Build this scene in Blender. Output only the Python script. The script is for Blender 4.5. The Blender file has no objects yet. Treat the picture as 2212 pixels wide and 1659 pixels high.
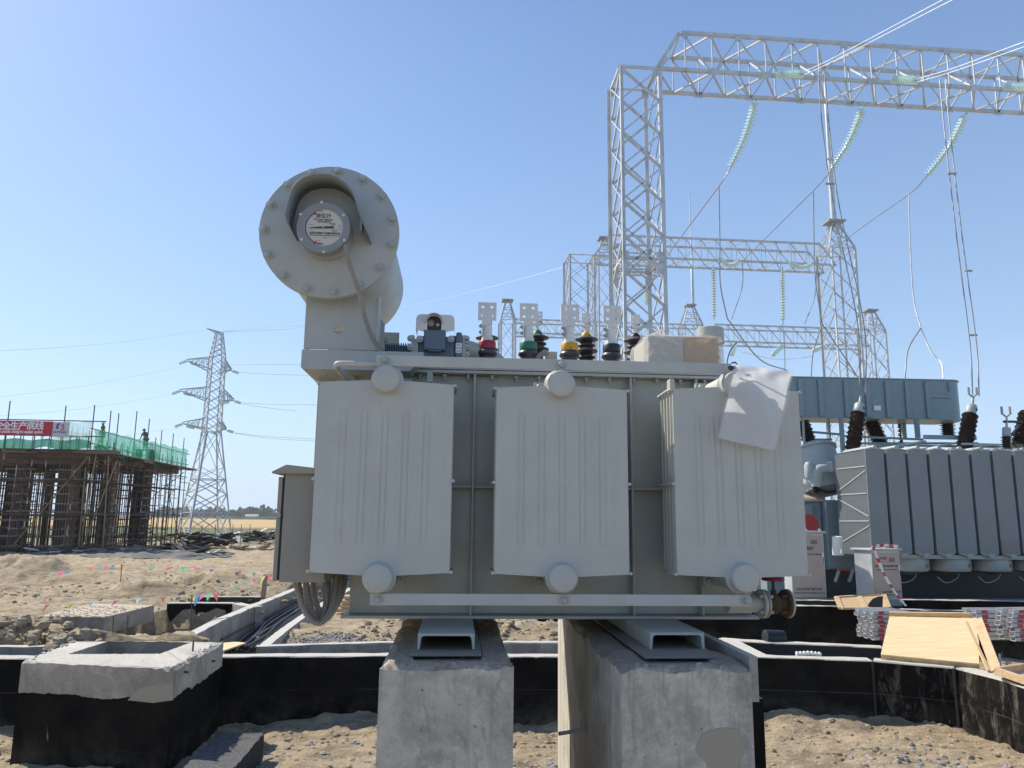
import bpy, bmesh, math, random
import numpy as np
from mathutils import Vector, Matrix

rnd = random.Random(7)
S = bpy.context.scene
COL = S.collection
# ---------------------------------------------------------------- camera
FPX, CX, CY = 1661.0, 1106.0, 829.5          # focal length and centre for a frame 2212 wide
PITCH, ROLL, CAMZ = math.radians(9.95), 0.0105, 2.6
_f = Vector((0, math.cos(PITCH), math.sin(PITCH)))
_u0 = Vector((0, -math.sin(PITCH), math.cos(PITCH)))
_r0 = Vector((1, 0, 0))
_r = _r0*math.cos(ROLL)+_u0*math.sin(ROLL)
_u = _u0*math.cos(ROLL)-_r0*math.sin(ROLL)
cam = bpy.data.cameras.new('camera'); cam.lens = FPX/2212*36; cam.sensor_width = 36
cam.clip_start = 0.05; cam.clip_end = 6000
camo = bpy.data.objects.new('camera', cam); COL.objects.link(camo)
camo.matrix_world = Matrix(((_r.x, _u.x, -_f.x, 0), (_r.y, _u.y, -_f.y, 0), (_r.z, _u.z, -_f.z, CAMZ), (0, 0, 0, 1)))
S.camera = camo
# ---------------------------------------------------------------- light
SUN = Vector((-0.85, 0.5, 1.0)).normalized()
EL = math.asin(SUN.z); AZ = math.atan2(SUN.x, SUN.y)
w = bpy.data.worlds.new('World'); S.world = w; w.use_nodes = True
nt = w.node_tree; bg = nt.nodes['Background']
sky = nt.nodes.new('ShaderNodeTexSky'); sky.sky_type = 'NISHITA'; sky.sun_disc = False
sky.sun_elevation = EL; sky.sun_rotation = AZ
sky.altitude = 300; sky.air_density = 1.1; sky.dust_density = 0.7; sky.ozone_density = 3.0
hs = nt.nodes.new('ShaderNodeHueSaturation'); hs.inputs['Saturation'].default_value = 1.2; hs.inputs['Hue'].default_value = 0.505
nt.links.new(sky.outputs[0], hs.inputs['Color']); bg.inputs[1].default_value = 0.115
# pale dust haze that thickens towards the horizon, the same all round
_tc = nt.nodes.new('ShaderNodeTexCoord'); _sx = nt.nodes.new('ShaderNodeSeparateXYZ'); nt.links.new(_tc.outputs['Generated'], _sx.inputs[0])
_rp = nt.nodes.new('ShaderNodeValToRGB'); nt.links.new(_sx.outputs[2], _rp.inputs[0]); _e = _rp.color_ramp.elements
_e[0].position = 0.0; _e[0].color = (0.95, 0.95, 0.95, 1); _e[1].position = 0.75; _e[1].color = (0.06, 0.06, 0.06, 1)
_k = _rp.color_ramp.elements.new(0.22); _k.color = (0.45, 0.45, 0.45, 1)
_mx = nt.nodes.new('ShaderNodeMix'); _mx.data_type = 'RGBA'; _mx.inputs['Factor'].default_value = 0.5
nt.links.new(_rp.outputs[0], _mx.inputs['Factor']); nt.links.new(hs.outputs[0], [i for i in _mx.inputs if i.name == 'A' and i.type == 'RGBA'][0])
[i for i in _mx.inputs if i.name == 'B' and i.type == 'RGBA'][0].default_value = (4.1, 5.35, 7.1, 1)
nt.links.new([o for o in _mx.outputs if o.type == 'RGBA'][0], bg.inputs[0])
sl = bpy.data.lights.new('sun', 'SUN'); sl.energy = 4.6; sl.angle = math.radians(0.53); sl.color = (1, 0.93, 0.81)
so = bpy.data.objects.new('sun', sl); COL.objects.link(so)
so.rotation_euler = (-SUN).to_track_quat('-Z', 'Y').to_euler()
S.view_settings.view_transform = 'Standard'; S.view_settings.look = 'None'
S.view_settings.gamma = 1; S.view_settings.use_curve_mapping = False
S.view_settings.exposure = 0.42

# ---------------------------------------------------------------- placing: where a line of sight meets a plane
def ray(x, y):
    return _f+_r*((x-CX)/FPX)+_u*((CY-y)/FPX)
CAMP = Vector((0, 0, CAMZ))
def Pd(x, y, Y):
    d = ray(x, y); return CAMP+d*(Y/d.y)
def Pz(x, y, z):
    d = ray(x, y); return CAMP+d*((z-CAMZ)/d.z)
class Frame:
    """a thing's own axes: origin on the ground or base, x along its front, y into depth"""
    def __init__(s, o, deg=0.0):
        s.o = Vector(o); a = math.radians(deg); s.a = a
        s.ux = Vector((math.cos(a), math.sin(a), 0)); s.uy = Vector((-math.sin(a), math.cos(a), 0))
        s.M = Matrix.Translation(s.o) @ Matrix.Rotation(a, 4, 'Z')
    def loc(s, p):
        q = Vector(p)-s.o; return Vector((q.dot(s.ux), q.dot(s.uy), q.z))
    def px(s, x, y, w):
        d = ray(x, y); t = (w-(CAMP-s.o).dot(s.uy))/d.dot(s.uy); return s.loc(CAMP+d*t)
WF = Frame((0, 0, 0))
class Crop:
    def __init__(s, x, y, k): s.x, s.y, s.k = x, y, k
    def __call__(s, X, Y): return ((s.x+X*s.k)/1.30199, (s.y+Y*s.k)/1.30199)

# ---------------------------------------------------------------- mesh kit
class MB:
    def __init__(s): s.v = []; s.f = []
    def add(s, vs, fs):
        n = len(s.v); s.v += [tuple(p) for p in vs]; s.f += [tuple(i+n for i in f) for f in fs]; return s
    def box(s, a, b, M=None):
        x0, y0, z0 = a; x1, y1, z1 = b
        if x0 > x1: x0, x1 = x1, x0
        if y0 > y1: y0, y1 = y1, y0
        if z0 > z1: z0, z1 = z1, z0
        vs = [Vector(p) for p in ((x0,y0,z0),(x1,y0,z0),(x1,y1,z0),(x0,y1,z0),(x0,y0,z1),(x1,y0,z1),(x1,y1,z1),(x0,y1,z1))]
        if M: vs = [M @ p for p in vs]
        return s.add(vs, [(0,3,2,1),(4,5,6,7),(0,1,5,4),(1,2,6,5),(2,3,7,6),(3,0,4,7)])
    def prism(s, poly, off):
        """closed polygon of 3-D points pushed along off"""
        n = len(poly); off = Vector(off); P = [Vector(p) for p in poly]
        nrm = Vector((0, 0, 0))
        for i in range(n): nrm += P[i].cross(P[(i+1) % n])
        if nrm.dot(off) > 0: P = P[::-1]
        return s.add(P+[p+off for p in P], [tuple(range(n)), tuple(range(2*n-1, n-1, -1))]+[(i, i+n, (i+1) % n+n, (i+1) % n) for i in range(n)])
    def bar(s, p0, p1, a, b=None, up=(0, 0, 1)):
        p0 = Vector(p0); p1 = Vector(p1); b = b or a; d = p1-p0
        if d.length < 1e-6: return s
        z = d.normalized(); up = Vector(up)
        if abs(z.dot(up)) > 0.98: up = Vector((0, 1, 0))
        x = z.cross(up).normalized(); y = x.cross(z)
        M = Matrix(((x.x,y.x,-z.x,p0.x),(x.y,y.y,-z.y,p0.y),(x.z,y.z,-z.z,p0.z),(0,0,0,1)))
        return s.box((-a/2, -b/2, -d.length), (a/2, b/2, 0), M)
    def lathe(s, prof, o=(0, 0, 0), ax=(0, 0, 1), n=24, cap=True):
        """prof = [(r, h)...] along axis ax"""
        o = Vector(o); z = Vector(ax).normalized()
        x = z.orthogonal().normalized(); y = z.cross(x); m = len(prof); vs = []
        for r, h in prof:
            for k in range(n):
                t = 2*math.pi*k/n; vs.append(o+z*h+(x*math.cos(t)+y*math.sin(t))*r)
        fs = [(i*n+k, i*n+(k+1) % n, (i+1)*n+(k+1) % n, (i+1)*n+k) for i in range(m-1) for k in range(n)]
        if cap: fs += [tuple(range(n-1, -1, -1)), tuple(range((m-1)*n, m*n))]
        return s.add(vs, fs)
    def cyl(s, p0, p1, r0, r1=None, n=16):
        d = Vector(p1)-Vector(p0); return s.lathe([(r0, 0), (r0 if r1 is None else r1, d.length)], p0, d, n)
    def tube(s, pts, r, n=8, rf=None):
        pts = [Vector(p) for p in pts]; vs = []; m = len(pts); x = None
        for i, p in enumerate(pts):
            t = (pts[min(i+1, m-1)]-pts[max(i-1, 0)]).normalized()
            x = t.orthogonal().normalized() if x is None else (x-t*x.dot(t)).normalized()
            y = t.cross(x); rr = rf(i) if rf else r
            for k in range(n):
                a = 2*math.pi*k/n; vs.append(p+(x*math.cos(a)+y*math.sin(a))*rr)
        fs = [(i*n+k, i*n+(k+1) % n, (i+1)*n+(k+1) % n, (i+1)*n+k) for i in range(m-1) for k in range(n)]
        fs += [tuple(range(n-1, -1, -1)), tuple(range((m-1)*n, m*n))]
        return s.add(vs, fs)
    def grid(s, rows):
        m = len(rows); n = len(rows[0]); vs = [p for r in rows for p in r]
        return s.add(vs, [(i*n+j, i*n+j+1, (i+1)*n+j+1, (i+1)*n+j) for i in range(m-1) for j in range(n-1)])
    def mesh(s, name, mat, smooth=40):
        me = bpy.data.meshes.new(name); me.from_pydata(s.v, [], s.f); me.materials.append(mat)
        if smooth:
            me.polygons.foreach_set('use_smooth', [True]*len(me.polygons)); me.update()
            me.set_sharp_from_angle(angle=math.radians(smooth))
        me.update(); return me
    def build(s, name, mat, parent=None, bev=0, smooth=40, kind=None):
        o = link(name, s.mesh(name, mat, smooth), parent)
        if bev:
            b = o.modifiers.new('bevel', 'BEVEL'); b.width = bev; b.segments = 2; b.limit_method = 'ANGLE'; b.angle_limit = 0.6
        if kind: o['kind'] = kind
        return o
def link(name, data, parent=None, M=None):
    o = bpy.data.objects.new(name, data); COL.objects.link(o)
    if parent is not None: o.parent = parent
    if M is not None: o.matrix_basis = M
    return o
def tag(o, label=None, cat=None, group=None, kind=None):
    if label: o['label'] = label
    if cat: o['category'] = cat
    if group: o['group'] = group
    if kind: o['kind'] = kind
    return o
def thing(name, label, cat, fr=None, group=None, kind=None):
    o = bpy.data.objects.new(name, None); COL.objects.link(o); o.empty_display_size = 0.2
    if fr is not None: o.matrix_world = fr.M
    return tag(o, label, cat, group, kind)
def kids(o): return [c for c in bpy.data.objects if c.parent == o]
def copy_tree(o, parent=None, M=None, KM=None):
    c = o.copy(); COL.objects.link(c); c.parent = parent
    if M is not None: c.matrix_world = M
    for ch in KM[o] if KM else kids(o): copy_tree(ch, c, None, KM)
    return c
def curve_pts(P, n=12):
    """smooth path through the points (Catmull-Rom)"""
    P = [Vector(p) for p in P]; Q = [P[0]*2-P[1]]+P+[P[-1]*2-P[-2]]; out = []
    for i in range(1, len(Q)-2):
        a, b, c, d = Q[i-1:i+3]
        for k in range(n):
            t = k/n; out.append(0.5*((2*b)+(c-a)*t+(2*a-5*b+4*c-d)*t*t+(3*b-a-3*c+d)*t**3))
    out.append(P[-1]); return out
def conduit(mb, P, r, pitch=0.008, n=10, amp=0.16):
    """ribbed flexible metal hose"""
    pts = curve_pts(P, 40); d = [0]
    for a, b in zip(pts, pts[1:]): d.append(d[-1]+(b-a).length)
    m = int(d[-1]/pitch*4); out = []; j = 0
    for i in range(m+1):
        t = d[-1]*i/m
        while j < len(d)-2 and d[j+1] < t: j += 1
        out.append(pts[j].lerp(pts[j+1], (t-d[j])/max(1e-9, d[j+1]-d[j])))
    mb.tube(out, r, n, rf=lambda i: r*(1+amp*math.sin(i*math.pi/2)))
def align(p0, p1, s=1.0, up=(0, 0, 1), s2=None):
    """matrix putting a unit-length piece (along z, 0..1) between two points"""
    p0 = Vector(p0); d = Vector(p1)-p0; z = d.normalized(); up = Vector(up)
    if abs(z.dot(up)) > 0.98: up = Vector((0, 1, 0))
    x = up.cross(z).normalized(); y = z.cross(x); L = d.length; t = s2 or s
    return Matrix(((x.x*s, y.x*t, z.x*L, p0.x), (x.y*s, y.y*t, z.y*L, p0.y), (x.z*s, y.z*t, z.z*L, p0.z), (0, 0, 0, 1)))

def vnoise(x, y, seed=0):
    xi = np.floor(x).astype(np.int64); yi = np.floor(y).astype(np.int64); xf = x-xi; yf = y-yi
    def h(a, b):
        n = (a*374761393+b*668265263+seed*1442695041) & 0xffffffff
        n = ((n ^ (n >> 13))*1274126177) & 0xffffffff
        return ((n ^ (n >> 16)) & 0xffff)/65535.0
    u = xf*xf*(3-2*xf); v = yf*yf*(3-2*yf)
    return (h(xi, yi)*(1-u)+h(xi+1, yi)*u)*(1-v)+(h(xi, yi+1)*(1-u)+h(xi+1, yi+1)*u)*v-0.5
def fbm(x, y, f=1.0, o=4, seed=0, g=0.5):
    r = 0; a = 1
    for k in range(o): r = r+a*vnoise(x*f+k*17.3, y*f+k*9.1, seed+k); f *= 2.03; a *= g
    return r

# ---------------------------------------------------------------- materials
def mat(name, col, rough=0.6, metal=0.0, **kw):
    m = bpy.data.materials.new(name); m.use_nodes = True; N = m.node_tree.nodes; L = m.node_tree.links
    b = N['Principled BSDF']; b.inputs['Base Color'].default_value = (*col, 1); b.inputs['Roughness'].default_value = rough
    b.inputs['Metallic'].default_value = metal
    for k, v in kw.items(): b.inputs[k.replace('_', ' ')].default_value = v
    return m
class NB:
    """small node helper"""
    def __init__(s, m):
        s.m = m; s.N = m.node_tree.nodes; s.L = m.node_tree.links; s.b = s.N['Principled BSDF']; s.tc = s.N.new('ShaderNodeTexCoord')
    def put(s, sock, v):
        if isinstance(v, bpy.types.NodeSocket): s.L.new(v, sock)
        else: sock.default_value = v
    def map(s, scale=(1, 1, 1), src='Object'):
        n = s.N.new('ShaderNodeMapping'); n.inputs['Scale'].default_value = scale; s.L.new(s.tc.outputs[src], n.inputs['Vector']); return n.outputs[0]
    def world(s, scale=(1, 1, 1)):
        g = s.N.new('ShaderNodeNewGeometry'); n = s.N.new('ShaderNodeMapping'); n.inputs['Scale'].default_value = scale
        s.L.new(g.outputs['Position'], n.inputs['Vector']); return n.outputs[0]
    def noise(s, vec, scale=5, det=4, rough=0.55, dist=0):
        n = s.N.new('ShaderNodeTexNoise'); n.inputs['Scale'].default_value = scale; n.inputs['Detail'].default_value = det
        n.inputs['Roughness'].default_value = rough; n.inputs['Distortion'].default_value = dist; s.L.new(vec, n.inputs['Vector']); return n.outputs[0]
    def vor(s, vec, scale=5, feat='F1', out='Distance'):
        n = s.N.new('ShaderNodeTexVoronoi'); n.feature = feat; n.inputs['Scale'].default_value = scale; s.L.new(vec, n.inputs['Vector']); return n.outputs[out]
    def ramp(s, fac, a, b, ca=(0, 0, 0), cb=(1, 1, 1)):
        n = s.N.new('ShaderNodeValToRGB'); e = n.color_ramp.elements; e[0].position = a; e[1].position = b
        e[0].color = (*ca, 1); e[1].color = (*cb, 1); s.L.new(fac, n.inputs[0]); return n.outputs[0]
    def mix(s, fac, a, b, mode='MIX'):
        n = s.N.new('ShaderNodeMix'); n.data_type = 'RGBA'; n.blend_type = mode
        s.put(n.inputs['Factor'], fac)
        for i, v in (('A', a), ('B', b)):
            k = [q for q in n.inputs if q.name == i and q.type == 'RGBA'][0]
            if isinstance(v, bpy.types.NodeSocket): s.L.new(v, k)
            else: k.default_value = (*v, 1)
        return [q for q in n.outputs if q.type == 'RGBA'][0]
    def math(s, op, a, b=0.0, c=None, clamp=False):
        n = s.N.new('ShaderNodeMath'); n.operation = op; n.use_clamp = clamp; s.put(n.inputs[0], a); s.put(n.inputs[1], b)
        if c is not None: s.put(n.inputs[2], c)
        return n.outputs[0]
    def sep(s, vec, ch):
        n = s.N.new('ShaderNodeSeparateXYZ'); s.L.new(vec, n.inputs[0]); return n.outputs[ch]
    def normal(s, ch):
        g = s.N.new('ShaderNodeNewGeometry'); return s.sep(g.outputs['Normal'], ch)
    def bump(s, h, st=0.3, dist=0.01):
        n = s.N.new('ShaderNodeBump'); n.inputs['Strength'].default_value = st; n.inputs['Distance'].default_value = dist
        s.L.new(h, n.inputs['Height']); s.L.new(n.outputs[0], s.b.inputs['Normal'])
    def col(s, c): s.put(s.b.inputs['Base Color'], c)
    def rough(s, v): s.put(s.b.inputs['Roughness'], v)

def paint(name, col, dust=(0.42, 0.37, 0.30), amt=0.5, rough=0.42, var=0.06, scale=6):
    """factory paint with a film of site dust, scuffs and faint runs"""
    m = mat(name, col, rough); n = NB(m); v = n.map()
    a = n.noise(v, scale, 5, 0.6); st = n.noise(n.map((16, 16, 1.1)), 1.0, 6, 0.65)
    c1 = tuple(min(1, c*(1+var)) for c in col); c2 = tuple(c*(1-var) for c in col)
    base = n.mix(n.ramp(a, 0.3, 0.7), c2, c1)
    base = n.mix(n.math('MULTIPLY', n.ramp(st, 0.5, 0.75), 0.5*amt), base, tuple(c*0.70 for c in col))
    up = n.math('MULTIPLY', n.math('ADD', n.normal(2), 0.1, clamp=True), 0.75)
    d = n.math('MULTIPLY', n.math('ADD', n.math('MULTIPLY', n.ramp(n.noise(v, scale*1.7, 6, 0.65), 0.42, 0.75), 0.55), up), amt, clamp=True)
    n.col(n.mix(d, base, dust)); n.rough(n.math('ADD', n.math('MULTIPLY', d, 0.35), rough))
    n.bump(n.noise(v, 130, 2), 0.05, 0.002); return m
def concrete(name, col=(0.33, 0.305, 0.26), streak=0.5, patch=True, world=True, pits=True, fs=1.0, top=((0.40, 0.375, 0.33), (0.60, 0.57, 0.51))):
    m = mat(name, col, 0.85); n = NB(m); _w = n.world if world else n.map; mp = lambda t=(1, 1, 1): _w(tuple(k*fs for k in t)); v = mp()
    big = n.noise(v, 1.7, 5, 0.6, 0.4); fine = n.noise(v, 34/fs**.5, 6, 0.72)
    c = n.mix(n.ramp(big, 0.35, 0.68), tuple(k*0.66 for k in col), tuple(min(1, k*1.25) for k in col))
    c = n.mix(0.32, c, n.ramp(fine, 0.3, 0.72, (0.14, 0.135, 0.125), (0.62, 0.61, 0.58)), 'OVERLAY')
    s1 = n.noise(mp((11, 11, 0.75)), 1.0, 5, 0.62)
    c = n.mix(n.math('MULTIPLY', n.ramp(s1, 0.53, 0.70), streak), c, tuple(k*0.5 for k in col))
    s2 = n.noise(mp((4.2, 4.2, 2.0)), 1.0, 6, 0.7, 0.8)
    c = n.mix(n.math('MULTIPLY', n.ramp(s2, 0.56, 0.63), 0.6), c, tuple(k*0.55 for k in col))
    s4 = n.noise(mp((6, 6, 6)), 1.0, 8, 0.75, 0.3); c = n.mix(n.math('MULTIPLY', n.ramp(s4, 0.55, 0.68), 0.45), c, tuple(min(1, k*1.4) for k in col))
    if patch:
        s3 = n.noise(v, 1.15, 1.5, 0.3, 0.3)
        c = n.mix(n.math('MULTIPLY', n.ramp(s3, 0.655, 0.665), 0.85), c, (0.27, 0.255, 0.235))
    h = fine
    if pits:
        pv = n.vor(v, 17/fs**.6); pm = n.math('MULTIPLY', n.ramp(pv, 0.07, 0.11, (1, 1, 1), (0, 0, 0)), n.ramp(n.noise(v, 9, 2), 0.52, 0.6))
        c = n.mix(n.math('MULTIPLY', pm, 0.75), c, (0.06, 0.055, 0.05)); h = n.math('SUBTRACT', fine, n.math('MULTIPLY', pm, 1.5))
    c = n.mix(n.math('MULTIPLY', n.ramp(n.normal(2), 0.55, 0.8), 0.85), c, n.mix(n.ramp(fine, .35, .65), *top))  # upward faces take the top tones; the default pales them as if sunlit
    n.col(c); n.bump(h, 0.45, 0.006); return m
def tarred(name, zt, worn=0.35, grey=False, wavy=0.0, joint=True):
    """bitumen coating brushed on concrete, up to a ragged line at world height zt; tops stay bare"""
    m = concrete(name, (0.45, 0.41, 0.345), 0.5); n = NB(m); bare = m.node_tree.links
    csock = n.b.inputs['Base Color'].links[0].from_socket
    v = n.world(); z = n.sep(v, 2)
    edge = n.math('ADD', zt, n.math('MULTIPLY', n.math('SUBTRACT', n.noise(v, 3.0, 6, 0.6), 0.5), wavy))
    below = n.math('LESS_THAN', z, edge); side = n.math('LESS_THAN', n.normal(2), 0.6)
    t = n.math('MULTIPLY', below, side)
    b1 = n.mix(n.ramp(n.noise(v, 2.2, 6, 0.65), 0.35, 0.75), (0.004, 0.004, 0.0045), (0.020, 0.017, 0.014))
    if grey: b1 = n.mix(0.6, b1, (0.075, 0.078, 0.082))
    w1 = n.noise(n.world((3.2, 3.2, 1.0)), 2.2, 7, 0.75, 0.5); w2 = n.noise(n.world((26, 26, 2.2)), 1.0, 5, 0.75)
    wear = n.math('ADD', n.ramp(w1, 0.72-worn*0.28, 0.86-worn*0.2), n.math('MULTIPLY', n.ramp(w2, 0.66, 0.8), worn), clamp=True)
    b2 = n.mix(n.math('MULTIPLY', wear, 0.25+worn*0.6), b1, (0.22, 0.19, 0.155))
    low = n.math('MULTIPLY', n.ramp(z, 0.05, 0.42, (1, 1, 1), (0, 0, 0)), n.ramp(n.noise(v, 2.6, 7, 0.7, 0.4), 0.42, 0.66)); b2 = n.mix(n.math('MULTIPLY', low, 0.42), b2, (0.15, 0.12, 0.085))
    spl = n.noise(n.world((5, 5, 1.6)), 1.0, 3, 0.5, 0.3); b2 = n.mix(n.math('MULTIPLY', n.ramp(spl, 0.72, 0.735), 0.7), b2, (0.24, 0.20, 0.15))
    # formwork joint lines
    zz = n.math('ABSOLUTE', n.math('SUBTRACT', z, 0.41)); ln = n.math('MULTIPLY', n.math('LESS_THAN', zz, 0.006), 0.5)
    if joint: b2 = n.mix(n.math('MULTIPLY', ln, n.ramp(n.noise(v, 1.3, 2), .45, .6)), b2, (0.10, 0.09, 0.08))
    n.col(n.mix(t, csock, b2)); n.rough(n.math('SUBTRACT', 0.85, n.math('MULTIPLY', t, 0.2))); n.b.inputs['Specular IOR Level'].default_value = 0.07; return m

M = {}
M['paint'] = paint('transformer_paint', (0.415, 0.43, 0.405), (0.41, 0.365, 0.30), amt=0.42)
M['rad'] = paint('radiator_paint', (0.485, 0.49, 0.445), (0.48, 0.43, 0.35), amt=0.42, rough=0.45, var=0.06)
M['tank'] = paint('tank_paint', (0.405, 0.425, 0.375), (0.40, 0.34, 0.25), amt=0.6, rough=0.3)
M['box'] = paint('control_box_paint', (0.30, 0.275, 0.235), (0.36, 0.30, 0.22), amt=0.7)
M['bigtr'] = paint('blue_grey_paint', (0.20, 0.27, 0.29), amt=0.12, rough=0.35)
M['bigfin'] = paint('fin_paint', (0.265, 0.29, 0.30), amt=0.10, rough=0.4, var=0.09, scale=1.2)
M['bigpale'] = paint('pale_blue_grey_paint', (0.34, 0.39, 0.385), amt=0.25)
M['blue'] = mat('dark_blue_grey_plastic', (0.09, 0.12, 0.15), 0.4)
M['bluelid'] = mat('slate_blue_plastic', (0.12, 0.155, 0.19), 0.42)
def galva(name, c=(0.50, 0.53, 0.55), metal=0.25, rough=0.5):
    m = mat(name, c, rough, metal); n = NB(m); v = n.world()
    n.col(n.mix(n.ramp(n.noise(v, 3, 4), 0.3, 0.7), tuple(k*0.8 for k in c), tuple(k*1.12 for k in c))); return m
M['galv'] = galva('galvanised_steel', (0.52, 0.54, 0.545), 0.12); M['galvd'] = galva('weathered_galvanised_steel', (0.36, 0.35, 0.33), 0.3)
M['bolt'] = galva('zinc_bolt', (0.42, 0.42, 0.40), 0.5, 0.45)
M['hose'] = galva('flexible_metal_hose', (0.33, 0.30, 0.26), 0.25, 0.6)
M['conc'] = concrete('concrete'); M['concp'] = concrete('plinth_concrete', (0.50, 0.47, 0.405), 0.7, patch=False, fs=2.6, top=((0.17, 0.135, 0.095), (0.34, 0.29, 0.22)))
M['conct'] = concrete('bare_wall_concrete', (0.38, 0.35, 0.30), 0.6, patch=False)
M['mortar'] = mat('mortar_patch', (0.36, 0.315, 0.25), 0.9)
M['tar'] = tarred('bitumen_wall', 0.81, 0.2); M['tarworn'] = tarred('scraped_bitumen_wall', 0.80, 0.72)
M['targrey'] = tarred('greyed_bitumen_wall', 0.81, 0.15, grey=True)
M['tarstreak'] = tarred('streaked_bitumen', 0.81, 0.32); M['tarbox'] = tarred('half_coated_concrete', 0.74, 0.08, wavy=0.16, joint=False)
M['porc'] = mat('brown_porcelain', (0.055, 0.035, 0.03), 0.22); M['black'] = mat('black_rubber', (0.015, 0.016, 0.018), 0.45)
M['shed'] = paint('dark_glazed_bushing', (0.022, 0.021, 0.022), (0.30, 0.27, 0.23), 0.35, 0.3)
for k, c in dict(red=(0.33, 0.02, 0.05), green=(0.02, 0.17, 0.08), yellow=(0.62, 0.34, 0.02), navy=(0.012, 0.02, 0.03)).items():
    M[k] = mat('cap_'+k, c, 0.45)
M['white'] = mat('white_paint', (0.78, 0.78, 0.76), 0.4); M['tin'] = paint('tinned_copper', (0.74, 0.72, 0.68), amt=0.3, rough=0.5)
M['inkred'] = mat('ink_red', (0.45, 0.03, 0.03), 0.6); M['ink'] = mat('ink_black', (0.03, 0.03, 0.035), 0.6); M['inkblue'] = mat('ink_blue', (0.03, 0.035, 0.18), 0.6)
M['dial'] = mat('dial_face', (0.60, 0.56, 0.47), 0.5); M['rust'] = paint('rusty_iron', (0.075, 0.04, 0.02), (0.13, 0.085, 0.045), 0.6, 0.7, 0.3)
M['brass'] = mat('brass_pipe', (0.25, 0.16, 0.06), 0.5, 0.3)
m = M['glass'] = mat('green_toughened_glass', (0.70, 0.86, 0.80), 0.15); m.node_tree.nodes['Principled BSDF'].inputs['Transmission Weight'].default_value = 0.25
M['cable'] = mat('black_cable', (0.018, 0.018, 0.02), 0.42); M['wire'] = galva('stranded_aluminium_wire', (0.30, 0.30, 0.31), 0.4)
M['wirep'] = galva('bright_aluminium_wire', (0.85, 0.85, 0.85), 0.0, 0.6)
M['rod'] = paint('rusty_rebar', (0.11, 0.07, 0.048), (0.17, 0.11, 0.07), 0.5, 0.7)

def wood(name, c1, c2, ax=0, scale=1.0, knots=True):
    m = mat(name, c1, 0.6); n = NB(m); sc = [22, 22, 22]; sc[ax] = 1.2
    v = n.map(tuple(k*scale for k in sc)); g = n.noise(v, 1.0, 6, 0.6, 0.6); c = n.mix(n.ramp(g, 0.35, 0.7), c1, c2)
    if knots:
        k = n.vor(n.map((2.2, 2.2, 2.2)), 2.3); c = n.mix(n.math('MULTIPLY', n.ramp(k, 0.03, 0.07, (1, 1, 1), (0, 0, 0)), 0.7), c, tuple(q*0.3 for q in c2))
    n.col(c); n.bump(g, 0.15, 0.003); return m
M['ply'] = wood('pale_plywood', (0.74, 0.58, 0.33), (0.58, 0.42, 0.22), 0)
M['lumber'] = wood('sawn_lumber', (0.58, 0.42, 0.24), (0.42, 0.28, 0.15), 0)
M['plank'] = wood('weathered_plank', (0.36, 0.29, 0.20), (0.20, 0.16, 0.115), 2)
M['form'] = wood('formwork_board', (0.20, 0.125, 0.075), (0.09, 0.06, 0.04), 2, knots=False)
M['formlight'] = wood('pale_sunlit_formwork_board', (0.36, 0.22, 0.12), (0.24, 0.15, 0.09), 2, knots=False)

def translucent(name, c, alpha, tr=0.5, rough=0.5):
    m = mat(name, c, rough); N = m.node_tree.nodes; L = m.node_tree.links; b = N['Principled BSDF']
    t = N.new('ShaderNodeBsdfTranslucent'); t.inputs[0].default_value = (*c, 1); mx = N.new('ShaderNodeMixShader'); mx.inputs[0].default_value = tr
    L.new(b.outputs[0], mx.inputs[1]); L.new(t.outputs[0], mx.inputs[2]); out = N['Material Output']
    if alpha < 1:
        tp = N.new('ShaderNodeBsdfTransparent'); m2 = N.new('ShaderNodeMixShader'); m2.inputs[0].default_value = alpha
        L.new(tp.outputs[0], m2.inputs[1]); L.new(mx.outputs[0], m2.inputs[2]); L.new(m2.outputs[0], out.inputs[0])
    else: L.new(mx.outputs[0], out.inputs[0])
    return m
M['net'] = translucent('green_safety_net', (0.03, 0.30, 0.16), 0.88, 0.45); M['netside'] = translucent('side_safety_net', (0.05, 0.40, 0.24), 0.62, 0.5)
M['netpale'] = translucent('pale_green_safety_net', (0.45, 0.68, 0.60), 0.5, 0.5)
M['paper'] = translucent('paper_in_plastic_sleeve', (0.86, 0.86, 0.86), 1.0, 0.55, 0.35)
M['sleeve'] = translucent('clear_plastic_sleeve', (0.8, 0.8, 0.8), 0.35, 0.4, 0.15)
M['film'] = translucent('wrapping_film', (0.82, 0.74, 0.62), 0.36, 0.35, 0.18)
M['banner'] = mat('red_banner', (0.45, 0.02, 0.035), 0.6)
M['tape'] = mat('barrier_tape_white', (0.75, 0.72, 0.70), 0.4); M['tapered'] = mat('barrier_tape_red', (0.55, 0.03, 0.05), 0.4)
for k, c in dict(fred=(0.70, 0.22, 0.17), fyel=(0.72, 0.66, 0.15), fgrn=(0.20, 0.60, 0.33), fpink=(0.78, 0.18, 0.38), fblue=(0.13, 0.32, 0.66), fpale=(0.55, 0.68, 0.70)).items():
    M[k] = translucent('flag_'+k[1:], c, 1.0, 0.45)

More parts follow.
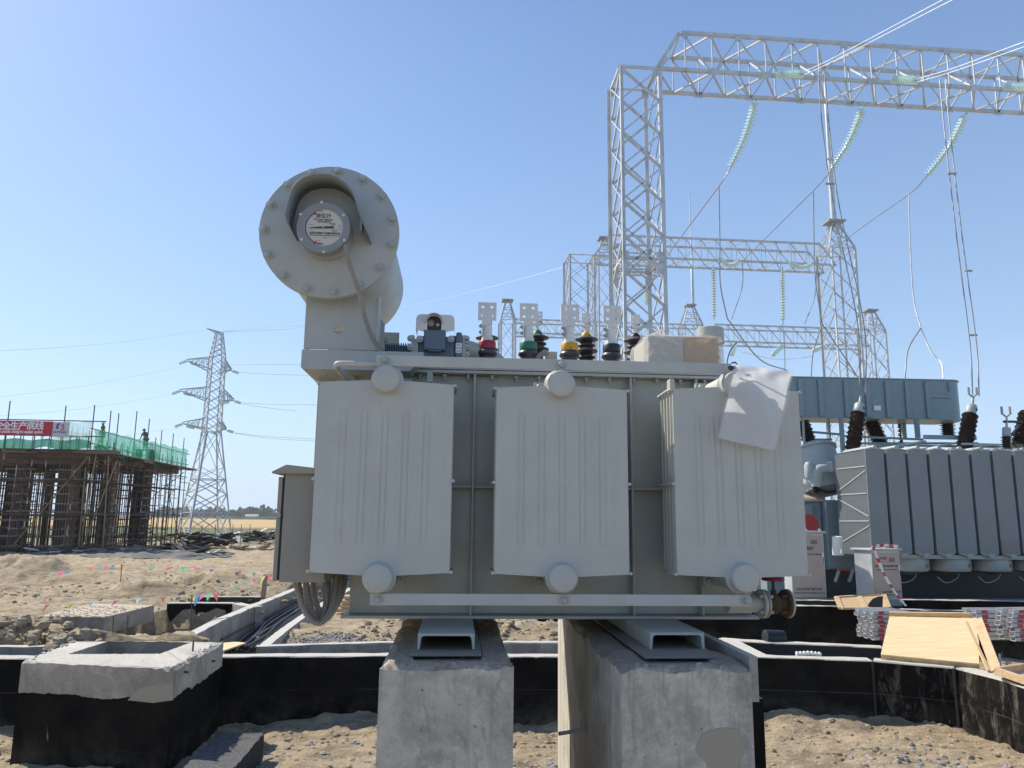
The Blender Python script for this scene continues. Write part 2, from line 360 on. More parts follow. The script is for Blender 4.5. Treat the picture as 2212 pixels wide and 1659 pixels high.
def soil(name, c1, c2, c3, bump=0.95, sc=1.0):
    m = mat(name, c1, 0.95); n = NB(m); v = n.world()
    a = n.noise(v, 0.55*sc, 6, 0.6, 0.3); b = n.noise(v, 5*sc, 8, 0.75); f = n.noise(v, 60*sc, 4, 0.7)
    c = n.mix(n.ramp(a, 0.38, 0.66), c1, c2); c = n.mix(n.math('MULTIPLY', n.ramp(b, 0.50, 0.64), 0.75), c, c3)
    dk = n.noise(v, 0.9*sc, 7, 0.72, 0.6); c = n.mix(n.math('MULTIPLY', n.ramp(dk, 0.54, 0.62), 0.55), c, c3)
    c = n.mix(0.55, c, n.ramp(f, 0.3, 0.7, (0.2, 0.2, 0.2), (0.78, 0.78, 0.78)), 'OVERLAY')
    st = n.noise(n.world((0.35, 2.6, 2.6)), 2.4*sc, 6, 0.7, 0.5); c = n.mix(n.math('MULTIPLY', n.ramp(st, 0.50, 0.62), 0.65), c, c3)
    st2 = n.noise(n.world((0.6, 3.0, 3.0)), 5*sc, 5, 0.7, 0.5); c = n.mix(n.math('MULTIPLY', n.ramp(st2, 0.60, 0.72), 0.4), c, tuple(min(1, k*1.3) for k in c2))
    peb = n.vor(v, 26*sc); c = n.mix(n.math('MULTIPLY', n.ramp(peb, 0.10, 0.22, (1, 1, 1), (0, 0, 0)), 0.35), c, c3)
    n.col(c); n.bump(n.math('ADD', n.math('ADD', b, st), n.math('MULTIPLY', f, 0.4)), bump, 0.05); return m
M['sand'] = soil('dry_loess_soil', (0.40, 0.31, 0.19), (0.50, 0.40, 0.265), (0.20, 0.15, 0.095))
M['pit'] = soil('excavated_soil', (0.39, 0.30, 0.185), (0.49, 0.39, 0.26), (0.19, 0.145, 0.09))
M['rock'] = soil('soil_clods', (0.40, 0.32, 0.215), (0.48, 0.395, 0.28), (0.25, 0.195, 0.135), 0.6, 3)
M['grav'] = soil('grey_gravel', (0.30, 0.29, 0.27), (0.40, 0.385, 0.355), (0.20, 0.19, 0.175), 0.5, 3)
# ================================================================ the near transformer
R0 = Pd(1217, 1250, 3.05)
plz = Pd(1217, 1336, 3.36).z            # underside of the tank's base plate
TF = Frame((R0.x, R0.y, plz), 3.9)
c1 = Crop(680, 430, 570/1455); c2 = Crop(1140, 820, 960/2212); c3 = Crop(900, 840, 500/2212)
c4 = Crop(740, 980, 760/1576); c5 = Crop(1380, 980, 920/1908); c6 = Crop(1780, 900, 500/2074); c8 = Crop(2080, 1620, 180/2133)
def tp(x, y, w): return TF.px(x, y, w)
T = thing('transformer', 'pale grey transformer with three ribbed radiators and a round oil tank, on two concrete plinths', 'transformer', TF)

def hexbolt(r=0.011, h=0.012, washer=1.6):
    m = MB()
    if washer: m.lathe([(r*washer, 0), (r*washer, -0.0025)], (0, 0, 0), (0, 1, 0), 16)
    m.lathe([(r*0.0+r, -0.0025), (r, -h*0.8), (r*0.86, -h)], (0, 0, 0), (0, 1, 0), 6); m.lathe([(r*0.55, -h), (r*0.5, -h-0.004)], (0, 0, 0), (0, 1, 0), 10)
    return m
BOLT = hexbolt().mesh('bolt', M['bolt']); BIGBOLT = hexbolt(0.016, 0.016).mesh('big_bolt', M['bolt'])
PBOLT = hexbolt(0.0115, 0.012, 1.7).mesh('painted_bolt', M['paint'])
DOWN = Matrix.Rotation(math.radians(-90), 4, 'X')   # head pointing down? (-y -> -z)
def bolt(parent, p, me=None, s=1.0, R=None, name='bolt'):
    Mx = Matrix.Translation(Vector(p))
    if R is not None: Mx = Mx @ R
    return link(name, me or BOLT, parent, Mx @ Matrix.Scale(s, 4))

# ---- tank
WT = 0.36
tb = tp(753, 1330, WT); te = tp(1625, 1328, WT); ttop = tp(1213, 806, WT-0.05).z
tank = MB(); tank.box((tb.x, WT, 0.012), (te.x, WT+0.72, ttop-0.012))
tank.build('tank', M['tank'], T, bev=0.004)
bp0 = tp(735, 1336, WT-0.075).x; bp1 = tp(1641, 1333, WT-0.075).x
MB().box((bp0, WT-0.075, 0), (bp1, WT+0.80, 0.012)).build('base_plate', M['paint'], T, bev=0.002)
fl = MB(); fl.box((tb.x-0.07, WT-0.055, ttop-0.012), (te.x-0.03, WT+0.78, ttop+0.002)); fl.build('tank_rim', M['tank'], T, bev=0.002)
MB().box((tb.x-0.07, WT-0.055, ttop+0.005), (te.x-0.03, WT+0.78, ttop+0.02)).build('tank_cover', M['paint'], T, bev=0.002)
for X in (1021, 1364, 1508):
    u = tp(X, 1060, WT-0.03).x; MB().box((u-0.005, WT-0.055, 0.012), (u+0.005, WT, ttop-0.014)).build('stiffener', M['tank'], T, bev=0.0015)
us = [tb.x]+[tp(X, 1060, WT-0.03).x for X in (1021, 1364, 1508)]+[te.x]
zr = tp(1200, 1054, WT-0.03).z
for a, b in zip(us, us[1:]): MB().box((a+0.007, WT-0.050, zr-0.005), (b-0.007, WT, zr+0.005)).build('stiffener', M['tank'], T, bev=0.0015)
nutd = MB(); nutd.lathe([(0.0105, 0), (0.0105, -0.013)], (0, 0, 0), (0, 0, 1), 6); nutd.lathe([(0.005, -0.013), (0.005, -0.024)], (0, 0, 0), (0, 0, 1), 8)
NUT = nutd.mesh('cover_nut', M['bolt'])
for X in (706, 740, 775, 800, 907, 960.6, 1012, 1064, 1116, 1165, 1216, 1267, 1317, 1369, 1419, 1470, 1522, 1560):
    q = tp(X, 811, WT-0.03); link('cover_nut', NUT, T, Matrix.Translation((q.x, WT-0.028, ttop-0.013)))

# ---- radiators
def radiator(cx, xl, xr, ytl, ytc, ytr, ybl, ybc, ybr, idx):
    """px: centre x at pipe, left/right edges at mid height"""
    w0 = 0.0
    L = tp(xl, 1040, w0).x; Rr = tp(xr, 1040, w0).x; C = (L+Rr)/2; H = (Rr-L)/2
    zt = (tp(xl, ytl, w0).z+tp(xr, ytr, w0).z)/2; ztc = tp((xl+xr)/2, ytc, w0).z
    zb = (tp(xl, ybl, w0).z+tp(xr, ybr, w0).z)/2; zbc = tp((xl+xr)/2, ybc, w0).z
    pipet = tp(cx[0], cx[1], -0.05); pipeb = tp(cx[2], cx[3], -0.05)
    r_ = thing('radiator', None, None); r_.parent = T; del_cat(r_)
    def outline(u):
        t = abs(u)/H; return zb+(zbc-zb)*(1-t), zt+(ztc-zt)*(1-t)
    # front panel: embossed
    us_ = []; n = 150
    for i in range(n+1): us_.append(-H+2*H*i/n)
    g = [(-2+k)*(2*H*0.1535) for k in range(5)]
    zlo, zhi = zb+0.115, zt-0.115
    def emb(u, z):
        d = 0.0
        e = min(1, max(0, (H-abs(u))/0.012))
        for gu in g:
            dz = max(0, z-zhi, zlo-z); q = math.hypot(u-gu, dz)/0.0115
            if q < 1.6: d += -0.0034*max(0, 1-abs(q-1)/0.38)+0.0015*max(0, 1-q/0.8)
        if zlo-0.01 < z < zhi+0.01 and abs(u) < H*0.9:
            f = min(1, (z-zlo+0.01)/0.05, (zhi+0.01-z)/0.05); d += 0.0009*f*math.cos(u*2*math.pi/0.0205)
        # shallow margin step
        mu = (H-0.035-abs(u)); 
        if mu > 0: d += 0.0015*min(1, mu/0.01)
        bz = (z-zbc-0.065*1.0)
        d += 0.0030*max(0, 1-abs(bz)/0.010)*(1 if abs(u) < H*0.93 else 0)
        return -d
    rows = []; nz = 26
    for j in range(nz+1):
        s = j/nz
        row = []
        for u in us_:
            a, b = outline(u)
            # cluster rows near groove ends
            zz = [a, a+0.02, zlo-0.045, zlo-0.03, zlo-0.0225, zlo-0.018, zlo-0.0125, zlo-0.006, zlo, zlo+0.012, zlo+0.03, zlo+0.06]
            zz += [zlo+0.06+(zhi-zlo-0.12)*k/5 for k in range(1, 5)]
            zz += [zhi-0.06, zhi-0.03, zhi-0.012, zhi, zhi+0.006, zhi+0.0125, zhi+0.018, zhi+0.0225, zhi+0.03, b-0.02, b]
            z = zz[min(j, len(zz)-1)]; row.append((C+u, w0+emb(u, z), z))
        rows.append(row)
    mb = MB(); mb.grid(rows)
    # return edges so that the sheet has thickness
    edge = [rows[0][i] for i in range(len(us_))]+[rows[j][-1] for j in range(1, len(rows))]+[rows[-1][i] for i in range(len(us_)-2, -1, -1)]+[rows[j][0] for j in range(len(rows)-2, 0, -1)]
    k = len(edge); mb.add(edge+[(p[0], 0.011, p[2]) for p in edge], [(i, i+k, (i+1) % k+k, (i+1) % k) for i in range(k)])
    mb.build('front_panel', M['rad'], r_, smooth=60)
    prof = [(-H, zb), (0, zbc), (H, zb), (H, zt), (0, ztc), (-H, zt)]
    for i in range(1, 5):
        wq = 0.046*i
        pm = MB(); pm.prism([(C+u, wq, z) for u, z in prof], (0, 0.010, 0))
        pm.build('fin_panel', M['rad'], r_, bev=0.003)
    # lips at corners and spacer lugs half way
    for sx in (-1, 1):
        for z_, dz in ((zt-0.003, 0.006), (zb+0.003, -0.006), (zt-(zt-zb)*0.52, 0)):
            lp = MB(); lp.tube([(C+sx*(H+0.006), -0.004, z_), (C+sx*(H+0.010), 0.05, z_+0.001), (C+sx*(H+0.006), 0.20, z_)], 0.0065, 8)
            lp.build('edge_lug', M['rad'], r_)
        vt = MB(); vt.box((C+sx*H-0.003, 0.0115, zb+0.01), (C+sx*H+0.003, 0.0145, zt-0.01)); vt.build('edge_seam', M['rad'], r_)
    for q, nm in ((pipet, 'upper_header_pipe'), (pipeb, 'lower_header_pipe')):
        p = MB(); rr = 0.0545
        p.lathe([(0.001, -0.052), (rr-0.008, -0.052), (rr-0.002, -0.049), (rr, -0.042), (rr, 0.235)], (q.x, 0, q.z), (0, 1, 0), 48)
        p.lathe([(rr, -0.012), (rr+0.004, -0.006), (rr+0.010, 0.001)], (q.x, 0, q.z), (0, 1, 0), 40, cap=False)
        p.lathe([(rr, 0.23), (rr, WT)], (q.x, 0, q.z), (0, 1, 0), 32)
        p.build(nm, M['rad'], r_, smooth=50)
        f = MB(); f.box((q.x-0.082, 0.225, q.z-0.05), (q.x+0.082, 0.243, q.z+0.05)); f.box((q.x-0.076, 0.249, q.z-0.048), (q.x+0.076, 0.268, q.z+0.048))
        f.build('pipe_flange', M['paint'], r_, bev=0.003)
        for sx in (-1, 1):
            for sz in (-1, 1): bolt(r_, (q.x+sx*0.062, 0.224, q.z+sz*0.030), BIGBOLT, 0.8, name='flange_bolt')
    return C, H, zt, pipet, pipeb
def del_cat(o):
    for k in ('category', 'label'):
        if k in o.keys(): del o[k]
RA = radiator((834, 817, 816, 1250), 679, 975, 827, 819.5, 829, 1238, 1245.5, 1236, 0)
RB = radiator((1213, 828, 1217, 1250), 1070.5, 1356.5, 839, 832, 841, 1240.5, 1248, 1240, 1)
RC = radiator((1591, 830, 1612, 1250), 1458, 1735, 840, 835, 846, 1243, 1248.5, 1243, 2)
# lifting lugs beside the left and right radiators
for X, Y0, Y1 in ((928, 803, 826), (1452, 818, 845)):
    a = tp(X-5, Y0, 0.12); b = tp(X+6, Y1, 0.12)
    MB().prism([(a.x, 0.12, b.z), (b.x, 0.12, b.z), (b.x, 0.12, a.z-0.006), (b.x-0.006, 0.12, a.z), (a.x, 0.12, a.z)], (0, 0.05, 0)).build('lifting_lug', M['rad'], T, bev=0.002)

# ---- tie rails across the radiators
a = tp(813.5, 767, -0.01); b = tp(1580, 798, -0.01)
zt_, zb_ = (tp(813.5, 767.5, -.01).z+tp(1580, 785, -.01).z)/2, (tp(813.5, 790.5, -.01).z+tp(1580, 808, -.01).z)/2
MB().box((a.x, -0.012, zb_), (b.x, -0.004, zt_)).build('upper_tie_rail', M['rad'], T, bev=0.0012)
zc = (zt_+zb_)/2
for X in (831, 1212.5):
    q = tp(X, 780, -0.014); bolt(T, (q.x, -0.012, zc), PBOLT, 1.15)
    MB().lathe([(0.0195, -0.0135), (0.0195, -0.0122)], (q.x+0.004, 0, zc), (0, 1, 0), 24).build('slot_washer', M['galvd'], T)
a2 = tp(800, 1281, -0.01); b2 = tp(1620, 1311, -0.01); z1_ = (tp(800, 1281, -.01).z+tp(1620, 1286, -.01).z)/2; z0_ = (tp(800, 1306, -.01).z+tp(1620, 1311, -.01).z)/2
MB().box((a2.x, -0.012, z0_), (b2.x, -0.004, z1_)).build('lower_tie_rail', M['rad'], T, bev=0.0012)
for X in (816.5, 1219, 1612):
    q = tp(X, 1293, -0.014); bolt(T, (q.x, -0.012, (z0_+z1_)/2), PBOLT, 1.15)
    MB().lathe([(0.0195, -0.0135), (0.0195, -0.0122)], (q.x-0.003, 0, (z0_+z1_)/2), (0, 1, 0), 24).build('slot_washer', M['galvd'], T)
for q in (RA, RB, RC):
    for pz, dz in ((q[3], 1), (q[4], -1)):
        MB().box((pz.x-0.02, 0.0, pz.z+dz*0.045), (pz.x+0.02, 0.008, pz.z+dz*0.085)).build('rail_bracket', M['rad'], T)
# bent pipe handle at the left of the rail
hp = [tp(*c3(700, 815), 0.01), tp(*c3(450, 812), 0.01), tp(*c3(250, 808), 0.01), tp(*c3(205, 825), 0.03), tp(*c3(230, 880), 0.09), tp(*c3(360, 1020), 0.20), tp(*c3(420, 1090), 0.25)]
MB().tube(curve_pts(hp, 8), 0.0115, 12).build('vent_pipe', M['rad'], T)
# dark post and terminal strip below the bracket
q0 = tp(689, 797, 0.42); q1 = tp(724, 830, 0.42)
MB().box((q0.x, 0.42, 0.35), (q1.x+0.03, 0.80, q0.z)).build('bracket_post', M['tank'], T, bev=0.002)
q2 = tp(727, 800, 0.34); q3 = tp(812, 830, 0.34)
MB().box((q2.x, 0.35, q3.z-0.02), (q3.x, 0.42, q2.z)).build('valve_box', M['paint'], T, bev=0.002)
for X, Y in ((790, 915), (350, 920), (395, 960), (415, 990)): bolt(T, tp(*c3(X, Y), 0.335), BOLT, 0.9)
q = tp(*c3(115, 905), 0.41); bolt(T, q, BOLT, 1.1)

# ---- conservator bracket
WB = 0.20
a = tp(651.7, 754, WB); b = tp(915, 797, WB); ext = tp(915, 760, WB)
MB().prism([(a.x, WB, a.z), (ext.x, WB, a.z), (ext.x, WB, a.z-0.030), (b.x-0.06, WB, a.z-0.085), (a.x+0.008, WB, a.z-0.085), (a.x, WB, a.z-0.078)], (0, 0.62, 0)).build('bracket_beam', M['paint'], T, bev=0.002)
s0 = tp(654.6, 753, WB); s1 = tp(812.7, 753, WB); stz = tp(730, 640, WB).z; hol = tp(730.5, 711.8, WB)
def plate_hole(parent, name, mt, u0, u1, z0, z1, w0, th, hc, hr, n=28):
    mb = MB()
    rect = []
    for k in range(n):
        t = 2*math.pi*k/n; c, s_ = math.cos(t), math.sin(t); q = 1e9
        if c > 1e-6: q = min(q, (u1-hc[0])/c)
        if c < -1e-6: q = min(q, (u0-hc[0])/c)
        if s_ > 1e-6: q = min(q, (z1-hc[1])/s_)
        if s_ < -1e-6: q = min(q, (z0-hc[1])/s_)
        rect.append((hc[0]+c*q, hc[1]+s_*q))
    for cu, cz in ((u0, z0), (u1, z0), (u1, z1), (u0, z1)):
        k = min(range(n), key=lambda i: (rect[i][0]-cu)**2+(rect[i][1]-cz)**2); rect[k] = (cu, cz)
    hole = [(hc[0]+hr*math.cos(2*math.pi*k/n), hc[1]+hr*math.sin(2*math.pi*k/n)) for k in range(n)]
    vs = [(p[0], w0, p[1]) for p in rect]+[(p[0], w0, p[1]) for p in hole]+[(p[0], w0+th, p[1]) for p in rect]+[(p[0], w0+th, p[1]) for p in hole]
    fs = []
    for k in range(n):
        j = (k+1) % n
        fs += [(k, j, n+j, n+k), (2*n+j, 2*n+k, 3*n+k, 3*n+j), (n+k, n+j, 3*n+j, 3*n+k), (j, k, 2*n+k, 2*n+j)]
    mb.add(vs, fs); return mb.build(name, mt, parent, smooth=0)
plate_hole(T, 'stand_plate', M['paint'], s0.x, s1.x, s0.z+0.003, stz, WB+0.01, 0.008, (hol.x, hol.z), 0.0185)
MB().box((s1.x-0.004, WB+0.005, s0.z+0.003), (s1.x+0.004, WB+0.10, stz+0.02)).build('stand_flange', M['paint'], T, bev=0.001)
MB().box((s0.x-0.002, WB+0.018, s0.z+0.003), (s0.x+0.006, WB+0.10, stz)).build('stand_flange', M['paint'], T, bev=0.001)
g0 = tp(831, 700, WB+0.14); g1 = tp(812, 752, WB+0.14)
MB().prism([(g1.x-0.02, WB+0.14, g1.z), (g0.x, WB+0.14, g1.z), (g0.x, WB+0.14, g0.z), (g0.x-0.012, WB+0.14, g0.z+0.02), (g1.x-0.02, WB+0.14, g0.z+0.03)], (0, 0.01, 0)).build('gusset', M['paint'], T)
plate_hole(T, 'stand_plate', M['paint'], s0.x+0.01, s1.x+0.05, s0.z+0.003, stz-0.02, WB+0.55, 0.008, (hol.x, hol.z), 0.0185)

# ---- conservator drum
WD = 0.10
dc = tp(711.5, 499.5, WD); dr = (tp(863, 500, WD).x-tp(560, 500, WD).x)/2
K = thing('oil_conservator', None, None); K.parent = T; del_cat(K)
MB().lathe([(dr*0.87, 0.012), (dr*0.87, 0.82), (dr*0.85, 0.85), (dr*0.6, 0.86), (0.01, 0.87)], (dc.x, WD, dc.z), (0, 1, 0), 96).build('drum', M['paint'], K)
MB().lathe([(0.001, 0), (dr-0.003, 0), (dr, 0.002), (dr, 0.014)], (dc.x, WD, dc.z), (0, 1, 0), 96).build('end_plate', M['paint'], K)
MB().lathe([(dr, 0.016), (dr, 0.028)], (dc.x, WD, dc.z), (0, 1, 0), 96).build('end_flange', M['paint'], K)
BB = hexbolt(0.0115, 0.013, 1.55).mesh('end_bolt', M['paint'])
for k in range(15):
    t = math.radians(-7+k*24+0.0) + math.radians(92); r_ = dr*0.925
    bolt(K, (dc.x+r_*math.cos(t), WD, dc.z+r_*math.sin(t)), BB, 1.25, name='end_bolt')
# gauge
WG = -0.005; gc = tp(*c1(585, 533), WG)
g = MB(); g.lathe([(0.108, 0.0), (0.108, 0.045), (0.095, 0.05)], (gc.x, WG+0.055, gc.z), (0, 1, 0), 64); g.build('gauge_base', M['paint'], K)
gr = (tp(*c1(779, 533), WG).x-tp(*c1(388, 533), WG).x)/2; di = gr*0.755
GM = mat('gauge_housing', (0.25, 0.265, 0.26), 0.45)
g = MB(); g.lathe([(di, 0.010), (di, 0.0), (gr-0.003, 0.0), (gr, 0.003), (gr, 0.05), (gr*0.9, 0.06)], (gc.x, WG, gc.z), (0, 1, 0), 72, cap=False); g.build('gauge_housing', GM, K, smooth=30)
MB().lathe([(0.0005, 0), (di+0.001, 0)], (gc.x, WG+0.007, gc.z), (0, 1, 0), 64, cap=False).build('dial_face', M['dial'], K)
MB().lathe([(di, 0.0), (di-0.004, 0.004)], (gc.x, WG+0.001, gc.z), (0, 1, 0), 64, cap=False).build('dial_rim', mat('dial_rim', (0.30, 0.34, 0.38), 0.4), K)
GS = MB().lathe([(0.0052, 0), (0.0052, -0.002), (0.0018, -0.002), (0.0018, -0.0005)], (0, 0, 0), (0, 1, 0), 14, cap=False).mesh('gauge_screw', M['white'])
for X, Y in ((574, 355), (422, 441), (731, 447), (429, 621), (736, 627), (587, 711)): link('gauge_screw', GS, K, Matrix.Translation(tp(*c1(X, Y), WG-0.0005)))
c9 = Crop(840, 560, 160/1770)
WX = WG+0.0055
def flat(parent, name, mt, pts, w):
    mb = MB(); mb.add([tuple(tp(*c9(X, Y), w)) for X, Y in pts], [tuple(range(len(pts)))]); return mb.build(name, mt, parent, smooth=0)
arc = MB(); o_, i_ = [], []
for k in range(25):
    t = math.radians(118+k*(126)/24); o_.append((gc.x+0.91*di*math.cos(t), WX, gc.z+0.91*di*math.sin(t))); i_.append((gc.x+0.86*di*math.cos(t), WX, gc.z+0.86*di*math.sin(t)))
arc.grid([o_, i_]); arc.build('scale_arc', M['inkblue'], K, smooth=0)
tk = MB()
for k in range(1, 14):
    t = math.radians(118+k*126/14); d = Vector((math.cos(t), 0, math.sin(t))); n_ = Vector((-math.sin(t), 0, math.cos(t)))*0.0006; c = Vector((gc.x, WX, gc.z))
    r0_, r1_ = 0.86*di, (0.81 if k % 2 else 0.78)*di; tk.add([c+d*r0_-n_, c+d*r1_-n_, c+d*r1_+n_, c+d*r0_+n_], [(0, 1, 2, 3)])
tk.build('scale_ticks', M['inkblue'], K, smooth=0)
flat(K, 'maximum_mark', M['inkred'], [(430, 375), (490, 345), (552, 460), (510, 490), (475, 420), (440, 400)], WX-0.0004)
flat(K, 'minimum_mark', M['inkred'], [(445, 1370), (520, 1418), (570, 1325), (515, 1298), (480, 1345)], WX-0.0004)
flat(K, 'pointer', M['ink'], [(272, 880), (600, 858), (735, 850), (805, 850), (980, 850), (1090, 838), (1090, 908), (980, 904), (805, 905), (735, 905), (600, 900), (272, 884)], WX-0.0025)
MB().lathe([(0.005, 0), (0.004, -0.003)], (gc.x, WX-0.002, gc.z), (0, 1, 0), 16).build('pointer_hub', M['bolt'], K)
_fc = {}
def text(s, size, mt, parent, loc, R=None, name='lettering', align_x='CENTER', bold=0.0, squash=1.0, width=None):
    cu = bpy.data.curves.new('t', 'FONT'); cu.body = s; cu.size = size; cu.align_x = align_x; cu.align_y = 'CENTER'; cu.offset = bold; cu.resolution_u = 3
    o = bpy.data.objects.new('t', cu); COL.objects.link(o); bpy.context.view_layer.update()
    me = bpy.data.meshes.new_from_object(o.evaluated_get(bpy.context.evaluated_depsgraph_get())); bpy.data.objects.remove(o)
    me.materials.clear(); me.materials.append(mt)
    if width: xs = [v.co.x for v in me.vertices]; squash = width/(max(xs)-min(xs))
    X = Matrix.Translation(Vector(loc)) @ (R or Matrix.Identity(4)) @ Matrix.Rotation(math.pi/2, 4, 'X') @ Matrix.Diagonal((squash, 1, 1, 1))
    o = link(name, me, parent, X); return o
for s_, X, Y, sz, mt in (('MAX', 640, 355, 0.0135, 'inkred'), ('MIN', 665, 1388, 0.0135, 'inkred'), ('油位计', 770, 520, 0.0215, 'ink'), ('Oil Level Indicator', 765, 632, 0.0105, 'ink'),
                        ('YZF3-200TH', 780, 706, 0.0105, 'ink'), ('沈阳天通电气设备有限公司', 815, 1064, 0.0105, 'ink'), ('Shenyang Tiantong Electrical Equipment Co.,Ltd.', 815, 1128, 0.0062, 'ink'), ('No', 800, 1200, 0.006, 'ink')):
    text(s_, sz, M[mt], K, tp(*c9(X, Y), WX-0.0003), bold=0.0002)
for X, Y, sz, s_ in ((1275, 820, 0.005, '+40°C'), (1280, 885, 0.005, '+20°C'), (1285, 948, 0.005, '-30°C'), (1115, 975, 0.007, '油位线'), (1110, 1010, 0.0035, 'Oil level diagram'), (1050, 765, 0.006, '额定电压'), (1060, 795, 0.0045, 'Rated 220V'), (410, 795, 0.005, '+40°C'), (415, 930, 0.005, '+20°C'), (650, 1285, 0.005, '-30°C')):
    text(s_, sz, M['ink'], K, tp(*c9(X, Y), WX-0.0003))
dots = MB()
for X, Y in ((318, 800), (318, 936), (560, 1282)):
    p = tp(*c9(X, Y), WX-0.0003); dots.lathe([(0.0001, 0), (0.0016, 0.0001)], p, (0, 1, 0), 10, cap=False)
dots.build('scale_dots', M['inkred'], K, smooth=0)
fr_ = MB(); A_, B_ = tp(*c9(850, 1178), WX-.0003), tp(*c9(1145, 1235), WX-.0003)
for (x0, z0, x1, z1) in ((A_.x, A_.z, B_.x, A_.z-.0004), (A_.x, B_.z, B_.x, B_.z+.0004), (A_.x, A_.z, A_.x+.0004, B_.z), (B_.x-.0004, A_.z, B_.x, B_.z)): fr_.add([(x0, A_.y, z0), (x1, A_.y, z0), (x1, A_.y, z1), (x0, A_.y, z1)], [(0, 1, 2, 3)])
fr_.build('number_frame', M['ink'], K, smooth=0)
# rain hood over the gauge
hp_ = [(352, 547), (330, 510), (309, 440), (318, 400), (345, 300), (368, 240), (400, 205), (450, 172), (510, 155), (570, 150), (630, 155), (690, 178), (745, 215), (790, 265), (812, 330), (840, 420), (870, 500), (905, 575)]
fr0 = [tp(*c1(X, Y), -0.035) for X, Y in hp_]
rows = [[(p.x, -0.035, p.z) for p in fr0], [(p.x, WD, p.z) for p in fr0]]
h = MB(); h.grid(rows); ho = h.build('rain_hood', GM, K, smooth=50); so_ = ho.modifiers.new('thick', 'SOLIDIFY'); so_.thickness = 0.003; so_.offset = 0
for X, Y in ((865, 520), (345, 460)):
    q = tp(*c1(X, Y), 0.02); MB().box((q.x-0.006, 0.0, q.z-0.03), (q.x+0.002, 0.06, q.z+0.03)).build('hood_clip', GM, K, bev=0.001)
ho_ = MB(); conduit(ho_, [tp(*c1(X, Y), w_) for X, Y, w_ in ((742, 640, 0.03), (750, 700, -0.01), (770, 790, -0.02), (800, 880, -0.02), (835, 980, 0.0), (862, 1080, 0.05), (885, 1190, 0.1), (925, 1300, 0.13), (975, 1392, 0.17))], 0.0095, 0.0075, 10, 0.13)
ho_.build('flexible_conduit', M['hose'], T)

# ---- gas relay, bellows, junction blocks on the cover
zc3 = lambda X, Y, w_: tp(*c3(X, Y), w_)
WR = 0.42
be = MB(); a = zc3(812, 590, WR); b = zc3(1135, 600, WR); nfold = 11; prof = []; Lb = b.x-a.x
for k in range(nfold):
    for s_, r_ in ((0.0, 0.034), (0.25, 0.047), (0.55, 0.047), (0.8, 0.034)): prof.append((r_, Lb*(k+s_)/nfold))
be.lathe(prof, (a.x, WR+0.05, a.z-0.02), (1, 0, 0), 28); be.build('bellows', M['bluelid'], T, smooth=60)
def bx(name, X0, Y0, X1, Y1, w0, w1, mt, bev=0.002, parent=None):
    p = zc3(X0, Y0, w0); q = zc3(X1, Y1, w0)
    return MB().box((p.x, w0, q.z), (q.x, w1, p.z)).build(name, mt, parent or T, bev=bev)
bx('bellows_flange', 762, 480, 803, 670, WR-0.01, WR+0.11, M['paint']); bx('bellows_flange', 1140, 450, 1166, 690, WR-0.02, WR+0.12, M['paint']); bx('bellows_flange', 1172, 500, 1215, 700, WR-0.02, WR+0.12, M['paint'])
for X, Y in ((1128, 495), (1128, 600), (815, 520), (1240, 500), (1630, 500)): bolt(T, zc3(X, Y, WR-0.03), BOLT, 0.9)
bx('relay_body', 1205, 460, 1665, 730, WR+0.0, WR+0.13, M['blue'], 0.004)
bx('relay_lid', 1293, 380, 1560, 640, WR-0.035, WR+0.0, M['bluelid'], 0.006)
bx('lid_hinge', 1350, 636, 1510, 655, WR-0.03, WR-0.01, M['bluelid'], 0.001)
# hooded cover with arched opening
p0 = zc3(1198, 190, WR-0.03); p1 = zc3(1670, 430, WR-0.03); uc = zc3(1420, 300, WR-0.03); half = (zc3(1512, 300, WR-.03).x-zc3(1330, 300, WR-.03).x)/2
hm = MB(); ap = [(uc.x-half, p1.z), (uc.x-half, uc.z)]+[(uc.x-half*math.cos(t), uc.z+half*math.sin(t)) for t in np.linspace(0.15, math.pi-0.15, 12)]+[(uc.x+half, uc.z), (uc.x+half, p1.z)]
out_ = [(p0.x, p1.z+0.012), (p0.x, p0.z-0.02), (p0.x+0.006, p0.z-0.006), (p0.x+0.02, p0.z), (p1.x-0.02, p0.z), (p1.x-0.006, p0.z-0.006), (p1.x, p0.z-0.02), (p1.x, p1.z+0.012)]
nn = 16
def resample(P, n):
    L = [0]
    for a_, b_ in zip(P, P[1:]): L.append(L[-1]+math.dist(a_, b_))
    o = []
    for i in range(n+1):
        t = L[-1]*i/n; j = max(k for k in range(len(L)) if L[k] <= t+1e-9); j = min(j, len(P)-2)
        s = (t-L[j])/max(1e-9, L[j+1]-L[j]); o.append((P[j][0]+(P[j+1][0]-P[j][0])*s, P[j][1]+(P[j+1][1]-P[j][1])*s))
    return o
A1 = resample(ap, 40); O1 = resample(out_, 40)
hm.grid([[(p[0], WR-0.03, p[1]) for p in A1], [(p[0], WR-0.03, p[1]) for p in O1], [(p[0], WR+0.12, p[1]) for p in O1]])
hm.build('relay_hood', M['tin'], T, smooth=30)
eb = MB(); E1 = [(uc.x-half*1.25*math.cos(t), uc.z+half*1.25*math.sin(t)) for t in np.linspace(-0.05, math.pi+0.05, 24)]
eb.grid([[(p[0], WR-0.055, p[1]) for p in E1], [(p[0], WR-0.029, p[1]) for p in E1]]); e_ = eb.build('hood_eyebrow', M['tin'], T); q_ = e_.modifiers.new('thick', 'SOLIDIFY'); q_.thickness = 0.003
bx('relay_recess', 1335, 215, 1512, 380, WR+0.01, WR+0.04, mat('relay_recess', (0.10, 0.085, 0.075), 0.6), 0)
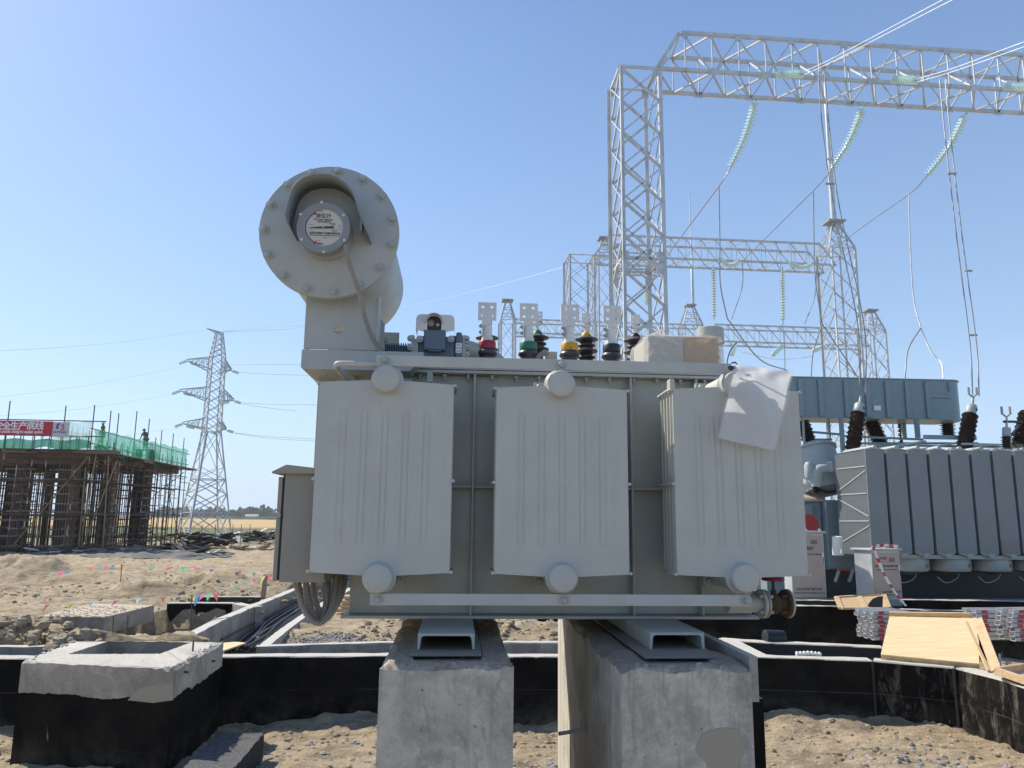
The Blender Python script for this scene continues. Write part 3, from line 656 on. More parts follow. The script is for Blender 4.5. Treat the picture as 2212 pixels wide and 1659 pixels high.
q = zc3(1377, 303, WR); MB().lathe([(0.017, 0), (0.017, -0.012), (0.013, -0.014), (0.013, -0.010), (0.001, -0.010)], (q.x, WR+0.01, q.z), (0, 1, 0), 24).build('relay_dial', M['galvd'], T)
q = zc3(1465, 325, WR); MB().lathe([(0.009, 0), (0.008, -0.01)], (q.x, WR+0.01, q.z), (0, 1, 0), 16).build('relay_button', M['bolt'], T)
bx('junction_block', 1690, 450, 1768, 725, WR, WR+0.09, M['bluelid'], 0.004); bx('junction_block', 1650, 460, 1690, 725, WR+0.02, WR+0.09, M['bluelid']); bx('junction_block', 1773, 452, 1815, 725, WR, WR+0.10, M['paint'])
q = zc3(1730, 450, WR); MB().lathe([(0.014, 0), (0.014, 0.016), (0.012, 0.019)], (q.x, WR+0.04, q.z), (0, 0, 1), 6).build('block_plug', M['bluelid'], T)
bx('rating_sticker', 1690, 550, 1762, 675, WR-0.003, WR-0.001, M['white'], 0)
for i, s_ in enumerate(('NO:', 'DN25', '2022')):
    q = zc3(1725, 575+i*38, WR-0.0035); text(s_, 0.011, M['ink'], T, q)
for Y in (495, 545, 600, 690): bolt(T, zc3(1826, Y, WR), BOLT, 0.8)
q = zc3(1820, 640, 0.5); MB().tube(curve_pts([(q.x, 0.52, q.z+0.01), (q.x+0.06, 0.54, q.z), (q.x+0.13, 0.56, q.z-0.03), (q.x+0.19, 0.58, q.z-0.09)], 6), 0.042, 16).build('oil_pipe', M['paint'], T)

# ---- bushings
zc2 = lambda X, Y, w_: tp(*c2(X, Y), w_)
def flagpart(parent, u0, u1, zb, zt, un0, un1, znb, w0, mt, hr=0.008):
    """terminal flag with four bolt holes on a neck"""
    cx_, cz_ = (u0+u1)/2, (zb+zt)/2
    F = MB(); n = 16
    for (qx0, qx1) in ((u0, cx_), (cx_, u1)):
        for (qz0, qz1) in ((zb, cz_), (cz_, zt)):
            hc = ((qx0+qx1)/2, (qz0+qz1)/2); rect = []
            for k in range(n):
                t = 2*math.pi*(k+0.0)/n+math.pi/4*0; c, s_ = math.cos(t), math.sin(t); sc = min(abs((qx1-qx0)/2/c) if abs(c) > 1e-6 else 9, abs((qz1-qz0)/2/s_) if abs(s_) > 1e-6 else 9)
                rect.append((hc[0]+c*sc, hc[1]+s_*sc))
            for cu, cz in ((qx0, qz0), (qx1, qz0), (qx1, qz1), (qx0, qz1)):
                k = min(range(n), key=lambda i: (rect[i][0]-cu)**2+(rect[i][1]-cz)**2); rect[k] = (cu, cz)
            hole = [(hc[0]+hr*math.cos(2*math.pi*k/n), hc[1]+hr*math.sin(2*math.pi*k/n)) for k in range(n)]
            th = 0.010
            vs = [(p[0], w0, p[1]) for p in rect]+[(p[0], w0, p[1]) for p in hole]+[(p[0], w0+th, p[1]) for p in rect]+[(p[0], w0+th, p[1]) for p in hole]
            fs = []
            for k in range(n):
                j = (k+1) % n; fs += [(k, j, n+j, n+k), (2*n+j, 2*n+k, 3*n+k, 3*n+j), (n+k, n+j, 3*n+j, 3*n+k)]
            F.add(vs, fs)
    F.build('terminal_flag', mt, parent, smooth=0)
    R_ = MB()
    for (x0_, x1_, z0__, z1__) in ((u0-.0006, u0, zb, zt), (u1, u1+.0006, zb, zt), (u0, u1, zt, zt+.0006), (u0, u1, zb-.0006, zb)): R_.box((x0_, w0, z0__), (x1_, w0+.01, z1__))
    R_.build('flag_rim', mt, parent, smooth=0)
    N_ = MB(); N_.prism([(un0, w0-0.002, zb+0.004), (un0, w0+0.006, znb), (un1, w0+0.006, znb), (un1, w0-0.002, zb+0.004)], (0, 0.012, 0)); N_.build('terminal_neck', mt, parent, smooth=0)
def lv(X, dY, capm, lab):
    w_ = 0.52; f = lambda a_, b_: zc2(X+a_, dY+b_, w_)
    r = thing('bushing', None, None); r.parent = T; del_cat(r); r['label'] = lab
    a_, b_ = f(-57, 75), f(58, 190)
    flagpart(r, a_.x, b_.x, b_.z, a_.z, f(-30, 0).x, f(30, 0).x, f(0, 235).z, w_-0.015, M['tin'])
    c0 = f(0, 325); cr = (f(31, 0).x-f(-31, 0).x)/2; O = (c0.x, w_, c0.z)
    MB().lathe([(cr, 0), (cr, f(0, 225).z-c0.z), (cr*0.9, f(0, 222).z-c0.z)], O, (0, 0, 1), 28).build('stem', M['tin'], r)
    MB().lathe([(cr*1.22, -0.002), (cr*1.22, 0.020), (cr*1.1, 0.022)], O, (0, 0, 1), 6).build('stem_nut', M['tin'], r)
    for dz in (0.045, 0.075): bolt(r, (c0.x-cr-0.004, w_-0.004, c0.z+dz), BOLT, 0.85, Matrix.Rotation(-math.pi/2, 4, 'Z'), 'clamp_bolt')
    R1 = (f(56, 0).x-f(-56, 0).x)/2; H1 = c0.z-f(0, 375).z
    MB().lathe([(R1*0.98, -H1), (R1, -H1*0.8), (R1, -0.004), (R1*0.94, 0)], O, (0, 0, 1), 40).build('phase_cap', capm, r)
    R2 = (f(65, 0).x-f(-65, 0).x)/2; z2 = -(c0.z-f(0, 402).z)
    MB().lathe([(R1*0.9, -H1-0.002), (R2*0.93, z2+0.010), (R2, z2), (R2*0.97, z2-0.006), (R2*0.75, z2-0.016), (R1*0.95, z2-0.026), (R1*0.95, z2-0.10)], O, (0, 0, 1), 40).build('porcelain_shed', M['shed'], r)
    return r
lv(530, 0, M['red'], 'front bushing with a dark red cap, beside the relay'); lv(797, 6, M['green'], 'front bushing with a green cap')
lv(1064, 12, M['yellow'], 'front bushing with a yellow cap'); lv(1336, 21, M['navy'], 'front bushing with a near-black cap')
q = zc2(1070, 373, 0.48); text('Ⅱ', 0.02, M['ink'], T, (q.x, 0.52-0.0497, q.z))
def hv(X, dY, capm, lab):
    w_ = 0.92; f = lambda a_, b_: zc2(X+a_, dY+b_, w_)
    r = thing('bushing', None, None); r.parent = T; del_cat(r); r['label'] = lab
    a_, b_ = f(-31, 142), f(31, 205)
    flagpart(r, a_.x, b_.x, b_.z, a_.z, f(-8, 0).x, f(8, 0).x, f(0, 240).z, w_-0.005, M['tin'], 0.005)
    c0 = f(0, 290); O = (c0.x, w_, c0.z)
    MB().lathe([(0.008, 0), (0.008, f(0, 205).z-c0.z)], O, (0, 0, 1), 14).build('stem', M['tin'], r)
    for a__, sx in ((222, -1), (222, 1), (212, 1)):
        q_ = f(16*sx, a__); MB().lathe([(0.008, -0.012), (0.008, 0.012)], q_, (1, 0, 0.3), 8).build('clamp_bolt', M['bolt'], r)
    MB().box((f(-24, 0).x, w_-0.012, f(0, 232).z), (f(24, 0).x, w_+0.012, f(0, 214).z)).build('clamp', M['tin'], r, bev=0.002)
    R1 = (f(32, 0).x-f(-32, 0).x)/2; h_ = f(0, 262).z-c0.z
    MB().lathe([(R1, 0), (R1*0.95, h_*0.4), (R1*0.55, h_*0.9), (R1*0.4, h_)], O, (0, 0, 1), 28).build('phase_cap', capm, r)
    prof = [(R1*1.05, 0)]
    for k, (yy, big) in enumerate(((313, 1), (352, 0), (388, 1), (428, 0), (464, 1), (500, 0))):
        z_ = -(c0.z-f(0, yy).z); R_ = (f(74 if big else 58, 0).x-f(0, 0).x)
        prof += [(R_*0.6, z_+0.012), (R_*0.94, z_+0.005), (R_, z_), (R_*0.96, z_-0.004), (R_*0.66, z_-0.008)]
    MB().lathe(prof, O, (0, 0, 1), 36).build('porcelain_sheds', M['shed'], r, smooth=50)
hv(530, -10, M['red'], 'rear bushing hidden behind the red-capped one'); hv(857, -12, M['green'], 'rear bushing with a green top'); hv(1172, 0, M['yellow'], 'rear bushing with a yellow top'); hv(1490, 8, M['navy'], 'rear bushing with a black top')
p = zc2(905, 387, 0.6); q = zc2(984, 440, 0.6); MB().box((p.x, 0.6, q.z-0.05), (q.x, 0.68, p.z)).build('cover_box', M['paint'], T, bev=0.002)
hh = MB(); conduit(hh, [zc2(845, 440, 0.5), zc2(865, 418, 0.5), zc2(890, 402, 0.52), zc2(915, 400, 0.58)], 0.012, 0.009); hh.build('flexible_conduit', M['hose'], T)

# ---- control box at the left, with its door ajar, and the hoses under it
WC = 0.10
p = tp(612, 1023, WC); q = tp(667, 1258, WC); p.x = tp(609.5, 1140, WC).x
cb = thing('control_box', None, None); cb.parent = T; del_cat(cb)
MB().box((p.x, WC, q.z), (q.x+0.06, WC+0.52, p.z)).build('box_body', M['box'], cb, bev=0.002)
d0 = tp(597, 1030, WC+0.01); d1 = tp(606, 1255, WC+0.01); d0.x = tp(594.5, 1140, WC).x-0.006; d1.x = tp(604, 1140, WC).x-0.002
MB().box((d0.x+0.006, WC+0.004, d1.z), (d1.x+0.002, WC+0.51, d0.z)).build('door', M['box'], cb, bev=0.003)
MB().box((d1.x+0.003, WC+0.012, q.z+0.006), (p.x-0.001, WC+0.50, p.z-0.004)).build('door_seal', M['black'], cb)
rf0 = tp(587, 1019, WC-0.03); rf1 = tp(612, 1003, WC-0.03)
ux = (rf0.x, q.x+0.09); uc_ = rf0.x+0.055
MB().prism([(ux[0], WC-0.03, rf0.z-0.006), (ux[0], WC-0.03, rf0.z+0.002), (uc_, WC-0.03, rf1.z), (ux[1]-0.03, WC-0.03, rf0.z+0.012), (ux[1], WC-0.03, rf0.z-0.006)], (0, 0.58, 0)).build('box_roof', M['box'], cb, bev=0.002)
q_ = tp(602, 1113, WC); MB().lathe([(0.012, -0.004), (0.010, 0.012)], (q_.x, WC-0.0, q_.z), (0, -1, 0), 16).build('door_lock', M['galvd'], cb)
hz = q.z
for pts in ([(640, 1262, .16), (650, 1300, .15), (667, 1333, .14), (690, 1346, .15), (712, 1325, .2), (722, 1285, .3), (726, 1240, .36)],
            [(660, 1258, .2), (664, 1300, .18), (676, 1338, .16), (697, 1342, .17), (721, 1315, .24), (733, 1280, .32), (736, 1240, .4)],
            [(662, 1260, .26), (668, 1300, .23), (682, 1334, .2), (700, 1330, .22), (708, 1290, .3), (710, 1240, .36)],
            [(645, 1260, .3), (652, 1296, .26), (672, 1330, .22), (694, 1338, .2), (704, 1304, .26), (701, 1240, .34)],
            [(676, 1256, .3), (680, 1290, .28), (690, 1322, .24), (706, 1336, .22), (728, 1305, .28), (742, 1270, .36), (746, 1235, .42)]):
    hs_ = MB(); conduit(hs_, [tp(*t) for t in pts], 0.0118, 0.010, 9, 0.13); hs_.build('flexible_conduit', M['hose'], T)

# ---- drain valve
vc = tp(1647, 1304, 0.16); AX = Vector((math.cos(math.radians(-28)), math.sin(math.radians(-28)), 0)); AX = Vector((0.86, -0.51, 0.0)).normalized()
AX = Vector((0.80, 0.10, 0)).normalized()
V = thing('drain_valve', None, None); V.parent = T; del_cat(V); V['label'] = 'rusty drain valve with grey flanges and a red handwheel'
MB().lathe([(0.034, -0.16), (0.034, -0.012)], vc, AX, 24).build('pipe', M['tank'], V)
MB().lathe([(0.056, -0.014), (0.058, -0.010), (0.058, -0.001), (0.056, 0)], vc, AX, 40).build('flange', M['paint'], V)
MB().lathe([(0.056, 0.0005), (0.056, 0.003)], vc, AX, 40).build('gasket', M['black'], V)
MB().lathe([(0.056, 0.0035), (0.057, 0.012), (0.040, 0.016)], vc, AX, 32).build('valve_flange', M['galvd'], V)
MB().lathe([(0.036, 0.014), (0.030, 0.03), (0.040, 0.045), (0.040, 0.060), (0.030, 0.078), (0.036, 0.094)], vc, AX, 32).build('valve_body', M['rust'], V)
MB().lathe([(0.040, 0.092), (0.056, 0.098), (0.056, 0.108)], vc, AX, 32).build('valve_flange', M['rust'], V)
MB().lathe([(0.058, 0.109), (0.058, 0.117)], vc, AX, 40).build('blind_flange', M['paint'], V)
Rb = AX.to_track_quat('Y', 'Z').to_matrix().to_4x4(); yb = AX.cross(Vector((0, 0, 1))).normalized()
for k in range(4):
    t = math.pi/4+k*math.pi/2; off = (yb*math.cos(t)+Vector((0, 0, 1))*math.sin(t))*0.044
    bolt(V, vc+off-AX*0.014, BOLT, 1.0, Rb); 
    MB().lathe([(0.008, 0.012), (0.008, 0.03)], vc+off, AX, 6).build('valve_bolt', M['bolt'], V); MB().lathe([(0.006, 0.07), (0.006, 0.1)], vc+off, AX, 8).build('valve_bolt', M['rust'], V)
vm = vc+AX*0.052
MB().lathe([(0.012, 0.03), (0.012, 0.055), (0.006, 0.056), (0.006, 0.10)], vm, (0, 0, 1), 12).build('valve_stem', M['rust'], V)
hw = MB()
for k in range(12):
    pass
hw.tube([vm+Vector((0.040*math.cos(t), 0.040*math.sin(t), 0.098)) for t in np.linspace(0, 2*math.pi, 33)], 0.007, 8)
for k in range(4): t = k*math.pi/2+0.3; hw.bar(vm+Vector((0, 0, 0.098)), vm+Vector((0.04*math.cos(t), 0.04*math.sin(t), 0.098)), 0.008)
hw.build('handwheel', mat('handwheel_red', (0.25, 0.02, 0.06), 0.5), V)

# ---- skids: two upturned channels under the base plate (part of the transformer)
def channel(parent, X0, X1, Yt, Yb, w0, w1, mt):
    a_ = tp(X0, Yt, w0); b_ = tp(X1, Yb, w0); u0, u1, z1_c, z0_c = a_.x, b_.x, -0.001, b_.z; t = 0.009; tw = 0.0075
    r = 0.012; P = [(u0, z0_c), (u0, z1_c), (u1, z1_c), (u1, z0_c), (u1-tw, z0_c), (u1-tw*1.5, z1_c-t-r)]
    P += [(u1-tw*1.5-r+r*math.cos(x), z1_c-t-r+r*math.sin(x)) for x in (0.5, 1.0, 1.57)]
    P += [(u0+tw*1.5+r-r*math.cos(x), z1_c-t-r+r*math.sin(x)) for x in (1.57, 1.0, 0.5)]+[(u0+tw*1.5, z1_c-t-r), (u0+tw, z0_c)]
    n = len(P); m = MB(); vs = [(p[0], w0, p[1]) for p in P]+[(p[0], w1, p[1]) for p in P]
    # end faces in strips, to stay valid for a concave outline
    H_ = n//2; fs = [(i, i+n, (i+1) % n+n, (i+1) % n) for i in range(n)]
    fs = [tuple(reversed(f)) for f in fs]
    for s_ in (0, n):
        # left leg, right leg, web
        L_ = [0, 1]+list(range(n-4, n)); R__ = [2, 3, 4, 5, 6, 7, 8][0:]; W_ = [1, 2, 8, 9]
        for poly in ([0, 1, 9, 10, 11, 12, 13], [2, 3, 4, 5, 6, 7, 8], [1, 2, 8, 9]):
            q__ = [i+s_ for i in poly]; fs.append(tuple(q__ if s_ == 0 else q__[::-1]))
    m.add(vs, fs); MB().box((u0+0.02, w1-0.05, z0_c+0.002), (u1-0.02, w1-0.04, z1_c-0.02)).build('skid_light_stop', mt, parent); return m.build('skid_channel', mt, parent, smooth=35), z0_c  # added plate blocks light entering from the far end of the channel
_, ZS = channel(T, 902.7, 1025, 1367.8, 1403, -0.115, 0.95, M['paint'])
_, ZS2 = channel(T, 1403.7, 1522, 1361.6, 1402, -0.09, 0.95, M['paint'])
ZS = (ZS+ZS2)/2

# ---- wrapped part and hanging sleeve (their own things)
def tfthing(*a, **k): return thing(*a, TF, **k)
B_ = thing('wrapped_crate', 'grey boxes bound in tan stretch film on top of the transformer cover', 'box', TF)
wq = 0.45; p = zc2(1573, 285, wq); q = zc2(1805, 455, wq); q2 = zc2(2065, 460, wq)
pl = zc2(1545, 300, wq)
MB().box((p.x, wq, ttop+0.022), (q.x, wq+0.30, p.z)).build('grey_box', paint('grey_box', (0.52, 0.50, 0.46), amt=0.2), B_, bev=0.003)
MB().box((q.x+0.002, wq+0.01, ttop+0.022), (q2.x-0.02, wq+0.28, p.z+0.004)).build('tan_box', paint('tan_box', (0.50, 0.34, 0.19), amt=0.1), B_, bev=0.006)
q3 = zc2(1975, 262, wq+0.14); MB().lathe([(0.066, -0.06), (0.066, 0.014), (0.062, 0.017)], (q3.x, wq+0.14, q3.z), (0, 0, 1), 40).build('round_lid', M['paint'], B_)
fm = MB(); x0_, x1_ = pl.x, q2.x; y0_, y1_ = wq-0.006, wq+0.31; zb0, zt0 = ttop+0.021, p.z+0.006; rows = []; rr_ = random.Random(3)
per = [(x0_, y0_), (x1_, y0_), (x1_+0.004, y1_), (x0_, y1_), (x0_, y0_)]; per = resample(per, 120)
for j in range(15):
    z_ = zb0+(zt0-zb0)*j/14; row = []
    for i, (a_, b_) in enumerate(per):
        ww = 0.0045*math.sin(z_*330+i*0.23+3*math.sin(i*0.21))+0.005*math.sin(i*0.7+z_*60)
        s_ = 1 if j < 12 else 1-(j-11)*0.02; cx_, cy_ = (x0_+x1_)/2, (y0_+y1_)/2
        row.append((cx_+(a_-cx_)*s_+0.0, cy_+(b_-cy_)*s_+ww, z_+(0.004*math.sin(i*0.3) if j > 11 else 0)))
    rows.append(row)
fm.grid(rows); fm.build('stretch_film', M['film'], B_, smooth=80)
# gathered film on top and at the right corner
gm = MB(); rows = []
for j in range(16):
    t = j/15; row = []
    for i in range(28):
        s_ = i/27; x_ = x0_+0.02+(x1_-x0_-0.05)*s_; hgt = 0.030*math.exp(-((s_-0.16)/0.09)**2)+0.014*math.exp(-((s_-0.38)/0.25)**2)+0.004
        y_ = y0_+(y1_-y0_)*t; e_ = math.sin(math.pi*t)**0.5
        row.append((x_, y_, zt0-0.004+hgt*e_+0.004*math.sin(s_*60+t*9)*e_))
    rows.append(row)
gm.grid(rows); gm.build('gathered_film', M['film'], B_, smooth=80)
gm = MB(); rows = []
for j in range(12):
    t = j/11; row = []
    for i in range(9):
        s_ = i/8; row.append((x1_-0.004+0.005*math.sin(j*2.1+i)+s_*(0.01+0.055*t), y0_+0.05+0.10*s_+0.012*math.sin(i*2.3+j*0.8), zt0-0.008-t*(zt0-zb0-0.004)))
    rows.append(row)
gm.grid(rows); gm.build('loose_film', M['film'], B_, smooth=80)
# document sleeve
Sv = thing('document_sleeve', 'white paper in a crumpled clear sleeve hanging over the right radiator', 'paper sleeve', TF)
wS = -0.085
TL_, TR_, BR_, BL_ = (tp(*c6(X, Y), w_) for X, Y, w_ in ((1195, 505, wS), (1868, 597, wS-0.01), (1660, 1535, wS+0.02), (985, 1380, wS+0.03)))
def sheet(parent, name, mt, m0, off):
    rows = []
    for j in range(46):
        t = j/45; row = []
        for i in range(36):
            s_ = i/35; s2 = m0+(1-2*m0)*s_; t2 = m0*0.5+(1-m0)*t
            p_ = TL_.lerp(TR_, s2).lerp(BL_.lerp(BR_, s2), t2)
            cr = math.exp(-t*3.2)+0.10
            d = 0.27*cr*(0.012*math.sin(s_*11+4*t+2.3*math.sin(t*9))+0.009*math.sin(s_*23-t*17+1.4)*math.exp(-s_*0.6)+0.014*math.exp(-((t-0.27-0.10*s_+0.1*math.sin(s_*4))/0.035)**2))+0.006*math.sin(s_*3+1)
            row.append((p_.x, p_.y+d+off, p_.z))
        rows.append(row)
    return MB().grid(rows).build(name, mt, parent, smooth=120)
sheet(Sv, 'paper', M['paper'], 0.03, 0.0); sheet(Sv, 'sleeve', M['sleeve'], 0.0, -0.002)
st_ = MB(); rs = random.Random(5)
for X, Y in ((1040, 1270), (1080, 1250), (1120, 1200), (1150, 1160), (1230, 1140), (1260, 1140), (1310, 1085), (1400, 1035), (1440, 1030), (1485, 1045), (1550, 1005), (1580, 1015), (1630, 1015), (1690, 950), (1715, 900), (1740, 865)):
    q_ = tp(*c6(X, Y), wS); rr = rs.uniform(0.0035, 0.006); st_.add([(q_.x+rr*math.cos(t)*rs.uniform(.8, 1.5), wS-0.012, q_.z+rr*0.7*math.sin(t)*rs.uniform(.8, 1.3)) for t in np.linspace(0, 6.0, 10)], [tuple(range(10))])
TIE = thing('cable_tie', 'black wire and cable tie fastening the paper sleeve to the rail end', 'cable tie', TF)
MB().tube(curve_pts([tp(*c6(X, Y), w_) for X, Y, w_ in ((1210, 262, 0.10), (1160, 320, 0.05), (1120, 400, 0.0), (1098, 500, -0.03), (1110, 560, -0.05))], 8), 0.0025, 6).build('wire_loop', M['cable'], TIE)
MB().tube(curve_pts([tp(*c6(X, Y), -0.07) for X, Y in ((1115, 560), (1140, 545), (1180, 555), (1185, 545), (1150, 575), (1120, 570))], 8), 0.0045, 6).build('tie_knot', M['cable'], TIE)
MB().tube(curve_pts([tp(*c6(X, Y), -0.05) for X, Y in ((1150, 505), (1175, 495), (1200, 500), (1215, 520))], 8), 0.003, 6).build('wire_loop', M['cable'], TIE)
# ================================================================ ground, pits and trenches
ZT = 0.82                                 # top of the trench walls
c7 = Crop(0, 1560, 1100/2212); cR = Crop(2000, 1560, 880/2212); cP = Crop(1500, 1700, 700/2212); cQ = Crop(1000, 1700, 500/1803)
def W(x, y, z=ZT): return Pz(x, y, z)
Yw = W(600, 1414).y
# low polygons (plan): the floor there lies at the given height
def poly_px(pts, z=ZT): return [(W(x, y, z).x, W(x, y, z).y) for x, y in pts]
def inside(px_, py_, P):
    r = np.zeros(px_.shape, bool); n = len(P)
    for i in range(n):
        x0, y0 = P[i]; x1, y1 = P[(i+1) % n]
        c = ((y0 > py_) != (y1 > py_)) & (px_ < (x1-x0)*(py_-y0)/((y1-y0) or 1e-9)+x0); r ^= c
    return r
LOW = [
 ([(-30, 10.45), (-30, 11.75), tuple(W(554, 1386))[:2], tuple(W(840, 1387))[:2], tuple(W(1205, 1388))[:2], tuple(W(1560, 1380))[:2], tuple(W(1625, 1412))[:2], (3, 10.3), (-2.9, 10.3)], 0.15),
 (poly_px([(392, 1378), (562, 1388), (662, 1325), (772, 1264), (870, 1216), (780, 1210), (668, 1250), (540, 1307)]), 0.18),
 ([(2.9, 10.3), tuple(W(1600, 1390))[:2], tuple(W(1650, 1386))[:2], tuple(W(1903, 1392))[:2], (9.5, 11.9), (9.5, 10.0), (4.8, 10.3)], 0.12),
 ([(0.6, 15.4), (0.6, 17.1), (14, 17.15), (14, 11.9), (5.5, 11.75), (3.3, 12.4), (2.9, 14)], -0.1),
 (poly_px([(60, 1331), (150, 1318), (338, 1310), (362, 1303), (505, 1303), (528, 1313), (440, 1350), (400, 1362), (240, 1380), (140, 1372), (70, 1356)]), 0.30),
 ([(2.5, 17.1), (30, 17.1), (30, 29), (4.5, 29), (4.5, 18.5), (2.5, 18.4)], -0.3),
 (poly_px([(425, 1289), (565, 1289), (545, 1296), (425, 1296)]), 0.2),
]
def gz(x, y):
    z = 0.70-0.80*np.clip((y-17)/32, 0, 1)**1.2
    r = fbm(x, y, 0.22, 3, 11)*0.30*np.clip((y-12)/10, 0, 1)+fbm(x, y, 1.1, 6, 3, 0.6)*0.11+np.abs(fbm(x*.5, y*1.6, 1.3, 4, 31))*0.14*np.clip((y-16)/4, 0, 1)+np.abs(fbm(x, y, 4.5, 4, 41, .6))*0.075*np.clip((y-11)/3, 0, 1)
    z = z+r
    # long wheel ruts across the yard
    q = y*0.9+x*0.22+fbm(x, y, 0.15, 2, 5)*3; z = z+np.clip((y-19)/4, 0, 1)*0.07*np.tanh(2.5*np.sin(q*2.3))*np.clip(1-(y-40)/10, 0, 1)
    def mound(px_, py_, zz, rx, ry, h, seed=1):
        c = Pz(px_, py_, zz); d = ((x-c.x)/rx)**2+((y-c.y)/ry)**2
        return h*np.exp(-d)*(1+0.9*fbm(x, y, 2.5, 4, seed))
    z = z+mound(40, 1362, .9, 1.9, 1.0, 0.26)+mound(385, 1378, .85, .6, .35, 0.10)+mound(55, 1240, .6, 3.0, 1.6, .35)
    z = z+mound(330, 1290, .7, 2.2, .9, 0.28)+mound(440, 1275, .7, 2.0, .8, .25)+mound(560, 1270, .7, 2.0, .9, .2)
    z = z+mound(1090, 1355, .8, 1.0, .45, .10)+mound(1170, 1352, .8, .8, .4, .12)+mound(740, 1365, .8, .7, .3, .05)
    z = z+mound(880, 1350, .8, .8, .5, .10)
    return z
def sheet_xy(name, X, Y, Z, mt, cut=None):
    ny, nx = X.shape; V = np.stack([X, Y, Z], -1).reshape(-1, 3); I = np.arange(ny*nx).reshape(ny, nx)
    F = np.stack([I[:-1, :-1], I[:-1, 1:], I[1:, 1:], I[1:, :-1]], -1).reshape(-1, 4)
    if cut is not None: F = F[~cut[:-1, :-1].reshape(-1)]
    me = bpy.data.meshes.new(name); me.from_pydata(V.tolist(), [], F.tolist()); me.materials.append(mt)
    me.polygons.foreach_set('use_smooth', [True]*len(me.polygons)); me.update()
    return tag(link(name, me), kind='structure')
# floor of the pit in front
xs, ys = np.meshgrid(np.linspace(-11, 9.5, 340), np.linspace(2.0, 10.5, 170))
zz = 0.02+fbm(xs, ys, 0.7, 3, 2)*0.12+fbm(xs, ys, 3.2, 5, 4)*0.07+np.abs(fbm(xs, ys, 7, 3, 14))*0.05+0.16*np.exp(-((ys-10.7)/0.5)**2)*np.clip(0.5+2.2*fbm(xs, ys, 0.5, 3, 8), 0, 1.3)
sheet_xy('pit_floor', xs, ys, zz, M['pit'])
# yard behind the first wall
xs, ys = np.meshgrid(np.linspace(-30, 30, 720), np.concatenate([np.linspace(10.62, 20, 150), 20*np.exp(np.linspace(0.005, math.log(66/20), 190))]))
zz = gz(xs, ys)
for P, h in LOW:
    k = inside(xs, ys, P); zz = np.where(k, h+fbm(xs, ys, 2, 3, 9)*0.05, zz)
XS = xs*(1+np.clip((ys-20)/46, 0, 1)*1.2)
zz2 = gz(XS, ys)
for P, h in LOW:
    k = inside(XS, ys, P); zz2 = np.where(k, h+fbm(XS, ys, 2, 3, 9)*0.05, zz2)
sheet_xy('yard_ground', XS, ys, zz2, M['sand'])
# open land to the horizon, with its crops
xs, ys = np.meshgrid(np.linspace(-1, 1, 80), np.concatenate([np.linspace(64, 130, 30), np.geomspace(133, 2600, 40)])); XS = xs*(ys*1.6+40)
sheet_xy('open_ground', XS, ys, np.where(ys < 66, -0.32, -0.30+fbm(XS, ys, 0.08, 3, 3)*0.25*np.clip((ys-64)/10, 0, 1)), soil('dusty_verge', (0.30, 0.25, 0.17), (0.22, 0.21, 0.12), (0.18, 0.16, 0.10), 0.4, 0.3))
xs, ys = np.meshgrid(np.linspace(-30, 30, 4), np.array([-30.0, -8, 2.05])); sheet_xy('near_ground', xs, ys, xs*0-0.02, M['pit'])
for sx in (-1, 1):
    xs, ys = np.meshgrid(np.linspace(9.5, 60, 12)*sx if sx > 0 else np.linspace(-60, -11, 12), np.linspace(2, 10.6, 5)); sheet_xy('pit_floor_beyond', xs, ys, xs*0+0.01, M['pit'])
def crop_sheet(name, y0, y1, zt, mt, x0=-900, x1=900, seed=1):
    xs, ys = np.meshgrid(np.linspace(x0, x1, 200), np.linspace(y0, y1, 24)); z = zt+fbm(xs, ys, 0.35, 3, seed)*0.3
    o = sheet_xy(name, xs, ys, z, mt); m_ = o.modifiers.new('depth', 'SOLIDIFY'); m_.thickness = 0.9; m_.offset = -1; return o
WH = soil('ripe_wheat', (0.45, 0.31, 0.13), (0.50, 0.35, 0.16), (0.36, 0.24, 0.10), 0.2, 0.08)
GR = soil('green_crop', (0.095, 0.125, 0.05), (0.13, 0.155, 0.06), (0.06, 0.08, 0.035), 0.5, 0.2)
GR2 = soil('young_green_crop', (0.16, 0.22, 0.08), (0.20, 0.25, 0.10), (0.10, 0.15, 0.06), 0.4, 0.05)
crop_sheet('green_field', 98, 148, 0.05, GR, -160, 120, 2); crop_sheet('wheat_field', 152, 640, 0.25, WH, -700, 500, 3)
crop_sheet('young_crop_field', 560, 860, 1.9, GR2, Pd(500, 1115, 600).x, 300, 4); crop_sheet('far_field', 645, 900, 0.4, GR, -900, -215, 5)

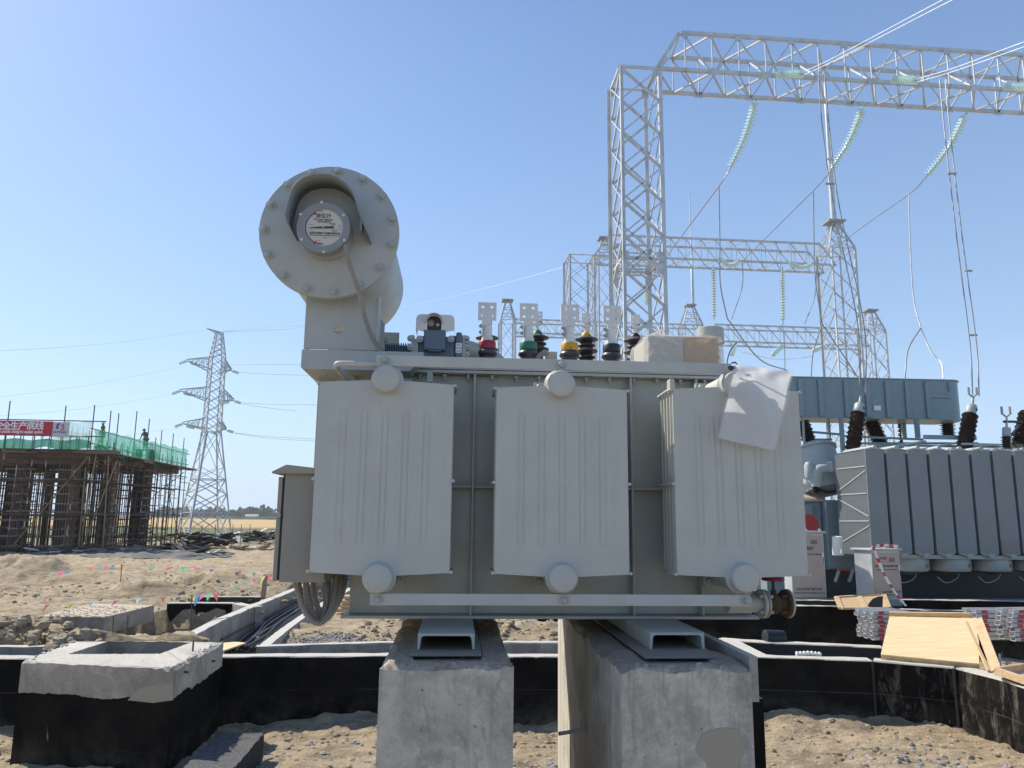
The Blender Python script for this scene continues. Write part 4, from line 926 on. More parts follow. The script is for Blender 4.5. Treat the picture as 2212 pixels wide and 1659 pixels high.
# ---- walls
def wall(label, pts, thick, zb, mt, px=True, zt=ZT, seed=0, name='concrete_wall', side=1, step=0.14, rough=0.010):
    """pts: the front top edge; thickness goes to the far side"""
    P = [W(x, y, zt) if px else Vector((x, y, zt)) for x, y in pts]
    F = []
    for a, b in zip(P, P[1:]):
        n = max(1, int((b-a).length/step)); F += [a.lerp(b, k/n) for k in range(n)]
    F.append(P[-1]); r = random.Random(seed+5); m = MB(); rows = [[], [], [], [], []]
    for i, p in enumerate(F):
        t = (F[min(i+1, len(F)-1)]-F[max(0, i-1)]); t.z = 0; t.normalize(); n_ = Vector((-t.y, t.x, 0))*side
        j = lambda s: r.uniform(-s, s)*rough/0.01
        q = p+n_*thick; d1 = abs(r.gauss(0, 0.006))*rough/0.01; d2 = abs(r.gauss(0, 0.006))*rough/0.01
        rows[0].append((p.x, p.y, zb)); rows[1].append((p.x, p.y, zt-0.012-d1)); rows[2].append((p.x+n_.x*0.012, p.y+n_.y*0.012, zt+j(0.004)))
        rows[3].append((q.x-n_.x*0.012, q.y-n_.y*0.012, zt+j(0.004))); rows[4].append((q.x, q.y, zt-0.012-d2)); 
    rows.append([(a[0], a[1], zb) for a in rows[4]])
    if side > 0: pass
    m.grid(rows); k = len(F)
    for e in (0, k-1):
        ring = [rows[r_][e] for r_ in range(6)]; m.add(ring, [tuple(range(6)) if e == 0 else tuple(range(5, -1, -1))])
    o = m.build(name, mt, None, smooth=30); tag(o, label, 'wall', 'concrete pit and trench walls'); o['kind'] = 'structure'; return o
wl = lambda X, Y: c7(X, Y); wr = lambda X, Y: cR(X, Y)
yl = W(600, 1418).y
wall('long black-coated wall of the pit, behind the left and middle plinths', [(-14, W(0, 1424).y), tuple(W(100, 1423))[:2], tuple(W(600, 1418))[:2], tuple(W(830, 1417))[:2], tuple(W(1205, 1419))[:2], tuple(W(1500, 1420))[:2], tuple(W(1640, 1420))[:2], tuple(W(1885, 1427))[:2]], 0.24, -0.3, M['tar'], px=False)
E0 = W(1885, 1427); E1 = W(2061, 1442); E2 = W(2166, 1468); E3 = W(2250, 1497)
wall('scraped black wall at the right, running towards the camera', [(E0.x+0.01, E0.y+0.005), (E1.x, E1.y)], 0.24, -0.3, M['tarworn'], px=False, seed=3)
wall('most worn wall section at the lower right corner', [(E1.x+0.012, E1.y-0.0), (E2.x, E2.y), (E3.x, E3.y), (E3.x+1.2, E3.y-1.6)], 0.25, -0.3, M['tarworn'], px=False, seed=4)
wall('inner trench wall at the far left, beside the manhole', [wl(-300, 524), wl(0, 522), wl(330, 520), wl(500, 521)], 0.18, 0.0, M['conct'], seed=6)
wall('grey inner trench wall crossing behind the plinths', [(553.8, 1397), (700, 1392), (845, 1388), (1205, 1388), (1330, 1388), (1540, 1387)], 0.16, 0.0, M['conct'], seed=7)
wall('right wall of the cable trench, slanting towards the transformer', [(553.8, 1397), (604, 1358), (651, 1326), (700, 1297), (790, 1250)], 0.17, 0.0, M['conct'], seed=8, side=-1)
wall('left wall of the cable trench, nearest the slab', [(412, 1378), (480, 1341), (550, 1311), (610, 1287), (662, 1265), (760, 1228)], 0.20, 0.0, M['conct'], seed=9, side=1)
wall('short cross wall between the right plinth and the trench', [(1628, 1418), (1590, 1398), (1552, 1378)], 0.24, 0.0, M['conct'], seed=10, side=-1)
wall('greyed trench wall behind the right pit edge', [(1554, 1381), (1650, 1388), (1780, 1393), (1908, 1399)], 0.22, 0.0, M['targrey'], seed=11)
wall('tall streaked black wall under the cabinets', [(1060, 1304), (1400, 1307), (1560, 1308), (1710, 1308.5), (1840, 1310), (1897, 1312)], 0.22, -0.3, M['tarstreak'], seed=12, rough=0.016)
wall('black wall behind the plywood panel', [(1903, 1316), (2000, 1318), (2212, 1321.5), (2500, 1326)], 0.22, -0.3, M['tar'], seed=13, rough=0.02)
wall('thin kerb wall carrying the left cabinet', [(1600, 1296), (1710, 1296), (1808, 1297.5), (1850, 1298)], 0.16, -0.2, M['targrey'], seed=14, rough=0.016)
wall('black wall in front of the large transformer', [(1950, 1296), (2050, 1296.5), (2212, 1299), (2500, 1304)], 0.20, -0.2, M['tar'], seed=15, rough=0.016)
wall('black wall standing behind the slab at the left', [(361, 1303), (430, 1302.5), (502, 1303)], 0.2, 0.0, M['tar'], seed=16, rough=0.006)
wall('grey wall joining the black wall to the cable trench', [(502, 1303), (520, 1307), (552, 1311)], 0.2, 0.0, M['conct'], seed=17, rough=0.006)
wall('low dark wall near the wooden stake', [(420, 1289), (500, 1289), (565, 1289.5)], 0.18, 0.0, M['targrey'], seed=18, rough=0.006)

for ec, nm in ((E0, 'first'), (E1, 'second')):
    dv = Vector((-0.60, -0.80, 0)); m = MB(); cc = ec+dv*0.012; m.cyl((cc.x, cc.y, -0.2), (cc.x, cc.y, ZT-0.012), 0.022, n=8); m.cyl((ec.x+.05, ec.y+.07, -0.2), (ec.x+.05, ec.y+.07, ZT-.006), 0.07, n=8)
    o = m.build('joint_seal', M['black'], None); o['kind'] = 'structure'
# ---- manhole box
mf = [W(47, 1428, 1.05), W(376, 1443, 1.05), W(483, 1387, 1.05), W(163, 1384, 1.05)]
mi = [W(*wl(385, 562), 1.05), W(*wl(905, 560), 1.05), W(*wl(1092, 492), 1.05), W(*wl(610, 490), 1.05)]
mh = thing('manhole', 'square concrete manhole with its lower half coated in black bitumen', 'manhole'); mh.location = (0, 0, 0)
rr_ = random.Random(2)
def ring_mesh(outer, inner, zt, zb, zi, mt):
    m = MB(); n = 26; o = []; i_ = []
    for k in range(4):
        a, b = outer[k], outer[(k+1) % 4]; c, d = inner[k], inner[(k+1) % 4]
        o += [a.lerp(b, j/n) for j in range(n)]; i_ += [c.lerp(d, j/n) for j in range(n)]
    N = len(o); jz = [rr_.gauss(0, 0.004) for _ in range(N)]; ch = [abs(rr_.gauss(0, 0.010))+(0.02 if 22 < k < 50 and rr_.random() < .6 else 0) for k in range(N)]
    cen = sum(outer, Vector())/4; rows = [[], [], [], [], []]
    for k in range(N):
        p, q = o[k], i_[k]; inw = (cen-p).normalized()
        rows[0].append((p.x, p.y, zb)); rows[1].append((p.x, p.y, zt-ch[k]-0.006)); pp = p+inw*(0.015+ch[k]*1.2); rows[2].append((pp.x, pp.y, zt+jz[k]))
        rows[3].append((q.x, q.y, zt+jz[k]*0.3)); rows[4].append((q.x, q.y, zi))
    for r in rows: r.append(r[0])
    m.grid(rows); return m
ring_mesh(mf, mi, 1.05, -0.2, 0.25, M['tarbox']).build('box_wall', M['tarbox'], mh, smooth=30)
MB().add([(p.x, p.y, 0.27) for p in mi], [(0, 1, 2, 3)]).build('box_floor', M['pit'], mh)
def front_patch(parent, pts, mt, fr, w, name='mortar_patch', th=0.003):
    m = MB(); P = [fr.px(x, y, w) for x, y in pts]; m.prism([(p.x, w, p.z) for p in P], (0, -th, 0)); return m.build(name, mt, parent, bev=0.001)
a_ = mf[1]-mf[0]; MF = Frame((mf[0].x, mf[0].y, 0), math.degrees(math.atan2(a_.y, a_.x)))
def mfp(parent, pts, mt, th=0.004):
    P = [MF.px(x, y, 0.001) for x, y in pts]; m = MB(); Q = [MF.M @ Vector((p.x, 0.001, p.z)) for p in P]; m.prism(Q, -MF.uy*th); return m.build('mortar_patch', mt, parent)
c10 = Crop(0, 1640, 560/2212)
mfp(mh, [c10(*p) for p in ((550, 1090), (560, 1000), (600, 950), (680, 922), (750, 940), (775, 1010), (760, 1085), (650, 1095))], M['mortar'])
mfp(mh, [c10(*p) for p in ((865, 1060), (900, 1030), (1000, 1002), (1100, 1020), (1180, 1050), (1235, 1080), (1225, 1130), (1190, 1165), (1050, 1140), (900, 1110))], M['mortar'])
mfp(mh, [c10(*p) for p in ((1420, 1300), (1540, 1180), (1700, 1130), (1920, 1110), (1925, 1300), (1700, 1330))], M['mortar'])
rb = MB(); p = W(*wl(1090, 545), 1.05); rb.cyl((p.x, p.y, 1.0), (p.x, p.y, 1.17), 0.011, n=8); rb.build('rebar_stub', M['rod'], mh)
for X, Y in ((1200, 600), (1072, 662), (940, 655)):
    rb = MB(); q = mf[1].lerp(mf[2], 0.2 if X < 1100 else 0.75); q.z = Pd(*wl(X, Y), q.y).z; rb.cyl(q+Vector((-0.05, 0, 0)), q+Vector((0.05, -0.03, 0)), 0.012, n=8)
    if X > 1000: rb.build('rebar_stub', M['rod'], mh)
# rubble along the manhole's right edge
def clod(m, c, r, rg, flat=0.7):
    """one broken lump"""
    ph = [rg.uniform(0, 6.28) for _ in range(6)]; vs = []; n1, n2 = 5, 7
    bx_ = [Vector((rg.gauss(0, 1), rg.gauss(0, 1), rg.gauss(0, 1))).normalized() for _ in range(7)]; lim = [rg.uniform(0.55, 0.95) for _ in bx_]
    sc = Vector((rg.uniform(.8, 1.4), rg.uniform(.7, 1.2), flat*rg.uniform(.8, 1.2))); an = rg.uniform(0, 3.14); ca, sa = math.cos(an), math.sin(an)
    for i in range(n1+1):
        th = math.pi*i/n1
        for k in range(n2):
            f = 2*math.pi*k/n2+i*0.4; d = Vector((math.sin(th)*math.cos(f), math.sin(th)*math.sin(f), math.cos(th))); q = 1.0
            for b, l in zip(bx_, lim):
                dd = d.dot(b)
                if dd > 0.2: q = min(q, l/dd)
            p = Vector((d.x*q*sc.x, d.y*q*sc.y, d.z*q*sc.z))*r; p = p*(rg.uniform(.82, 1.12) if 0 < i < n1 else 1); vs.append((c[0]+p.x*ca-p.y*sa, c[1]+p.x*sa+p.y*ca, c[2]+p.z))
    m.add(vs, [(i*n2+k, (i+1)*n2+k, (i+1)*n2+(k+1) % n2, i*n2+(k+1) % n2) for i in range(n1) for k in range(n2)])
rg = random.Random(11)
m = MB()
for i in range(70):
    t = rg.uniform(-0.06, 1.02); e = mf[1].lerp(mf[2], t) if i % 3 else mf[0].lerp(mf[3], t); inn = (sum(mf, Vector())/4-e).normalized()
    e = e+inn*abs(rg.gauss(0.03, 0.03)); clod(m, (e.x, e.y, 1.055), rg.uniform(0.008, 0.026), rg, 0.5)
m.build('mortar_crumbs', M['conct'], mh, smooth=0, kind='stuff')
# small tarred footing in front of the manhole
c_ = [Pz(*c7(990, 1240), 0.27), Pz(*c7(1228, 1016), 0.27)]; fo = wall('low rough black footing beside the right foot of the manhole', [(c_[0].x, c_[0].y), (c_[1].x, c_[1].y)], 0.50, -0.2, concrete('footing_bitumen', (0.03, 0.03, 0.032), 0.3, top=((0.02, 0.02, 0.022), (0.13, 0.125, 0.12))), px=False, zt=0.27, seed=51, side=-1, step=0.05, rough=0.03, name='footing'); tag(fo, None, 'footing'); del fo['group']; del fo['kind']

# ---- plinths under the transformer
zp = plz+ZS-0.010
PF = Frame((R0.x, R0.y, 0), 3.9)
def plinth(label, X0, X1, Y0, wback, seed, mt=None):
    w0 = PF.loc(Pz((X0+X1)/2, Y0, zp)).y
    u0 = PF.px(X0, Y0+4, w0).x; u1 = PF.px(X1, Y0+4, w0).x
    t = thing('plinth', label, 'plinth', PF, 'transformer plinths'); r = random.Random(seed)
    nu, nw = 60, 110; rows = []; U, Wd = np.meshgrid(np.linspace(u0, u1, nu), np.linspace(w0, wback, nw))
    N_ = fbm(U*1.0, Wd, 9, 5, seed); e = np.minimum(np.minimum(U-u0, u1-U), np.minimum(Wd-w0, wback-Wd))
    wid = 0.035+0.045*fbm(U, Wd, 5, 3, seed+3); drop = np.clip(1-e/np.maximum(wid, .01), 0, 1)**1.3
    Z = zp-0.002-drop*0.024+(N_*0.026+np.abs(fbm(U, Wd, 38, 3, seed+9))*0.012)*np.clip(drop*1.5+0.3, 0, 1); cen = (np.abs(U-(u0+u1)/2) < 0.125) & (Wd > w0+0.05); Z = np.where(cen, np.minimum(Z, zp-0.012), Z)
    m = MB(); rows = [[(float(U[j, i]), float(Wd[j, i]), float(Z[j, i])) for i in range(nu)] for j in range(nw)]; m.grid(rows)
    edge = [rows[0][i] for i in range(nu-1, -1, -1)]+[rows[j][0] for j in range(1, nw)]+[rows[-1][i] for i in range(1, nu)]+[rows[j][-1] for j in range(nw-2, 0, -1)]
    k = len(edge); bt = [(p[0], p[1], -0.3) for p in edge]; m.add(edge+bt, [(i, (i+1) % k, (i+1) % k+k, i+k) for i in range(k)])
    o = m.build('plinth_block', mt or M['concp'], t, smooth=35)
    uc = (u0+u1)/2; return t, w0, u0, u1
P1, w1f, u10, u11 = plinth('left concrete plinth under the transformer, narrow with chipped top edge', 820, 1110, 1432, 1.10, 21)
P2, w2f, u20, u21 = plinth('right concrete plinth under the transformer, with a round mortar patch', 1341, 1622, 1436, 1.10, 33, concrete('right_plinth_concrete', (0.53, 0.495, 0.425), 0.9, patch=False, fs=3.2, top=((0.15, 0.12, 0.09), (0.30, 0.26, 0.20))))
for P_, (X0, X1), wf in ((P1, (896, 1032), w1f), (P2, (1408, 1560), w2f)):
    a = tp(X0, 1410, wf+0.04); b = tp(X1, 1410, wf+0.04)
    sx0, sx1, sy = (884, 1040, 1413) if X0 < 1000 else (1392, 1549, 1418)
    wsh = PF.loc(Pz((sx0+sx1)/2, sy, zp+0.008)).y; a.x = PF.px(sx0, sy, wsh).x; b.x = PF.px(sx1, sy, wsh).x
    MB().box((a.x, wsh, zp), (b.x, 1.0, zp+0.0085)).build('shim_plate', paint('dusty_shim', (0.20, 0.19, 0.17), (0.28, 0.23, 0.17), 0.6, 0.6), P_, bev=0.001)
    for _ in range(1):
        m = MB(); rg2 = random.Random(int(X0)); 
        for i in range(420):
            lo_, hi_ = (u10, u11) if X0 < 1000 else (u20, u21); u = rg2.uniform(lo_+.03, hi_-.03); w_ = wf+0.03+rg2.random()**2*0.9
            if a.x-0.01 < u < b.x+0.01 and w_ > wf+0.03: continue
            clod(m, (u, w_, zp-0.012), 0.0015+0.008*rg2.random()**3, rg2, 0.6)
        m.build('grout_crumbs', M['conct'], P_, smooth=0, kind='stuff')
front_patch(P2, [cP(*p) for p in ((1450, 1290), (1462, 1210), (1500, 1155), (1560, 1122), (1640, 1100), (1730, 1094), (1800, 1100), (1830, 1135), (1850, 1160), (1870, 1220), (1887, 1270), (1870, 1330), (1840, 1385), (1818, 1454), (1800, 1600), (1620, 1600), (1560, 1470), (1520, 1380), (1470, 1335))], M['mortar'], PF, w2f)
a = PF.px(1621, 1500, w2f+0.05); b = PF.px(1641, 1517, w2f+0.05); top_ = PF.px(1636, 1418, w2f+0.05)
MB().box((a.x, w2f+0.05, b.z), (b.x, w2f+0.9, top_.z)).build('formwork_board', M['conct'], P2, bev=0.003)
b2 = PF.px(1651, 1560, w2f+0.12)
MB().box((a.x+0.0, w2f+0.12, -0.3), (b2.x, w2f+0.95, b.z-0.004)).build('bitumen_side', tarred('side_bitumen', 5.0, 0.06), P2)
m = MB(); r_ = random.Random(4); pts = [PF.px(1212+8, 1583, 0.3), PF.px(1270, 1578, 0.45)]; 
m.cyl((u20-0.125, 0.30, PF.px(1216, 1585, 0.3).z), (u20+0.004, 0.32, PF.px(1216, 1578, 0.3).z), 0.008, n=8); m.build('rebar_stub', M['galvd'], P2)
# timber post on the left of the right plinth
TP = thing('timber_post', 'pale timber post standing between the two plinths', 'timber post', PF)
a = PF.px(1218, 1500, 1.12); b = PF.px(1250, 1500, 1.12)
MB().box((a.x, 1.12, -0.3), ((a.x+b.x)/2-0.001, 1.36, zp+0.05)).build('board', wood('grey_board', (0.56, 0.52, 0.43), (0.36, 0.32, 0.26), 2), TP, bev=0.003)
MB().box(((a.x+b.x)/2+0.001, 1.13, -0.3), (b.x, 1.34, zp+0.05)).build('board', M['plank'], TP, bev=0.003)

# ---- loose stones, clods and gravel
def scatter(name, label, n, area, rmin, rmax, mt, zf, seed, flat=0.6, kind='stuff', pw=2.5):
    rg = random.Random(seed); m = MB()
    Q = [(*area(rg), rmin+(rmax-rmin)*rg.random()**pw) for _ in range(n)]; Z = zf(np.array([q[0] for q in Q], float), np.array([q[1] for q in Q], float))
    for (x, y, r), z in zip(Q, Z): clod(m, (x, y, float(z)+r*0.15), r, rg, flat)
    o = m.build(name, mt, None, smooth=0); tag(o, label, None, None, kind); return o
def zpit(X, Y_):
    return (0.02+fbm(X, Y_, 0.7, 3, 2)*0.12+fbm(X, Y_, 3.2, 5, 4)*0.055+0.16*np.exp(-((Y_-10.7)/0.5)**2)*np.clip(0.5+2.2*fbm(X, Y_, 0.5, 3, 8), 0, 1.3))
zy = gz
def zyard(x, y):
    X, Y_ = np.array([float(x)]), np.array([float(y)]); return float(gz(X, Y_)[0])
scatter('pit_rubble', 'small stones and clods on the pit floor', 6000, lambda r: (r.uniform(-6.5, 7.5), 10.3-abs(r.gauss(0, 1.6))), 0.006, 0.05, M['rock'], zpit, 1, pw=4)
scatter('grey_gravel', 'grey gravel on the pit floor between the plinths', 1500, lambda r: (r.gauss(1.0, 0.55) if r.random() < .45 else r.gauss(4.6, .5) if r.random() < .6 else r.gauss(-2.6, .5), r.gauss(8.6, .45)), 0.01, 0.055, M['grav'], zpit, 2, pw=3)
def around(px_, py_, sx, sy, z=0.8):
    c = W(px_, py_, z); return lambda r: (r.gauss(c.x, sx), max(11.95, r.gauss(c.y, sy)))
a1 = around(45, 1352, 1.1, 0.75)
def leftpile(r):
    while True:
        x, y = a1(r)
        if not inside(np.array([x]), np.array([y]), LOW[4][0])[0] and x < W(140, 1350).x: return x, y
scatter('rubble_heap', 'heap of broken soil clods at the far left edge', 1100, leftpile, 0.02, 0.12, M['rock'], zy, 5, pw=2.6)
scatter('trench_gravel', 'grey gravel beside the cable trench', 900, around(710, 1372, .32, .16), 0.012, 0.035, M['grav'], zy, 6)
scatter('yard_clods', 'clods thrown up along the trench behind the transformer', 900, lambda r: (r.uniform(-2.5, 1.9), r.uniform(12.3, 15.2)), 0.012, 0.09, M['rock'], zy, 7, pw=4)
scatter('far_clods', 'clods along the string of flags in the yard', 1000, lambda r: (r.uniform(-17, -4), r.gauss(19.6, 1.4)), 0.015, 0.09, M['rock'], zy, 8, pw=4)
scatter('yard_litter', 'small clods over the yard', 1500, lambda r: (r.uniform(-30, -3), r.uniform(20, 44)), 0.012, 0.06, M['rock'], zy, 9, pw=4)
rg = random.Random(42)
BIGC = [(20, 1345), (55, 1360), (95, 1362), (120, 1378), (128, 1388), (165, 1388), (10, 1362), (30, 1375), (40, 1335), (190, 1392), (70, 1385)]
m = MB()
for i in range(130):
    X, Y = BIGC[i % len(BIGC)]; p = W(X+rg.gauss(0, 14), Y+rg.gauss(0, 6), .85); r = rg.uniform(0.05, 0.13); clod(m, (p.x, p.y, max(zyard(p.x, p.y), 0.7)+r*0.3), r, rg, 0.8)
tag(m.build('soil_clods', M['rock'], None, smooth=0), 'larger broken clods on the heap at the left edge', None, None, 'stuff')
# slab
sl_ = [W(80, 1331, .95), W(227, 1333, .95), W(334, 1307, .95), W(200, 1303, .95)]
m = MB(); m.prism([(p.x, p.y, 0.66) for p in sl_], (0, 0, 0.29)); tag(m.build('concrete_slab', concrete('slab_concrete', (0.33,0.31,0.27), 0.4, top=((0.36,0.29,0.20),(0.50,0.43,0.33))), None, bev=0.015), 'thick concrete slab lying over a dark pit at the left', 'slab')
m = MB(); xs_ = []
for i in range(260):
    t = rg.random(); s_ = rg.random()**1.6; p = sl_[0].lerp(sl_[1], t).lerp(sl_[3].lerp(sl_[2], t), s_*0.8); clod(m, (p.x, p.y, 0.952), rg.uniform(.008, .028), rg, .35)
tag(m.build('slab_crumbs', M['rock'], None, smooth=0), 'earth crumbs spilled on the slab', None, None, 'stuff')
# cables in the trench
CT = thing('cable_run', 'bundle of black cables lying in the slanting trench', 'cables')
a = [W(425, 1405, .3), W(480, 1372, .3), W(540, 1340, .36), W(640, 1296, .42), W(740, 1252, .45), W(840, 1210, .4)]; b = [W(560, 1418, .3), W(590, 1392, .3), W(628, 1358, .36), W(695, 1310, .42), W(790, 1262, .45), W(900, 1215, .4)]
for i in range(46):
    s_ = rg.random(); s2 = min(1, max(0, s_+rg.gauss(0, .12))); hh_ = rg.uniform(0, 0.22)*(1-abs(s_-.5))
    P_ = [a[k].lerp(b[k], s_+(s2-s_)*k/5+rg.gauss(0, .05))+Vector((0, 0, hh_+rg.gauss(0, .025))) for k in range(6)]
    m = MB(); m.tube(curve_pts(P_, 7), rg.uniform(0.016, 0.026), 6); m.build('cable', M['cable'], CT)
p = [W(*c7(1235, 560), .78), W(*c7(1390, 505), .80), W(*c7(1330, 500), .80), W(*c7(1180, 512), .80)]
m = MB(); m.prism([(q.x, q.y, q.z) for q in p], (0, 0, 0.018)); tag(m.build('plywood_offcut', M['ply'], None), 'pale plywood offcut bridging the trench behind the manhole', 'board')
# timber stack seen under the control box
TS = thing('timber_stack', 'short stack of sawn timbers beside the cable trench, behind the hanging hoses', 'timber stack')
q = W(690, 1325, .8)
for k in range(4):
    for j in range(2):
        o = MB().box((-0.75, -0.07, -0.035), (0.75, 0.07, 0.035)).build('timber', M['lumber'], TS, bev=0.004); o.location = (q.x+1.0+rg.uniform(-.1, .1), q.y+0.6+j*0.16, 0.80+k*0.078); o.rotation_euler = (0, 0, rg.uniform(-.03, .03))

# ---- stakes, string flags
def rod(label, x, y0, y1, zb, name='rebar_stake', mt=None, r=0.009, dx=0, sq=False, Yd=None):
    b = W(x, y1, zb) if Yd is None else Pd(x, y1, Yd); t = Pd(x+dx, y0, b.y); m = MB()
    if sq: m.bar((b.x, b.y, b.z-0.15), t, 0.11, 0.03)
    else: m.cyl((b.x, b.y, b.z-0.15), t, r, n=8)
    return tag(m.build(name, mt or M['rod'], None), label, 'stake'), t
rod('rusty rebar stake in front of the slab, the left of the pair', 245, 1331, 1378, .72)
rod('rusty rebar stake in front of the slab, the right of the pair', 276.5, 1329, 1378, .72)
_, s1 = rod('rusty rebar stake holding the string in front of the black wall', 414.5, 1285, 1352, .72)
_, s2 = rod('tall thin stake in the yard where two strings of flags meet', 260, 1219, 1270, .62, r=0.012, dx=3)
rod('weathered wooden stake beside the control box', 566, 1241, 1296, .75, 'wooden_stake', M['plank'], sq=True, dx=9)
FC = dict(r='fred', y='fyel', g='fgrn', p='fpink', b='fblue', w='fpale')
def bunting(label, pts, flags, size):
    """pts: (x, y, depth); flags: (x, colour letter)"""
    t = thing('flag_string', label, 'bunting'); P = [Pd(*q) for q in pts]; m = MB(); m.tube(curve_pts(P, 6), 0.006, 5); m.build('string', M['tape'], t)
    for X, c in flags:
        for (x0, y0, d0), (x1, y1, d1) in zip(pts, pts[1:]):
            if min(x0, x1) <= X <= max(x0, x1):
                k = (X-x0)/(x1-x0); y = y0+(y1-y0)*k; d = d0+(d1-d0)*k; break
        else: continue
        A = Pd(X, y, d); dirn = (Pd(x1, y1, d1)-Pd(x0, y0, d0)).normalized(); s_ = size*0.82*rg.uniform(.75, 1.1); tw = rg.uniform(-.8, .8)
        hd = Vector((-dirn.y, dirn.x, 0))*math.sin(tw)*0.5+Vector((0, 0, -1)); B = A+dirn*s_; C_ = (A+B)/2+hd.normalized()*s_*1.1*rg.uniform(.4, 1.0)+dirn*rg.uniform(-.9, .3)*s_
        m = MB(); mid = (A+B+C_)/3+Vector((0, 1, 0))*0.03*rg.uniform(-1, 1)
        m.add([A, B, C_, mid], [(0, 1, 3), (1, 2, 3), (2, 0, 3)]); m.build('flag', M[FC[c]], t, smooth=0)
dA = s1.y
bunting('near string of coloured flags running past the slab to the control box', [(80, 1306, dA+1.2), (160, 1303, dA+.8), (260, 1296, dA+.4), (415, 1285.5, dA), (470, 1279, dA+.6), (530, 1255, dA+2.5), (565, 1246, dA+3.2), (600, 1238, dA+4)],
        [(98, 'r'), (142, 'y'), (193, 'w'), (246, 'p'), (292, 'w'), (345, 'r'), (405, 'y'), (418, 'b'), (435, 'p'), (446, 'g'), (457, 'r'), (507, 'g'), (530, 'g'), (545, 'p'), (566, 'y'), (580, 'r'), (584, 'p')], 0.21)
dB = s2.y
bunting('string of flags slanting down to the left edge of the picture', [(-40, 1290, dB-5), (2, 1272, dB-4), (110, 1240, dB-2), (200, 1225, dB-1), (262, 1219, dB)], [(2, 'r'), (83-0, 'r'), (105, 'g'), (125, 'p'), (143, 'b'), (158, 'y'), (193, 'r'), (210, 'g'), (226, 'p'), (240, 'b'), (254, 'y'), (261, 'r')][0:12], 0.19)
bunting('far string of flags running right from the thin stake', [(262, 1219, dB), (330, 1223, dB+1), (420, 1226, dB+1.5), (500, 1234, dB+1), (600, 1240, dB)], [(326, 'g'), (362, 'r'), (390, 'g'), (420, 'p'), (452, 'b'), (482, 'y'), (512, 'r'), (545, 'g'), (578, 'p')], 0.24)
# ================================================================ steel gantries
lm = MB(); lm.box((0, 0, 0), (1, 0.14, 1)); lm.box((0, 0.14, 0), (0.14, 1, 1)); ANG = lm.mesh('steel_angle', M['galv'], 0)
PLT = MB().box((-.5, -.5, 0), (.5, .5, 1)).mesh('gusset_plate', M['galv'], 0)
STUD = MB().lathe([(1, 0), (1, 1)], n=6).mesh('splice_bolt', M['bolt'], 0)
class Lattice:
    def __init__(s, t, fr, single): s.t, s.fr, s.single, s.mb = t, fr, single, MB()
    def put(s, name, a, b, size, up=(0, 0, 1)):
        if s.single or name in ('leg', 'chord'): link(name, ANG, s.t, align(a, b, size, up))
        else: s.mb.bar(a, b, size, size*0.5)
    def done(s):
        if s.mb.v: s.mb.build('bracing', M['galv'], s.t, smooth=0, kind='stuff')
def tower(L, u0, u1, w0, w1, z0, z1, n, leg=0.14, br=0.075, flare=0.0, alt=True):
    def c(i, z):
        k = 1-(z-z0)/(z1-z0); du = flare*k
        return Vector(((u0-du, u1+du, u1+du, u0-du)[i], (w0-du, w0-du, w1+du, w1+du)[i], z))
    for i in range(4): L.put('leg', c(i, z0), c(i, z1), leg, ((1, 0, 0), (0, 1, 0), (-1, 0, 0), (0, -1, 0))[i])
    for k in range(n):
        za, zb_ = z0+(z1-z0)*k/n, z0+(z1-z0)*(k+1)/n
        for i in range(4):
            j = (i+1) % 4; a, b = (i, j) if i % 2 else (j, i)
            L.put('brace', c(a, za), c(b, zb_), br*1.1, (0, 1, 0) if i % 2 == 0 else (1, 0, 0))
            L.put('brace', c(b, za), c(a, zb_), br*0.7, (0, 1, 0) if i % 2 == 0 else (1, 0, 0))
    for z in (z1,)+((z0+(z1-z0)*0.62,) if L.single else ()):
        for i in range(4): L.put('brace', c(i, z), c((i+1) % 4, z), br*1.2)
def beam(L, u0, u1, w0, w1, z0, z1, pitch, ch=0.11, br=0.06, e0=0.0, e1=0.0):
    n = int(round((u1-u0)/pitch)); p = (u1-u0)/n
    T0, T1 = u0+e0, u1-e1
    for w_ in (w0, w1):
        L.put('chord', (u0, w_, z0), (u1, w_, z0), ch); L.put('chord', (T0, w_, z1), (T1, w_, z1), ch)
        if e0: L.put('brace', (u0, w_, z0), (T0, w_, z1), ch)
        if e1: L.put('brace', (u1, w_, z0), (T1, w_, z1), ch)
    for k in range(n):
        a = u0+p*k; mid = a+p/2; b = a+p
        for w_ in (w0, w1):
            L.put('brace', (mid, w_, z1), (b, w_, z0), br*1.25, (0, 1, 0))
            if k or not e0: L.put('brace', (a, w_, z0), (mid, w_, z1), br*0.9, (0, 1, 0))
            L.put('brace', (mid, w_, z0), (mid, w_, z1), br*0.7, (0, 1, 0)); 
            if k: L.put('brace', (a, w_, z0), (a, w_, z1), br*0.7, (0, 1, 0))
        for z_ in (z0, z1):
            a2 = max(a, T0) if z_ == z1 else a
            L.put('brace', (a2, w0, z_), (mid, w1, z_), br); L.put('brace', (mid, w1, z_), (b, w0, z_), br)
            if z_ == z0: L.put('brace', (mid, w0, z_), (b, w1, z_), br*0.8)
        L.put('brace', (a, w0, z0), (a, w1, z1), br*0.8) if k else None
g = Pd(1337.5, 144, 25); GF = Frame((g.x, g.y, 0), 4.9)
G1 = thing('gantry', 'nearest and tallest lattice gantry, its beam running out of the picture at the upper right', 'gantry', GF, 'steel lattice gantries')
L1 = Lattice(G1, GF, True); zg = g.z; uu = GF.px(1421.5, 146, 0).x
zt1 = GF.px(1470.8, 71.8, 0).z
tower(L1, 0, uu, 0, 1.5, -0.3, zg, 15, 0.14, 0.075)
beam(L1, uu, uu+18.0, 0, 1.5, zg-0.0, zt1, 2.0, 0.12, 0.062, e0=(GF.px(1470.8, 71.8, 0).x-uu))
